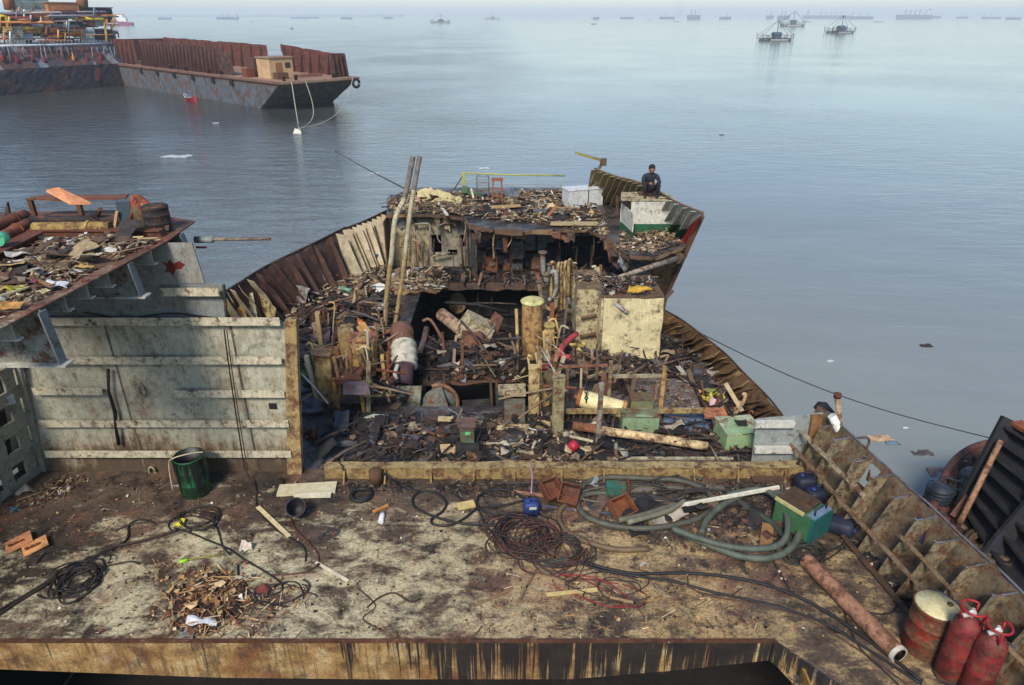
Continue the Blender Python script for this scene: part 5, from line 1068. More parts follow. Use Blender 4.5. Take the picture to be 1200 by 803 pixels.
OC = [C(206, 172, 112), C(190, 160, 110), C(150, 122, 88), C(110, 96, 82), C(196, 186, 156), C(150, 96, 64)]
DKc = [C(110, 92, 76), C(74, 64, 58), C(140, 116, 90), C(176, 154, 120), C(116, 78, 58)]
stubs([(365, 470), (462, 478), (458, 410), (380, 405)], 28, .5, 1.25, 61, OC, 'ochre and brown cut uprights crowding the space left of the exhaust pipe', 'cut uprights left of the exhaust pipe')
stubs([(360, 410), (455, 405), (452, 350), (372, 360)], 20, .3, .9, 62, DKc, 'dark cut uprights on the left side deck behind the console', 'cut uprights on the left side deck')
stubs([(612, 480), (656, 480), (665, 400), (640, 380), (640, 430)], 26, .5, 1.3, 63, OC, 'rusty cut uprights and pipes at the right edge of the pit', 'cut uprights right of the pit')
stubs([(662, 476), (742, 476), (738, 430), (664, 430)], 22, .3, .8, 64, DKc, 'brown cut uprights behind the cream cylinder', 'cut uprights behind the cream cylinder')
stubs([(642, 370), (704, 345), (700, 322), (650, 330)], 22, .4, 1.1, 65, OC, 'cut uprights between the pipe cluster and the deckhouse', 'cut uprights by the pipe cluster')
stubs([(780, 430), (880, 490), (850, 492), (770, 425)], 20, .2, .6, 66, DKc, 'low bent uprights along the foot of the right ship side', 'bent uprights by the right ship side', lean=.4)
stubs([(520, 440), (606, 440), (600, 412), (525, 412)], 8, .3, .9, 67, DKc, 'twisted uprights sticking out of the wreckage heap', 'twisted uprights in the wreckage heap', z=.1, lean=.45)
stubs([(462, 340), (650, 338), (650, 325), (462, 328)], 26, .15, .5, 68, DKc, 'short burnt stubs along the lip of the deckhouse platform', 'burnt stubs on the deckhouse platform', lean=.35, rmax=.035)
stubs([(465, 248), (700, 262), (690, 232), (470, 230)], 34, .12, .4, 69, OC, 'short broken stubs among the debris of the upper deck', 'broken stubs on the upper deck', z=ZD, lean=.5, rmax=.035)
# ================================================================ FRONT DECK OBJECTS
gd = drum('green_drum', P(231, 576, 0), .245, .76, C(22, 92, 50), 'open green oil drum streaked with black tar, standing before the grey bulkhead', 'drum', hollow=True, mat=grimy('tarry_green', rust=.1, soot=.62, scale=2.6, contrast=.4, rough=.35, spec=.5))
s = MB(); o = P(231, 576, 0); s.tube(spline([o + Vector((-.36, -.1, .1)), o + Vector((-.34, -.05, .6)), o + Vector((-.18, -.12, .79)), o + Vector((.1, -.0, .81)), o + Vector((.24, .05, .79))], 5), .012, C(196, 180, 150), 5); s.build('wire_handle', M_CLEAN, gd)
rt_ = random.Random(5); o = P(231, 576, 0)
for k in range(30):
    a0 = R(rt_.choice((rt_.uniform(185, 262), rt_.uniform(185, 350)))); w_ = rt_.uniform(.03, .16); z1_ = .73; z0_ = rt_.uniform(.03, .6); s = MB(); rr = .2565 + k * .0003
    q = []
    for i in range(7):
        z = z1_ + (z0_ - z1_) * i / 6; ww = w_ * (1 - .75 * (i / 6) ** 1.5); q.append([o + Vector((math.cos(a0 + t) * rr, math.sin(a0 + t) * rr, z)) for t in (-ww, -ww * .3, ww * .3, ww)])
    b = len(s.v); s.v += [p for row in q for p in row]
    for i in range(6):
        for j in range(3): s.face([b + i * 4 + j, b + (i + 1) * 4 + j, b + (i + 1) * 4 + j + 1, b + i * 4 + j + 1], C(26, 28, 27), 0, True)
    s.build('tar_run', M_RUBBER, gd)
bk2 = thing('black_bucket', P(348, 597, 0), 'small black plastic bucket tipped toward the viewer, below the rusty post', 'bucket'); o = P(348, 597, .13)
Mt = Matrix.Rotation(R(38), 3, 'X') @ Matrix.Rotation(R(8), 3, 'Y')
s = MB(); s.lathe([(.10, -.14), (.15, .14), (.165, .15), (.165, .165), (.145, .165), (.14, .13), (.095, -.12), (.01, -.12)], C(44, 44, 50), o, 20, axis=Mt); s.build('body', M_RUBBER, bk2)
rd = drum('red_drum', P(1081, 758, 0), .262, .74, C(150, 36, 30), 'red oil drum with a rusty yellow lid beside the red gas cylinders', 'drum', lid=C(214, 200, 150), mat=grimy('flaking_red', rust=.66, soot=.3, scale=1.8, contrast=.4, rough=.6))
M_GAS = grimy('chipped_red', rust=.40, soot=.5, scale=3.4, streak=True, contrast=.5, rough=.55, spec=.4)
def gas(u, v, label, rz, k=1):
    o = P(u, v, 0); t = thing('gas_cylinder', o, label, 'gas cylinder', 'red gas cylinders beside the red drum'); s = MB(); r, h = .165, 1.0 * k
    s.lathe([(.14, 0), (.15, .06), (r, .09), (r, .40), (r * 1.02, .41), (r * 1.02, .44), (r, .45), (r, h - .16), (r * .92, h - .08), (r * .7, h - .02), (r * .35, h + .02), (.05, h + .03)], C(138, 42, 40), o, 28); s.build('body', M_GAS, t)
    s = MB(); s.lathe([(.035, h + .02), (.035, h + .09), (.02, h + .1), (.02, h + .15)], C(190, 176, 150), o, 10); s.lathe([(.045, 0), (.045, .03)], WHITE, o + Vector((-.03, -.02, h + .12)), 8, axis=Matrix.Rotation(R(90), 3, 'X')); vl_ = s.build('valve', M_CLEAN, t)
    s = MB(); pts = [o + Vector((math.cos(a) * .13, math.sin(a) * .13, h + .16)) for a in [rz + i * .3 for i in range(17)]]; s.tube(pts, .016, C(160, 26, 34), 6)
    for a in (rz, rz + 2.4, rz + 4.8): s.tube([o + Vector((math.cos(a) * .13, math.sin(a) * .13, h + .16)), o + Vector((math.cos(a) * .11, math.sin(a) * .11, h - .03))], .014, C(160, 26, 34), 6)
    s.build('guard_ring', M_CLEAN, t)
    s = MB(); s.tube([o + Vector((-.12, -.02, h + .06)), o + Vector((-.02, -.02, h + .10))], .03, C(206, 190, 180), 8); s.build('regulator', M_CLEAN, vl_)
    s = MB(); s.lathe([(.16, 0), (.17, .03), (.17, .05), (.15, .06)], C(60, 40, 40), o, 24); s.build('foot_ring', M_OLD, t)
gas(1110, 792, 'left red gas cylinder, touching the red drum', .6); gas(1138, 812, 'right red gas cylinder, nearer the ship side', 2.0, .98)
# pipe on deck
pd = thing('deck_pipe', P(1000, 715, 0), 'long peeling cream and red pipe lying on deck, pointing at the red drum', 'pipe'); a, b = P(945, 657, .11), P(1054, 768, .11)
s = MB(); s.pipe(a, b, .115, .02, C(168, 122, 96), C(24, 20, 20), 18, segs=16)
s.build('tube', grimy('peeling_pipe', rust=.5, soot=.25, scale=2.0, contrast=.5), pd)
s = MB(); M = (b - a).to_track_quat('Z', 'Y').to_matrix()
s.pipe(b - (b - a).normalized() * .05, b + (b - a).normalized() * .006, .121, .026, C(176, 170, 160), C(16, 14, 14), 18, segs=1); s.build('end_lip', M_CLEAN, pd)
# green machine
gm = thing('welding_machine', P(935, 620, 0), 'long green machine box with black slatted top and teal end beside the ship side', 'machine')
q0 = P(904, 612, 0); q1 = P(943, 637, 0); dr = (q1 - q0).normalized(); nr = Vector((-dr.y, dr.x, 0)); Lg = (q1 - q0).length * 1.12; Wg = .50; hg = .44
Mg = Matrix((dr, nr, Vector((0, 0, 1)))).transposed(); ctr = q0 + dr * Lg / 2 + nr * Wg / 2
s = MB(); s.box(ctr + Vector((0, 0, hg / 2 + .04)), (Lg, Wg, hg), C(62, 106, 70), Mg); s.box(ctr + dr * (Lg / 2 - .001) * .93 + Vector((0, 0, hg / 2 + .04)), (Lg * .075, Wg + .01, hg + .008), C(30, 96, 92), Mg); s.build('housing', M_CLEAN, gm)
s = MB(); s.box(ctr - dr * .10 + Vector((0, 0, hg + .06)), (Lg * .72, Wg * .92, .035), C(62, 52, 44), Mg)
for k in range(14): s.box(ctr + dr * (-.10 - Lg * .34 + Lg * .68 * k / 13) + Vector((0, 0, hg + .085)), (.015, Wg * .88, .012), C(90, 74, 58), Mg)
s.build('slatted_top', M_OLD, gm)
s = MB(); s.box(ctr - nr * Wg * .5 - dr * .1 + Vector((0, 0, hg + .05)), (Lg * .74, .05, .05), C(190, 180, 120), Mg); s.build('yellow_lip', M_CLEAN, gm)
s = MB(); s.box(ctr + dr * Lg * .38 + Vector((0, 0, hg + .055)), (Lg * .2, Wg * .9, .02), C(110, 132, 150), Mg); s.build('grey_cover', M_CLEAN, gm)
s = MB(); e = ctr + dr * (Lg * .40) + Vector((0, 0, hg + .07)); s.tube([e - nr * .15, e - nr * .15 + Vector((0, 0, .10)), e + nr * .15 + Vector((0, 0, .10)), e + nr * .15], .014, DARK, 6); s.build('handle', M_RUBBER, gm)
for sx in (-.42, .42):
    s = MB(); s.box(ctr + dr * Lg * sx + Vector((0, 0, .02)), (.06, Wg + .04, .04), DARK, Mg); s.build('skid', M_RUBBER, gm)
# navy jerrycans
def jerry(u, v, z, label, size=(.26, .19, .36), rx=0, rz=0, c=C(32, 36, 54)):
    o = P(u, v, z); t = thing('jerrycan', o, label, 'jerrycan'); M = Matrix.Rotation(rz, 3, 'Z') @ Matrix.Rotation(rx, 3, 'X'); w_, d_, h_ = size
    s = MB(); ring = lambda z_, k: [(x * w_ / 2 * k, y * d_ / 2 * k, z_) for x, y in ((-1, -.75), (-.75, -1), (.75, -1), (1, -.75), (1, .75), (.75, 1), (-.75, 1), (-1, .75))]
    lv = [(0, .9), (.03, 1), (h_ * .45, .97), (h_ * .5, 1), (h_ * .82, 1), (h_ * .93, .82), (h_ * .97, .5)]
    b = len(s.v)
    for z_, k in lv: s.v += [o + M @ Vector(q) for q in ring(z_, k)]
    for i in range(len(lv) - 1):
        for j in range(8): s.face([b + i * 8 + j, b + i * 8 + (j + 1) % 8, b + (i + 1) * 8 + (j + 1) % 8, b + (i + 1) * 8 + j], c, 0, True)
    s.face([b + j for j in range(8)][::-1], c); s.face([b + (len(lv) - 1) * 8 + j for j in range(8)], c); s.build('body', M_RUBBER, t)
    s = MB(); s.lathe([(.04, 0), (.04, .04), (.01, .045)], vary(C(40, 60, 120), .3), o + M @ Vector((-w_ * .22, 0, h_ * .95)), 10, axis=M); s.build('cap', M_RUBBER, t)
    s = MB(); s.tube([o + M @ Vector(q) for q in ((-w_ * .05, 0, h_ * .92), (0, 0, h_ + .05), (w_ * .32, 0, h_ + .05), (w_ * .38, 0, h_ * .85))], .018, c, 6); s.build('handle', M_RUBBER, t); return t
jerry(940, 580, 0, 'upright navy blue jerrycan farthest from the green machine, against the panel', (.32, .28, .42))
jerry(951, 592, 0, 'navy blue jerrycan leaning against the farther one', (.32, .26, .38), .1, .3)
jerry(973, 612, .12, 'dusty dark blue jerrycan lying on its side behind the green machine', (.32, .22, .38), R(80), .9, C(44, 48, 66))
bc = jerry(622, 602, 0.0, 'bright blue jerrycan with a white label standing among the black hoses', (.25, .20, .34), R(14), .05, C(42, 60, 120))
s = MB(); M = Matrix.Rotation(.05, 3, 'Z') @ Matrix.Rotation(R(14), 3, 'X'); o = P(622, 602, 0); s.box(o + M @ Vector((.02, -.10, .27)), (.12, .004, .06), C(220, 224, 190), M); s.build('label', M_CLEAN, bc)
s = MB(); s.lathe([(.055, 0), (.055, .02)], C(16, 18, 40), o + M @ Vector((.0, -.10, .10)), 14, axis=M @ Matrix.Rotation(R(90), 3, 'X')); s.build('round_port', M_RUBBER, bc)
# teal box + rusty open boxes
s = MB(); o = P(722, 574, .12); s.box(o, (.34, .22, .22), C(46, 108, 92), -.1); s.box(o + Vector((.20, 0, .03)), (.03, .22, .3), RUSTC, -.1); tag(s.build('teal_box', M_OLD), 'small teal box among the hoses just in front of the coaming', 'box')
def openbox(u, v, size, rz, rx, label, c=C(112, 64, 44)):
    o = P(u, v, 0); M = Matrix.Rotation(rz, 3, 'Z') @ Matrix.Rotation(rx, 3, 'X'); w_, d_, h_ = size; s = MB(); z0 = .02 + abs(math.sin(rx)) * d_ / 2
    for cx, cy_, cz, sx, sy, sz in ((0, 0, 0, w_, d_, .02), (-w_ / 2, 0, h_ / 2, .02, d_, h_), (w_ / 2, 0, h_ / 2, .02, d_, h_), (0, d_ / 2, h_ / 2, w_, .02, h_), (0, -d_ / 2, h_ / 2, w_, .02, h_)):
        s.box(o + Vector((0, 0, z0)) + M @ Vector((cx, cy_, cz)), (sx + .002, sy + .002, sz + .002), vary(c, .1), M)
    return tag(s.build('rusty_box', M_RUST), label, 'open box')
openbox(645, 582, (.30, .34, .16), .5, .5, 'rusty angular open box leaning on the coaming, left of its neighbour'); openbox(668, 588, (.32, .34, .16), -.35, .55, 'rusty open box with a ridge, right of the one by the coaming'); openbox(727, 603, (.36, .34, .16), .55, .45, 'orange rusty open box tilted inside the dark hose loops', C(134, 78, 46))
# loose boards, sticks, cardboard
def board(u0, v0, u1, v1, w_, th, c, label, cat='board', name='loose_board', z=.02, mat=None, z1=None):
    s = MB(); s.bar(P(u0, v0, z + th / 2), P(u1, v1, (z1 if z1 is not None else z) + th / 2), w_, th, c); return tag(s.build(name, mat or M_WOOD), label, cat)
board(302, 594, 339, 629, .07, .02, C(214, 196, 150), 'narrow pale lath lying diagonally below the black bucket'); board(370, 659, 408, 681, .045, .02, C(222, 206, 180), 'thin whitish lath lying in the middle of the left deck', z=.01)
board(326, 575, 394, 571, .28, .05, C(206, 196, 160), 'wide cream board lying at the foot of the grey bulkhead'); board(345, 581, 388, 580, .09, .05, C(222, 214, 184), 'narrow cream board in front of the wider cream one')
board(437, 600, 455, 592, .05, .03, C(190, 130, 70), 'short orange wooden stub lying left of the black hose'); board(900, 615, 897, 640, .18, .05, C(150, 110, 70), 'short brown plank lying inside the green hose loop'); board(635, 696, 600, 680, .05, .02, C(150, 130, 96), 'grey brown lath lying below the wire tangle')
board(610, 702, 628, 668, .03, .02, C(120, 96, 70), 'thin stick by the wire tangle'); board(536, 594, 556, 590, .16, .04, C(206, 180, 120), 'small tan sandal shaped scrap of board in the hose loop'); board(772, 597, 913, 571, .05, .05, C(220, 212, 190), 'long white pole lying over the dark hoses', name='white_pole', cat='pole', z=.10, z1=.30)
board(640, 697, 700, 691, .06, .02, C(206, 180, 120), 'pale lath just below the wire tangle on the ochre patch'); board(560, 708, 600, 690, .03, .015, C(140, 110, 80), 'thin brown splinter on the deck left of the ochre patch')
board(715, 700, 742, 706, .03, .02, C(170, 140, 100), 'short tan splinter on the ochre patch'); board(855, 610, 835, 640, .04, .03, C(90, 70, 56), 'dark batten lying inside the green hose loop'); board(905, 655, 925, 690, .02, .02, C(60, 50, 44), 'thin dark rod beside the peeling pipe')
board(640, 581, 600, 576, .07, .02, C(160, 120, 90), 'brown strip lying along the foot of the coaming'); board(700, 576, 770, 570, .2, .02, C(120, 110, 100), 'grey sheet lying under the hoses by the coaming'); board(770, 596, 800, 588, .2, .02, C(96, 86, 80), 'dark grey plate beneath the white pole')
board(752, 600, 765, 585, .12, .03, C(150, 140, 124), 'light grey plate beneath the dark hoses'); board(880, 560, 935, 556, .22, .04, C(90, 70, 56), 'brown plank at the foot of the grey end panel')
def card(u, v, w_, d_, rz, c, label):
    o = P(u, v, .04); M = Matrix.Rotation(rz, 3, 'Z'); s = MB(); q = [o + M @ Vector((x * w_ / 2, y * d_ / 2, .02 * (x + 1))) for x, y in ((-1, -1), (1, -1), (1, 1), (-1, 1))]
    s.sheet(*q, c, 6, 6, .02, .03)
    for k in range(3): s.box(o + M @ Vector((-w_ * .3 + k * w_ * .22, -d_ * .1, .035)), (.06, .04, .02), C(120, 66, 40), rz)
    return tag(s.build('cardboard_sheet', M_SCRAP), label, 'cardboard')
card(22, 636, .36, .3, .7, C(206, 140, 96), 'flattened orange cardboard piece, upper left of the pair at the left edge'); card(41, 640, .34, .26, .7, C(222, 160, 104), 'flattened orange cardboard with dark print, right one of the pair')
def rag(u, v, w_, d_, c, label, name='crumpled_rag', cat='rag', h=.07, grp=None):
    o = P(u, v, .03); s = MB(); s.sheet(o + Vector((-w_ / 2, -d_ / 2, 0)), o + Vector((w_ / 2, -d_ / 2, 0)), o + Vector((w_ * .4, d_ / 2, 0)), o + Vector((-w_ * .45, d_ / 2, 0)), c, 10, 8, h, .008, freq=7, ragged=.3)
    return tag(s.build(name, M_SCRAP), label, cat, grp)
rag(210, 613, .2, .14, C(232, 216, 60), 'small bright yellow rag on the black cables'); rag(290, 640, .22, .18, C(222, 206, 190), 'crumpled white paper below the green drum, pinkish at the left', 'crumpled_paper', 'paper'); rag(240, 725, .42, .22, C(214, 216, 220), 'largest crumpled white paper at the bottom of the wood scrap heap', 'crumpled_paper', 'paper'); rag(276, 701, .26, .1, C(226, 220, 214), 'white paper strip at the right of the wood scrap heap', 'crumpled_paper', 'paper')
rag(222, 742, .2, .2, C(130, 134, 138), 'grey crumpled foil under the wood scrap heap', 'crumpled_foil', 'foil'); rag(209, 570, .16, .14, C(214, 214, 210), 'white scrap at the foot of the green drum', 'crumpled_paper', 'paper'); rag(288, 676, .26, .14, C(200, 200, 186), 'clear wrinkled plastic at the top right of the wood scrap heap', 'plastic_scrap', 'plastic'); rag(311, 690, .25, .14, C(120, 60, 52), 'dull red rag right of the wood scrap heap'); rag(248, 699, .24, .2, C(200, 150, 90), 'torn orange carton on the wood scrap heap', 'torn_carton', 'carton', .03)
rag(752, 661, .2, .07, C(214, 206, 200), 'small white scrap under the long black cables', 'crumpled_paper', 'paper'); rag(612, 612, .12, .1, C(222, 222, 216), 'small white cup shaped scrap on top of the wire coil', 'crumpled_paper', 'paper'); rag(695, 663, .1, .08, C(190, 30, 60), 'tiny crimson rag on the wires right of the coil'); rag(343, 566, .16, .08, C(200, 150, 150), 'pinkish rag at the left end of the coaming'); rag(35, 575, .4, .2, C(170, 160, 140), 'pale crumpled bag at the foot of the lattice panel', 'crumpled_bag', 'bag'); rag(18, 598, .2, .1, C(60, 110, 130), 'tiny teal blue scrap at the left edge of the deck')
rag(925, 575, .3, .22, C(176, 170, 154), 'grey crumpled bag beside the navy jerrycans', 'crumpled_bag', 'bag'); rag(693, 566, .3, .14, C(150, 156, 156), 'grey crumpled bag against the coaming', 'crumpled_bag', 'bag'); rag(118, 741, .2, .04, C(170, 60, 60), 'faint red scrap near the front edge of the deck'); rag(840, 573, .4, .2, C(130, 124, 116), 'grey sheet scrap beneath the far end of the white pole', 'sheet_scrap', 'sheet', .04)
s = MB(); s.tube([P(446, 612, .04), P(448, 604, .04), P(449, 600, .04)], [.045, .045, .02], C(222, 222, 224), 8); tag(s.build('white_bottle', M_CLEAN), 'small white plastic bottle lying alone on the middle deck', 'bottle')
s = MB(); s.tube([P(210, 659, .03), P(220, 656, .03)], .03, C(150, 214, 40), 7); s.tube([P(220, 656, .03), P(262, 649, .03)], .012, C(150, 140, 70), 6); tag(s.build('broom_stick', M_CLEAN), 'thin stick with a lime green end above the wood scrap heap', 'stick')
s = MB(); s.tube([P(423, 580, .05) + Vector((math.cos(t) * .17, math.sin(t) * .17, 0)) for t in [i * .35 for i in range(19)]], .035, C(34, 32, 34), 8); tag(s.build('rubber_ring', M_RUBBER), 'small black rubber ring lying near the coaming', 'ring')
s = MB(); s.lathe([(.12, 0), (.12, .26), (.09, .28), (.02, .28)], C(96, 70, 50), P(441, 566, 0), 12); tag(s.build('bollard_stub', M_RUST), 'short rusty stub by the left end of the coaming', 'bollard')
for (u, v, du) in ((412, 563, 0), (420, 565, 1), (432, 560, 2)):
    pass
# pipes and hooks lashed to the near ship side
s = MB(); s.tube([PY(996, 598, 10.1), PY(986, 520, 10.3), PY(981, 462, 10.4)], .05, C(176, 150, 120), 9); s.lathe([(.065, 0), (.065, .08)], C(96, 50, 40), PY(981, 466, 10.4), 10); tag(s.build('standing_pipe', M_OLD), 'slim rusty upright pipe in the corner of the near ship side', 'pipe')
s = MB(); s.tube([PY(975, 487, 10.1), PY(987, 512, 10.0), PY(998, 531, 9.9)], .075, C(222, 220, 210), 10); tag(s.build('white_pipe', M_CLEAN), 'fat white pipe leaning across the rusty rails in the corner', 'pipe')
s = MB(); s.tube([PY(999, 545, 9.6), PY(1000, 556, 9.6), PY(1000, 572, 9.5)], .055, C(150, 156, 160), 9); tag(s.build('pipe_stub', M_OLD), 'short grey pipe stub below the tangled hook in the corner', 'pipe')
hk = MB()
for k in range(5):
    c0 = PY(1000 + k * 1.5, 545 - k, 9.6); rr = .12 + .02 * k
    hk.tube(spline([c0 + Vector((math.cos(t) * rr, math.sin(t * 2 + k) * .05, math.sin(t) * rr * .8)) for t in [i * .8 for i in range(8)]], 3), .018, C(60, 56, 56), 6)
hk.tube(spline([PY(1000, 545, 9.5), PY(1010, 533, 9.6), PY(1018, 520, 9.8), PY(1016, 513, 9.8), PY(999, 514, 9.9)], 4), .022, C(86, 78, 74), 7)
tag(hk.build('wire_hook_tangle', M_RUBBER), 'tangle of dark wire slings hooked over the rail in the corner', 'wire sling')
s = MB(); s.bar(PY(994, 555, 9.5), PY(985, 585, 9.5), .09, .04, C(130, 100, 80), up=(0, 1, 0)); tag(s.build('hanging_strip', M_OLD), 'short rusty strip hanging beside the wire slings', 'strip')
s = MB(); s.slab([PY(958, 484, 10.6), PY(979, 484, 10.6), PY(974, 478, 10.6), PY(964, 477, 10.6)], (0, .2, 0), BLACK); tag(s.build('corner_plate', M_BURNT), 'small black cap plate on the corner where panel and ship side meet', 'plate')

# ================================================================ HOSES AND CABLES
def hose(px, r, c, label, cat='hose', name='hose', z=None, n=5, group=None, cyc=0, sag=0, mat=None, jit=.0):
    pts = []
    for i, q in enumerate(px):
        zz = (q[2] if len(q) > 2 else r + .005); p = P(q[0], q[1], zz)
        pts.append(p + Vector((random.uniform(-jit, jit), random.uniform(-jit, jit), 0)))
    pts = spline(pts, n); s = MB(); sd_ = random.uniform(0, 50); r = [r * (1 + .16 * nz((i * .31 + sd_, 0, 0))) for i in range(len(pts))]; s.tube(pts, r, c, 8, seg_c=lambda t: vary(c, .10)); return tag(s.build(name, mat or M_RUBBER), label, cat, group)
HG = C(88, 95, 82); HK = C(64, 70, 60); BK = C(34, 33, 35)
Z3 = lambda q, o=(640, 520), k=2.837: [(o[0] + a[0] / k, o[1] + a[1] / k) + tuple(a[2:]) for a in q]
hose(Z3([(515, 300, .06), (540, 245, .08), (610, 190, .10), (700, 158, .16), (775, 165, .22), (825, 215, .2), (842, 290, .12), (810, 350, .10), (740, 380, .08), (650, 375, .08), (560, 345, .08), (480, 310, .06), (425, 288, .06)]), .055, HG, 'thick grey green hose making the outer loop in front of the green machine')
hose(Z3([(420, 282, .16), (500, 312, .16), (600, 340, .17), (700, 350, .17), (775, 335, .2), (803, 290, .26), (795, 225, .30), (755, 170, .28), (700, 152, .26), (600, 172, .2)]), .05, vary(HG, .1), 'thick grey green hose making the inner loop in front of the green machine')
hose(Z3([(640, 190, .06), (690, 225, .06), (750, 265, .06), (790, 310, .08), (815, 345, .10)]), .055, HK, 'short piece of thick hose running under the green loops')
hose(Z3([(110, 160), (135, 130), (200, 112), (320, 115), (440, 122), (520, 150), (552, 190), (520, 240), (430, 270), (310, 282), (200, 268), (130, 240), (105, 200), (130, 170), (200, 165), (225, 178)]), .05, C(84, 84, 72), 'dark hose making a wide oval loop round the rusty open box')
hose(Z3([(70, 200), (45, 225), (48, 270), (90, 305), (160, 335), (240, 352), (340, 350)]), .045, C(110, 90, 66), 'tan hose curling down from the rusty boxes toward the deck middle')
hose(Z3([(240, 255, .14), (330, 235, .15), (430, 205, .15), (500, 195, .14), (530, 180, .12)]), .05, C(104, 100, 84), 'short straight dark hose under the white pole'); hose(Z3([(270, 262, .2), (400, 225, .2), (460, 190, .18)]), .045, C(120, 116, 96), 'shorter pale hose lying against the dark oval loop')
hose(Z3([(250, 200), (300, 185), (360, 190), (440, 200), (470, 210)]), .03, C(150, 130, 110), 'thin pinkish tan hose inside the oval loop'); hose(Z3([(140, 190), (150, 215), (200, 232), (245, 225)]), .03, C(52, 66, 84), 'thin bluish hose curl inside the oval loop')
hose(Z3([(190, 80), (260, 75), (350, 90), (440, 95), (520, 120)], ), .035, C(70, 66, 60), 'dark hose running along just in front of the coaming')
Z2 = lambda q: Z3(q, (300, 520), 2.837)
hose(Z2([(800, 272), (700, 268), (600, 245), (530, 212), (522, 180), (550, 158), (600, 165), (632, 195), (620, 225), (585, 250), (590, 268), (640, 272), (690, 250), (740, 215), (820, 205), (890, 190)]), .022, BK, 'black hose drawing two loops left of the blue jerrycan')
hose(Z2([(895, 185), (850, 158), (790, 152), (745, 170), (735, 200), (760, 225), (820, 245), (850, 250)]), .022, BK, 'black hose arching above the wire coil to the blue jerrycan')
hose(Z2([(385, 70, .03), (440, 110, .28), (480, 135, .05), (540, 158)]), .02, BK, 'thin black hose coming over the coaming at its left end'); hose(Z2([(908, 62, .3), (918, 100, .32), (915, 165, .3)]), .012, C(190, 150, 170), 'thin pink cord hanging from the coaming to the blue jerrycan', 'cord')
hose(Z2([(940, 205), (1000, 212), (1060, 222)]), .014, C(70, 80, 110), 'thin blue black cable right of the blue jerrycan', 'cable'); hose(Z2([(655, 165), (700, 195), (730, 205), (770, 280), (800, 300)]), .015, BK, 'thin black cable falling from hose loop to wire coil', 'cable')
hose(Z2([(880, 275), (800, 300), (765, 330), (770, 360), (810, 365)]), .014, C(60, 50, 48), 'thin dark cable bulging out left of the wire coil', 'cable')
# wire coils: many loops in one heap
def coil(u, v, ru, rv, n, r, cols, label, seed=1, hz=.16):
    rnd = random.Random(seed); s = MB(); o = P(u, v, 0)
    for k in range(n):
        cx, cy_ = rnd.gauss(0, ru * .22), rnd.gauss(0, rv * .2); a = rnd.uniform(.5, 1) * ru; b = rnd.uniform(.5, 1) * rv; ph = rnd.uniform(0, 6.28); tw = rnd.uniform(-.5, .5); z0 = rnd.uniform(.01, hz); L_ = rnd.uniform(4.5, 6.6)
        pts = []
        for i in range(15):
            t = ph + L_ * i / 14; x, y = math.cos(t) * a, math.sin(t) * b * (1 + .15 * math.sin(3 * t + k)); x, y = x * math.cos(tw) - y * math.sin(tw), x * math.sin(tw) + y * math.cos(tw)
            pts.append(o + Vector((cx + x, cy_ + y, max(r, z0 + .03 * math.sin(2 * t + k)))))
        c = vary(rnd.choice(cols), .2); s.tube(spline(pts, 2), r, c, 5)
    return tag(s.build('wire_coil', M_RUBBER), label, 'wire coil')
W1 = [C(96, 62, 54), C(80, 52, 46), C(60, 46, 42), C(110, 72, 60), C(44, 40, 40)]
coil(612, 630, .50, .50, 26, .011, W1, 'big tangled coil of reddish brown wire below the blue jerrycan', 3); coil(655, 650, .55, .42, 20, .010, W1 + [C(50, 60, 54), C(60, 76, 66)], 'looser tangle of dark green and brown wire joined to the big coil', 5, .12)
coil(92, 683, .42, .42, 9, .014, [BK, C(44, 38, 34)], 'small black cable coil lying on the left deck', 8, .06)
coil(720, 690, .62, .28, 5, .009, [C(50, 44, 42), C(150, 36, 44), C(60, 52, 46)], 'few thin red and black wire loops spread on the ochre patch', 12, .03)
coil(230, 612, .42, .3, 5, .012, [BK, C(48, 42, 38)], 'few black cable loops in front of the green drum', 15, .04); coil(940, 650, .35, .28, 7, .014, [C(50, 46, 44), C(60, 60, 56)], 'small knot of dark wire at the foot of the green machine', 19, .08)
coil(320, 700, .5, .25, 4, .010, [BK, C(60, 50, 46)], 'few black wire loops right of the wood scrap heap', 21, .03); coil(770, 580, 1.0, .3, 8, .018, [C(60, 56, 52), C(96, 90, 76), C(44, 42, 42)], 'snarl of old cables between the coaming and the white pole', 23, .1)
# long cables running to the lower right
hose(Z3([(120, 385), (180, 410), (300, 432), (450, 430), (600, 442), (740, 472), (860, 520), (980, 590), (1080, 660), (1250, 790)]), .024, BK, 'upper thick black cable sweeping from the wire coil to the lower right', 'cable')
hose(Z3([(110, 395), (180, 420), (300, 440), (420, 458), (560, 495), (700, 525), (830, 560), (950, 610), (1080, 690), (1250, 800)]), .020, BK, 'lower thick black cable sweeping from the wire coil to the lower right', 'cable')
hose(Z3([(280, 410), (380, 440), (470, 470), (520, 500), (620, 520), (760, 545), (900, 600), (1060, 700), (1200, 800)]), .011, C(80, 56, 48), 'thin brown cable beside the two thick black cables', 'cable'); hose(Z3([(60, 440), (160, 455), (260, 470), (330, 500), (320, 535), (260, 540), (200, 490), (120, 450)]), .009, C(120, 34, 40), 'thin red wire loop on the ochre patch', 'wire')
hose(Z3([(470, 440), (480, 480), (540, 500), (610, 505), (650, 480)]), .008, C(60, 46, 40), 'thin dark wire curl below the thick cables', 'wire'); hose([(918, 655), (905, 640), (930, 648), (950, 662), (975, 652), (990, 640)], .012, BK, 'short black cable at the end of the peeling pipe', 'cable')
hose([(1054, 700), (1045, 718), (1020, 718), (995, 706), (990, 716), (995, 735), (1010, 762), (1040, 790), (1060, 810)], .012, C(40, 38, 40), 'thin black cable looping over the peeling pipe', 'cable')
Z1 = lambda q: Z3(q, (0, 520), 2.837)
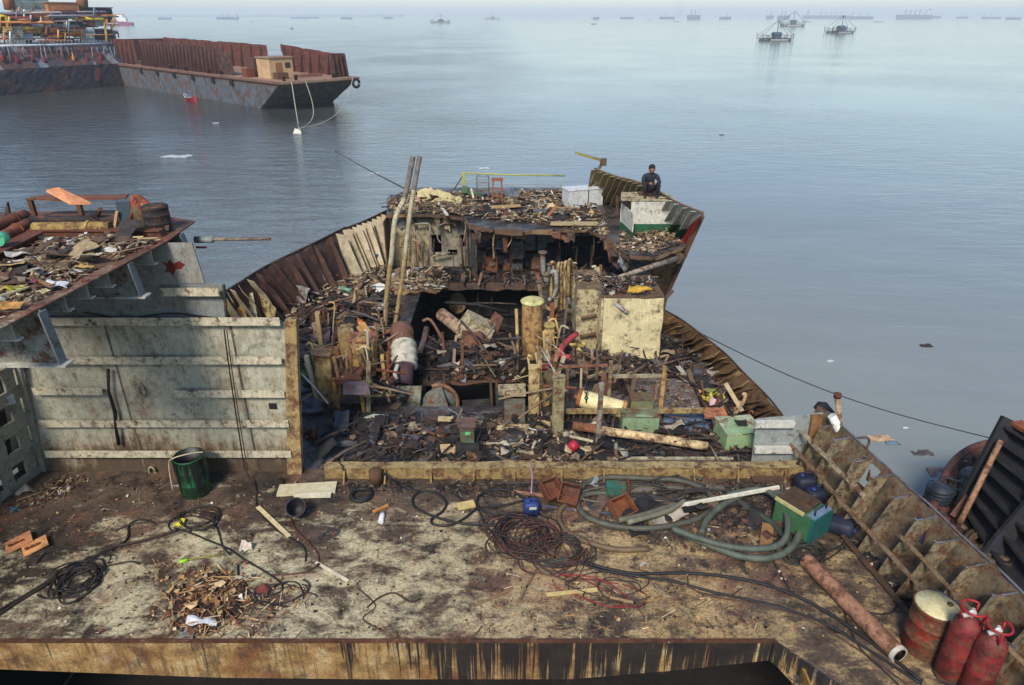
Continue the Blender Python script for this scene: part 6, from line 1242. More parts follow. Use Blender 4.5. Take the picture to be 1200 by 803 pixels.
hose(Z1([(-60, 610), (0, 565), (60, 525), (150, 470), (220, 420), (300, 385), (370, 345), (440, 330), (520, 310), (590, 288)]), .022, C(52, 40, 34), 'long dark double cable crossing the left deck from the corner to the yellow rag', 'cable'); hose(Z1([(-60, 595), (0, 552), (80, 505), (180, 445), (260, 400), (340, 365), (420, 320), (430, 270), (470, 252), (515, 265)]), .016, BK, 'black cable bending back on the left deck below the drum', 'cable')
hose(Z1([(120, 400), (150, 365), (210, 350), (290, 355)]), .012, BK, 'thin black cable arc right of the cardboard', 'cable'); hose(Z1([(290, 400), (360, 405), (430, 392), (465, 400)]), .012, BK, 'thin black cable tail right of the small coil', 'cable'); hose(Z1([(380, 290), (450, 265), (520, 262), (570, 258)]), .014, C(60, 50, 44), 'short brown cable left of the yellow rag', 'cable')
hose(Z1([(580, 280), (640, 300), (700, 325), (760, 350), (820, 390), (880, 425), (930, 460), (935, 490), (880, 505), (820, 490), (795, 450), (790, 400)]), .013, BK, 'black cable running from the yellow rag to the wood scrap heap', 'cable'); hose(Z1([(570, 250), (640, 240), (700, 255), (725, 290), (740, 340), (765, 370)]), .011, BK, 'thin black cable arching beside the yellow rag', 'cable')
# line down the bulkhead
s = MB(); hp = [bq(268, 380) + Vector((0, -.2, 0)), bq(275, 430) + Vector((0, -.22, 0)), bq(286, 500) + Vector((0, -.24, 0)), bq(294, 540) + Vector((0, -.28, 0)), P(300, 572, .02), P(302, 596, .02), P(325, 622, .02), P(355, 640, .02), P(358, 658, .02)]
s.tube(spline(hp, 5), .012, BK, 5); s.tube(spline([p + Vector((.05, -.02, 0)) for p in hp[:4]], 5), .01, C(90, 50, 40), 5); tag(s.build('hanging_line', M_RUBBER), 'thin dark line hanging down the grey bulkhead onto the deck', 'line')
hose([(339, 600), (345, 618), (362, 636), (373, 650), (370, 664), (350, 672), (322, 674)], .01, C(90, 44, 40), 'thin reddish wire looping below the black bucket', 'wire'); hose([(318, 580, .04), (334, 573, .04), (328, 560, .04)], .012, BK, 'short wire curl beside the cream board', 'wire')
hose([(360, 518, .03), (385, 532, .03), (400, 545, .29), (404, 556, .1)], .012, BK, 'thin black cable crossing the oily deck to the coaming', 'cable'); hose([(430, 712), (445, 700), (462, 695), (480, 705), (492, 702)], .012, C(60, 44, 38), 'short bent brown wire on the middle deck', 'wire')
hose([(420, 690), (440, 710), (425, 725), (446, 738)], .008, C(60, 44, 38), 'thin crooked wire near the front edge', 'wire'); hose([(560, 568, .03), (600, 566, .03), (640, 566, .03), (690, 568, .03), (740, 560, .03)], .02, C(70, 60, 54), 'dark cable lying along the foot of the coaming', 'cable')
hose([(1075, 705, .4), (1090, 690, .75), (1120, 705, .9), (1150, 730, .95), (1190, 760, .95)], .012, C(60, 64, 76), 'thin blue grey cable draped on the near ship side by the drum', 'cable'); hose([(940, 657, .2), (955, 650, .06), (985, 640, .03), (1003, 620, .1), (998, 600, .3)], .016, C(46, 46, 46), 'black cable curling behind the green machine', 'cable')

# ================================================================ ON THE RAISED DECK
zr = ZR
def rbeam(u0, v0, u1, v1, w_, h_, c, label, z=0.0, z1=None, name='steel_beam', cat='beam', mat=None):
    s = MB(); a, b = P(u0, v0, zr + z), P(u1, v1, zr + (z if z1 is None else z1)); a.z += h_ / 2; b.z += h_ / 2
    s.bar(a, b, w_, h_, c); s.bar(a + Vector((0, 0, h_ / 2)), b + Vector((0, 0, h_ / 2)), w_ * 1.5, .015, vary(c, .2)); return tag(s.build(name, mat or M_RUST), label, cat)
rbeam(28, 276, 191, 277, .12, .1, C(112, 66, 50), 'long red brown beam lying across the raised deck'); rbeam(45, 280, -30, 318, .18, .12, C(120, 70, 56), 'red brown beam slanting to the left edge of the raised deck')
tb = thing('rusty_table', P(80, 262, zr), 'long flat rusty plate raised on short legs at the far side of the raised deck', 'rack')
a, b = P(24, 262, zr + .0), P(142, 262, zr); s = MB(); zz = .34; s.sheet((a.x, a.y + .3, zr + zz), (b.x, b.y + .3, zr + zz), (b.x - .1, b.y + .62, zr + zz), (a.x + .1, a.y + .62, zr + zz), C(128, 78, 60), 10, 3, .02, .03); s.build('top_plate', M_RUST, tb)
for k in (.02, .5, .98):
    s = MB(); x = a.x + (b.x - a.x) * k; s.bar((x, a.y + .35, zr), (x, a.y + .35, zr + zz - .03), .07, .07, C(110, 70, 50), up=(0, 1, 0)); s.build('leg', M_RUST, tb)
def rtube(u0, v0, u1, v1, r, c, label, z=0., z1=None, mat=None, n=10):
    s = MB(); a, b = P(u0, v0, zr + z + r), P(u1, v1, zr + (z if z1 is None else z1) + r); s.tube([a.lerp(b, i / 8) for i in range(9)], r, c, n, seg_c=lambda t: vary(c, .15)); s.lathe([(r * 1.2, 0), (r * 1.2, .04)], vary(c, .3), a.lerp(b, .7), 10, axis=(b - a).to_track_quat('Z', 'Y').to_matrix()); return tag(s.build('lying_pipe', mat or M_OLD), label, 'pipe')
rtube(40, 268, 130, 267, .10, C(170, 140, 80), 'thick yellow and rust pipe lying under the raised rusty plate'); rtube(34, 258, 150, 257, .07, C(48, 44, 46), 'black pipe lying behind the yellow and rust pipe', z=.05); rtube(-20, 272, 30, 252, .09, C(130, 66, 46), 'upper red rusty pipe at the left edge of the raised deck', z=.1); rtube(-20, 290, 34, 262, .09, C(150, 84, 56), 'lower red rusty pipe at the left edge of the raised deck', z=.04)
s = MB(); s.tube([P(-3, 282, zr + .25), P(4, 278, zr + .25)], .09, C(90, 190, 140), 10); tag(s.build('green_flask', M_CLEAN), 'mint green rounded end of a bottle at the left edge of the raised deck', 'bottle')
s = MB(); a = P(55, 244, zr + .42); b = P(104, 240, zr + .45); s.slab([PY(54, 225, a.y + .2), PY(68, 222, a.y + .3), PY(106, 240, a.y + .2), PY(82, 240, a.y)], (0, .03, .03), C(222, 150, 106)); tag(s.build('orange_board', M_WOOD), 'bright salmon orange board sticking up behind the rusty plate', 'board')
rtube(108, 262, 118, 245, .03, C(110, 66, 50), 'short rusty rod leaning on the yellow pipe', z1=.3)
mo = thing('winch_motor', P(165, 264, zr), 'scrapped olive and orange winch motor on the raised deck left of the black drum', 'motor'); o = P(166, 268, zr)
s = MB(); s.lathe([(.12, 0), (.15, .05), (.15, .3), (.08, .4)], C(86, 96, 66), o + Vector((.02, .1, 0)), 12); s.build('housing', M_OLD, mo)
s = MB(); q_ = o + Vector((-.05, .05, .1)); s.tube(spline([q_, q_ + Vector((-.02, 0, .3)), q_ + Vector((.06, 0, .42)), q_ + Vector((.2, 0, .3)), q_ + Vector((.3, 0, .1))], 4), .045, C(176, 84, 60), 7); s.tube([q_ + Vector((-.1, -.05, .05)), q_ + Vector((.05, 0, .38))], .03, C(150, 76, 56), 6); s.box(q_ + Vector((.1, 0, .22)), (.1, .16, .2), C(160, 80, 54), .4); s.build('red_gear', M_OLD, mo)
s = MB(); s.box(o + Vector((-.22, .1, .25)), (.22, .2, .38), C(64, 78, 86), .1); s.build('grey_box', M_CLEAN, mo)
s = MB(); s.bar(o + Vector((.1, 0, .42)), o + Vector((.32, -.05, .02)), .04, .04, C(196, 150, 110)); s.bar(o + Vector((-.3, -.05, .3)), o + Vector((-.42, -.05, .0)), .04, .04, C(196, 160, 120)); s.build('strut', M_WOOD, mo)
drum('black_drum', P(187, 270, zr), .20, .40, C(48, 44, 46), 'small matt black drum near the outer corner of the raised deck')
rbeam(196, 270, 190, 240, .05, .05, C(120, 116, 110), 'short grey rod beside the black drum', z=.05)
s = MB(); s.slab([P(3, 262, zr), P(13, 262, zr), PY(8, 237, P(8, 262, zr).y)], (0, .05, 0), C(64, 66, 72)); tag(s.build('dark_fin', M_OLD), 'dark pointed plate standing at the far left of the raised deck', 'plate')
ga = thing('outboard_pipe', PY(234, 285, 11.3), 'long thin grey pipe sticking out over the water from the raised deck corner', 'pipe'); a, b = PY(232, 281, 11.3), PY(317, 280, 11.3)
s = MB(); s.tube([a, a.lerp(b, .5), b], .028, C(150, 130, 110), 8); s.build('tube', M_OLD, ga)
s = MB(); s.lathe([(.06, 0), (.06, .3), (.04, .32)], C(150, 156, 150), a - Vector((.05, 0, 0)), 10, axis=Matrix.Rotation(R(90), 3, 'Y')); s.build('fitting', M_OLD, ga)
s = MB(); s.tube([PY(230, 290, 11.3), PY(242, 290, 11.3)], .02, C(130, 40, 40), 7); s.build('red_stub', M_CLEAN, ga)
for (u, v, w_, d_, c, lab) in ((69, 333, .28, .14, C(220, 222, 226), 'white folded paper on the debris at the front of the raised deck'), (12, 322, .42, .3, C(104, 60, 66), 'maroon crumpled cloth on the left of the raised deck'), (36, 331, .2, .16, C(150, 70, 90), 'dark pink rag beside the maroon cloth'), (22, 338, .26, .14, C(206, 196, 60), 'flattened yellow plastic on the left of the raised deck'), (47, 322, .2, .12, C(60, 84, 120), 'small dark blue rag right of the maroon cloth'), (72, 283, .36, .18, C(216, 214, 206), 'white crumpled sheet near the beam on the raised deck'),
                              (120, 293, .5, .12, C(220, 216, 204), 'white plastic strip in the middle of the raised deck'), (99, 313, .32, .16, C(206, 170, 96), 'yellowish board scrap at the raised deck edge'), (12, 358, .4, .16, C(214, 160, 84), 'bright ochre board near the left front of the raised deck'), (20, 308, .3, .1, C(214, 206, 200), 'pale cloth strip behind the maroon cloth')):
    o = P(u, v, zr + .05); s = MB(); s.sheet(o + Vector((-w_ / 2, -d_ / 2, 0)), o + Vector((w_ / 2, -d_ / 2, 0)), o + Vector((w_ * .4, d_ / 2, .02)), o + Vector((-w_ * .5, d_ / 2, .02)), c, 8, 6, .04, .01, freq=7, ragged=.25); tag(s.build('deck_scrap', M_SCRAP), lab, 'scrap')
for (u0, v0, u1, v1, c, lab) in ((-5, 345, 30, 320, C(196, 160, 110), 'tan stick lying across the maroon cloth'), (36, 325, 60, 335, C(150, 110, 70), 'brown stick by the white folded paper'), (97, 330, 104, 329, C(100, 60, 40), 'tiny brown chip at the raised deck edge'), (98, 283, 101, 273, C(216, 210, 196), 'white forked splinter standing by the long beam')):
    s = MB(); s.bar(P(u0, v0, zr + .04), P(u1, v1, zr + .10), .04, .03, c); tag(s.build('loose_stick', M_WOOD), lab, 'stick')
# ================================================================ BARGE
def W(u, v, z=WZ): return P(u, v, z)
DZ = -.6
bn = Vector((-31.1, 97.9)); ax = Vector((-43.6, 41.0)).normalized(); cx = Vector((.69, .72)).normalized(); LB, WB = 66.0, 12.5
def bp(a, c, z): q = bn + ax * a + cx * c; return Vector((q.x, q.y, z))
bg_ = thing('barge', bp(30, 6, WZ), 'long rusty blue black barge with high red brown side boards beside the tanker', 'barge')
hc_ = lambda: vary(random.choice([C(70, 74, 84), C(84, 80, 80), C(110, 76, 62), C(66, 74, 88)]), .15)
def fcol(u, v):
    n_ = nz((u * 6, v * 1.5, 3)) + .35 * nz((u * 30, 2, v * 2))
    if v < .12: return C(96, 58, 52)
    if v > .86: return C(112, 92, 84)
    return C(124, 98, 80) if n_ > .12 else (C(74, 84, 94) if n_ > -.25 else C(100, 94, 90))
M_BARGE = grimy('barge_hull', rust=.46, soot=.40, scale=.42, contrast=.45, bump=.15)
s = MB()
s.sheet(bp(8, .3, WZ - .5), bp(LB, .3, WZ - .5), bp(LB, 0, DZ), bp(0, 0, DZ), C(90, 80, 78), 70, 12, .0, .05, cf=lambda u, v: C(104, 66, 58) if v < .12 else (C(112, 94, 86) if v > .86 else vary(C(98, 108, 118), .06)))
s.sheet(bp(8, WB - .3, WZ - .5), bp(8, .3, WZ - .5), bp(0, 0, DZ), bp(0, WB, DZ), C(60, 64, 72), 16, 10, .05, .05, cf=lambda u, v: C(130, 104, 88) if v > .86 else C(112, 118, 126))  # bow face colour lightened to offset its shade
s.sheet(bp(LB, WB - .3, WZ - .5), bp(8, WB - .3, WZ - .5), bp(0, WB, DZ), bp(LB, WB, DZ), C(70, 66, 66), 20, 4, .02, .05)
s.sheet(bp(LB, 0, WZ - .5), bp(LB, WB, WZ - .5), bp(LB, WB, DZ), bp(LB, 0, DZ), C(70, 66, 66), 6, 4, .02, .05); s.build('hull', M_BARGE, bg_)
s = MB(); s.slab([bp(0, 0, DZ), bp(0, WB, DZ), bp(LB, WB, DZ), bp(LB, 0, DZ)], (0, 0, .04), C(150, 120, 100)); s.build('deck', M_FAR, bg_)
s = MB(); s.bar(bp(0, -.12, DZ - .12), bp(LB, -.12, DZ - .12), .3, .3, C(120, 88, 74)); s.bar(bp(-.12, 0, DZ - .12), bp(-.12, WB, DZ - .12), .3, .3, C(150, 120, 100)); s.build('rubbing_strake', M_FAR, bg_)
HW = 3.6
def wallseg(a0, a1, c, h0, h1, name='side_board', colr=C(104, 52, 46), ribs=0, rough=0):
    s = MB(); n_ = max(4, int(abs(a1 - a0) / 2)); s.sheet(bp(a0, c, DZ), bp(a1, c, DZ), bp(a1, c, DZ + h1 + .4), bp(a0, c, DZ + h0 + .4), colr, n_ * 2, 8, .05, .12, ragged=.05); sbd = s.build(name, M_BARGE, bg_)
    for k in range(ribs):
        t = a0 + (a1 - a0) * (k + .5) / ribs; s = MB(); hh = h0 + (h1 - h0) * (k + .5) / ribs
        s.slab([bp(t, c - .05, DZ), bp(t, c - .75, DZ), bp(t, c - .25, DZ + hh), bp(t, c - .05, DZ + hh)], tuple((ax * .12).to_3d()), C(76, 44, 42)); s.build('side_rib', M_FAR, sbd)
wallseg(19, 49, 1.0, 3.6, 3.9, colr=C(82, 48, 48), ribs=22); wallseg(15, 19, 1.0, 2.6, 3.4, colr=C(70, 48, 46)); wallseg(51.5, LB - 1, 1.0, 3.9, 4.0, ribs=6)
wallseg(24, LB - 1, WB - .8, 3.4, 3.9, colr=C(110, 54, 48), ribs=12); wallseg(2, 19.5, WB - .8, 2.6, 3.6, colr=C(106, 52, 46), ribs=7)
s = MB(); s.sheet(bp(2.0, WB - 3, DZ), bp(2.0, WB - .8, DZ), bp(2, WB - .8, DZ + 3.2), bp(2, WB - 3.0, DZ + 3.2), C(90, 44, 42), 4, 5, .04, .12); s.build('end_board', M_BARGE, bg_)
for k in range(4):
    s = MB(); cc_ = WB - 3 + k * .7; s.slab([bp(1.9, cc_, DZ), bp(1.2, cc_, DZ), bp(1.7, cc_, DZ + 3.1), bp(1.9, cc_, DZ + 3.1)], tuple((cx * .1).to_3d()), C(70, 40, 40)); s.build('end_rib', M_FAR, bg_)
s = MB(); s.sheet(bp(LB - 1, 1, DZ), bp(LB - 1, WB - .8, DZ), bp(LB - 1, WB - .8, DZ + 4), bp(LB - 1, 1, DZ + 4), C(90, 48, 44), 8, 5, .04, .12); s.build('end_board', M_BARGE, bg_)
# deckhouse of the barge
dk = MB(); o = bp(8, 3.5, DZ); Mb = Matrix((cx.to_3d(), ax.to_3d(), Vector((0, 0, 1)))).transposed()
def bbox(name, a, c, sz, colr, z=0, mat=None, par=None):
    s = MB(); s.box(bp(a, c, DZ + z + sz[2] / 2), (sz[1], sz[0], sz[2]), colr, Mb); return s.build(name, mat or M_FAR, par or bg_)
dh_ = bbox('deckhouse', 7.5, 3.6, (3.6, 3.6, 2.7), C(196, 160, 120)); bbox('roof', 7.5, 3.6, (3.9, 3.9, .15), C(150, 120, 96), 2.7, par=dh_); bbox('door', 5.68, 3.2, (.06, 1.0, 2.0), C(150, 96, 64), .1, par=dh_); bbox('window', 5.68, 4.6, (.06, .8, .7), C(50, 50, 56), 1.4, par=dh_); bbox('winch', 11.0, 1.2, (1.6, 1.2, 1.2), C(120, 62, 44)); bbox('side_box', 12.0, 3.2, (2.2, 2.0, 2.6), C(90, 60, 52)); bbox('bow_crate', 4.4, 2.6, (1.4, 1.6, .9), C(100, 66, 50)); bbox('bulwark_panel', 4.8, 7.5, (.6, 3.5, .5), C(130, 90, 70))
for (a, c) in ((1.2, 1.2), (1.2, 3.0), (1.2, 9.0), (18, .4), (30, .4), (42, .4), (22, .4), (36, .4)):
    s = MB(); s.lathe([(.22, 0), (.22, .6), (.3, .62), (.3, .75), (.02, .75)], C(80, 52, 46), bp(a, c, DZ), 10); s.build('bollard', M_FAR, bg_)
for k, a in enumerate((14, 20, 27, 34, 41, 48)):
    s = MB(); s.box(bp(a, -.1, DZ - .6), (.25, .9, 1.1), C(30, 28, 30), Mb); s.build('hull_port', M_FARB, bg_)
for c in (WB - .7, ):
    s = MB(); o = bp(-.25, c, DZ - .8); s.tube([o + (cx.to_3d() * math.cos(t) + Vector((0, 0, 1)) * math.sin(t)) * .55 for t in [i * .5 for i in range(13)]], .2, C(28, 28, 30), 8); s.build('tyre_fender', M_FARB, bg_)
# mooring ropes of the barge
def rope(pts, r, c, label, n=6): s = MB(); s.tube(spline(pts, n), r, c, 5); return tag(s.build('mooring_rope', M_FARB), label, 'rope')
RC = C(176, 164, 140)
def sagr(a, b, sg, dx=0): return [a.lerp(b, i / 10) + Vector((dx * math.sin(math.pi * i / 10), 0, -sg * math.sin(math.pi * i / 10))) for i in range(11)]
FLT = W(351, 151, WZ + .1)
rope(sagr(bp(-.2, 1.5, DZ), FLT, 1.6), .06, RC, 'left mooring rope hanging straight down from the barge bow'); rope(sagr(bp(-.2, 3.6, DZ), FLT, 1.3, 1.2), .05, RC, 'middle mooring rope curving down from the barge bow'); rope(sagr(bp(-.3, WB - 1.2, DZ), FLT, 1.5, 1.0), .05, RC, 'right mooring rope swinging from the far corner of the barge bow')
s = MB(); s.sheet(W(343, 156, WZ + .05), W(354, 157, WZ + .05), W(352, 151, WZ + .3), W(346, 150, WZ + .3), C(214, 210, 190), 4, 4, .1, .1, ragged=.2); tag(s.build('float_buoy', M_FARB), 'small pale float where the mooring ropes of the barge meet the water', 'float')
s = MB(); s.tube([W(393, 177).lerp(PY(474, 221, 23.5), i / 12) - Vector((0, 0, math.sin(math.pi * i / 12) * .06)) for i in range(13)], .028, C(64, 62, 64), 5); tag(s.build('mooring_chain', M_FARB), 'thin dark chain running from the water up to the deckhouse', 'chain')
s = MB(); pts = []
a, b = P(800, 380, .4), PY(1159, 513, 14.2); 
for i in range(25):
    t = i / 24; p = a.lerp(b, t); p.z -= math.sin(math.pi * t) * .35; pts.append(p)
s.tube(pts, .013, C(40, 40, 42), 5); tag(s.build('mooring_rope', M_FARB), 'long dark mooring rope stretched from the right ship side to the neighbouring hull', 'rope')

# small boat by the barge
def small_boat(u, v, L_, label, c=C(170, 50, 60), rz=.6, cabin=False, sc=1):
    o = W(u, v); t = thing('small_boat', o, label, 'boat'); Mz = Matrix.Rotation(rz, 3, 'Z'); s = MB(); n_ = 8; rows = []
    for i in range(n_ + 1):
        x = -L_ / 2 + L_ * i / n_; k = 1 - abs(2 * i / n_ - 1) ** 2.5; wd = max(.04, L_ * .13 * k); sh = .55 + .5 * abs(2 * i / n_ - 1) ** 2
        rows.append([Vector((x * .92, 0, -.2)), Vector((x, -wd, sh)), Vector((x, wd, sh)), Vector((x, -wd * .75, sh - .02)), Vector((x, wd * .75, sh - .02)), Vector((x * .9, 0, .15))])
    b = len(s.v)
    for r_ in rows: s.v += [o + Mz @ q for q in r_]
    for i in range(n_):
        A_, B_ = b + i * 6, b + (i + 1) * 6
        for p, q, cc in ((0, 1, c), (2, 0, c), (1, 3, WHITE), (4, 2, WHITE), (3, 5, C(120, 90, 70)), (5, 4, C(120, 90, 70))): s.face([A_ + p, A_ + q, B_ + q, B_ + p], cc)
    s.build('hull', M_FARB, t)
    s = MB()
    if cabin: s.box(o + Mz @ Vector((-.2 * L_, 0, .9)), (L_ * .3, L_ * .18, .9), C(196, 196, 200), Mz)
    else: s.box(o + Mz @ Vector((-.1 * L_, 0, .75)), (L_ * .35, L_ * .16, .3), C(90, 110, 130), Mz); s.box(o + Mz @ Vector((.1 * L_, 0, .65)), (L_ * .1, L_ * .2, .08), C(190, 180, 160), Mz)
    s.build('cabin' if cabin else 'cargo', M_FARB, t); return t
small_boat(224, 119, 4.4, 'small open boat with a bright red bow tied beside the rusty barge', C(176, 44, 62), -.75)

# ================================================================ TANKER AT THE LEFT
tn = thing('tanker', W(60, 108), 'dark blue black tanker at the left edge crowded with yellow and orange deck pipes', 'tanker')
t0, t1 = W(-140, 124), W(157, 99.5); tx = (t1 - t0).normalized(); tyv = Vector((-tx.y, tx.x, 0))
if tyv.dot(Vector((-1, 1, 0))) < 0: tyv = -tyv
LT = (t1 - t0).length
def tp(a, b, z): return t0 + tx * a + tyv * b + Vector((0, 0, z))
# heights above the water read from the picture at the hull plane
def th_at(u, v, a=None):
    # pixel -> point on the vertical plane of the hull side
    r_ = Vector(_ray(u, v)); n_ = tyv; o_ = Vector((0, 0, H)); k = (t0 - o_).dot(n_) / r_.dot(n_); return o_ + r_ * k
def tq(u, v, back=0.0):
    r_ = Vector(_ray(u, v)); o_ = Vector((0, 0, H)); k = (t0 + tyv * back - o_).dot(tyv) / r_.dot(tyv); return o_ + r_ * k
DK = th_at(75, 78).z; RK = th_at(75, 52).z
M_TAN = grimy('tanker_paint', rust=.35, soot=.35, scale=.25, contrast=.4, bump=.1)
s = MB()
def tcol(u, v):
    n_ = nz((u * 9, v * 1.2, 1))
    if v < .2: return C(40, 36, 44)
    return C(44, 50, 64) if n_ < .15 else (C(70, 52, 54) if n_ < .35 else C(90, 60, 56))
s.sheet(tp(0, 0, -.5), tp(LT, 0, -.5), Vector((t1.x, t1.y, DK)), Vector((t0.x, t0.y, DK)), G_, 60, 10, .05, .1, cf=tcol)
s.sheet(tp(LT, 0, -.5), tp(LT, 16, -.5), tp(LT, 16, DK - WZ), tp(LT, 0, DK - WZ), C(46, 48, 60), 10, 8, .05, .1); s.build('hull', M_TAN, tn)
s = MB(); s.sheet(tp(0, 0, DK - WZ + .02), tp(LT, 0, DK - WZ + .02), tp(LT - 1, 3.4, RK - WZ), tp(0, 3.4, RK - WZ), G_, 60, 8, .05, .1, cf=lambda u, v: C(120, 126, 138) if nz((u * 22, v * .8, 5)) > .25 else (C(58, 62, 78) if nz((u * 10, v, 7)) > -.1 else C(84, 60, 60))); s.build('sloping_side', M_TAN, tn)
s = MB(); s.slab([tp(0, 3.4, RK - WZ), tp(LT - 1, 3.4, RK - WZ), tp(LT - 1, 16, RK - WZ), tp(0, 16, RK - WZ)], (0, 0, .1), C(80, 76, 80)); s.build('cargo_deck', M_TAN, tn)
s = MB(); a = tq(-10, 50, 4); b = tq(138, 47, 4)
s.build
def tpipe(px, r, c, back, name='deck_pipe'):
    s = MB(); s.tube([tq(u, v, back) for u, v in px], r, c, 6); s.build(name, M_FAR, tn)
YE, OR, WH_, BR = C(222, 196, 60), C(226, 140, 50), C(190, 196, 204), C(150, 96, 66)
tpipe([(0, 19), (6, 19), (9, 33), (26, 34), (50, 33)], .28, YE, 4, 'yellow_pipe'); tpipe([(84, 22), (121, 22), (124, 38), (125, 50), (130, 59), (134, 61)], .26, YE, 4, 'yellow_pipe'); tpipe([(56, 42), (64, 50), (62, 56)], .42, OR, 4, 'orange_pipe'); tpipe([(56, 41), (98, 39)], .38, OR, 4, 'orange_pipe'); tpipe([(94, 22), (104, 22)], .4, OR, 4.5, 'orange_pipe'); tpipe([(60, 45), (72, 42)], .3, YE, 4, 'orange_pipe')
tpipe([(-10, 54), (60, 53), (133, 51)], .22, WH_, 1.8, 'white_rail')
for k in range(34): tpipe([(-4 + k * 4.2, 54), (-4 + k * 4.2, 47)], .06, vary(C(120, 124, 140), .2), 1.8, 'rail_post')
tpipe([(-10, 17), (60, 16), (122, 15)], .15, C(120, 70, 90), 5, 'rail')
rnd = random.Random(4)
pal = [C(130, 140, 156), C(176, 116, 80), C(214, 140, 80), C(84, 70, 78), C(206, 210, 214), C(150, 66, 60), C(60, 66, 80), C(220, 184, 110), C(100, 130, 130)]
def prism_clutter(mb, u, v, back):
    pass
for k in range(92):      # horizontal pipe runs over the cargo deck
    u0 = rnd.uniform(-20, 110); L_ = rnd.uniform(12, 60); v0 = rnd.uniform(14, 50); tpipe([(u0, v0), (min(u0 + L_, 138), v0 - L_ * .012), (min(u0 + L_, 138) + 1, v0 + rnd.uniform(-1, 5))], rnd.uniform(.06, .17), vary(rnd.choice(pal), .2), rnd.uniform(2.2, 8))
for k in range(99):      # risers, ladders, valve stems
    u0 = rnd.uniform(-10, 136); v0 = rnd.uniform(8, 40); h_ = rnd.uniform(6, 18)
    tpipe([(u0, v0), (u0 + rnd.uniform(-.5, .5), v0 + h_)], rnd.uniform(.07, .2), vary(rnd.choice(pal), .25), rnd.uniform(2.2, 8), 'riser')
for k in range(64):      # hose hangers along the sloping side
    u0 = rnd.uniform(-6, 140); tpipe([(u0, 55), (u0 + rnd.uniform(1, 5), 66), (u0 + rnd.uniform(3, 8), rnd.uniform(70, 86))], rnd.uniform(.04, .11), vary(rnd.choice([C(150, 160, 176), C(90, 60, 60), C(110, 116, 130), C(50, 50, 60), C(130, 60, 56)]), .25), rnd.uniform(.8, 2.4), 'side_stay')
for k, u0 in enumerate((3, 20, 38, 52, 86, 102, 118)):
    s = MB(); o = tq(u0, 68 + (k % 2) * 3, .8); s.lathe([(.15, -.6), (.28, -.3), (.3, .1), (.15, .3), (.08, 1.0)], vary(C(120, 30, 44), .2) if k != 4 else C(196, 120, 56), o, 8); s.build('red_valve', M_FAR, tn)
def tbox(u, v, w_, d_, h_, c, back, name='deck_equipment', mat=None):
    s = MB(); o = tq(u, v, back); Mt_ = Matrix((tx, tyv, Vector((0, 0, 1)))).transposed(); s.box(o, (w_, d_, h_), c, Mt_)
    s.box(o + Mt_ @ Vector((0, -d_ / 2 - .05, h_ * .1)), (w_ * .7, .1, h_ * .35), vary(c, .5), Mt_); s.box(o + Vector((0, 0, h_ / 2 + .1)), (w_ * 1.08, d_ * 1.08, .15), vary(c, .3), Mt_); s.build(name, mat or M_FAR, tn)
tbox(70, 11, 5.5, 3, 2.0, C(196, 130, 90), 9); tbox(33, 8, 6, 3, 2.4, C(176, 196, 190), 10, 'tank_house'); tbox(113, 20, 5, 3, 3, C(44, 46, 60), 9, 'dark_house'); tbox(102, 44, 2, 1.5, 1.8, C(150, 166, 160), 4.2); tbox(17, 43, 2.2, 2.0, 2.6, C(160, 160, 150), 4.6); tbox(80, 33, 5, 3, 2.0, C(60, 64, 76), 7); tbox(40, 30, 8, 3, 1.6, C(120, 80, 66), 8); tbox(118, 44, 4, 2, 2.4, C(50, 54, 70), 5)
tbox(55, 20, 6, 2.4, 1.4, C(170, 110, 84), 8.5); tbox(5, 30, 5, 2.4, 2.2, C(90, 96, 104), 8); tbox(92, 16, 3, 2, 1.6, C(110, 116, 120), 10)
for k in range(20):
    tbox(rnd.uniform(-5, 130), rnd.uniform(24, 49), rnd.uniform(.6, 2.4), 1, rnd.uniform(.5, 1.5), vary(rnd.choice(pal), .2), rnd.uniform(3.8, 8))
for (u0, u1, v0, r, c) in ((7, 12, 12, .9, C(150, 96, 60)), (95, 97, 14, 1.0, C(140, 104, 72)), (47, 48, 20, .35, C(200, 204, 206))):
    s = MB(); a = tq(u1, v0, 9); b = tq(u0, -14 if r > .5 else -6, 9); s.tube([a, b], r, c, 10, seg_c=lambda t: vary(c, .1)); s.build('funnel' if r > .5 else 'mast', M_FAR, tn)
for k in range(6):
    s = MB(); a = tq(47, 20, 9); s.bar(tq(44, 19 - k * 3.4, 9), tq(51, 19 - k * 3.4, 9), .1, .1, WH_); s.build('mast_rung', M_FARB, tn)
s = MB(); s.sheet(tq(112, 73, .2), tq(118, 73, .2), tq(117, 95, -.1), tq(112, 95, -.1), C(110, 54, 52), 3, 4, .02, .1); s.build('rust_patch', M_FAR, tn)
s = MB(); s.sheet(tq(126, 40, 4.5), tq(146, 55, 4.5), tq(142, 70, 1.5), tq(124, 64, 1.5), C(96, 86, 84), 5, 5, .1, .1); s.build('end_screen', M_FAR, tn)

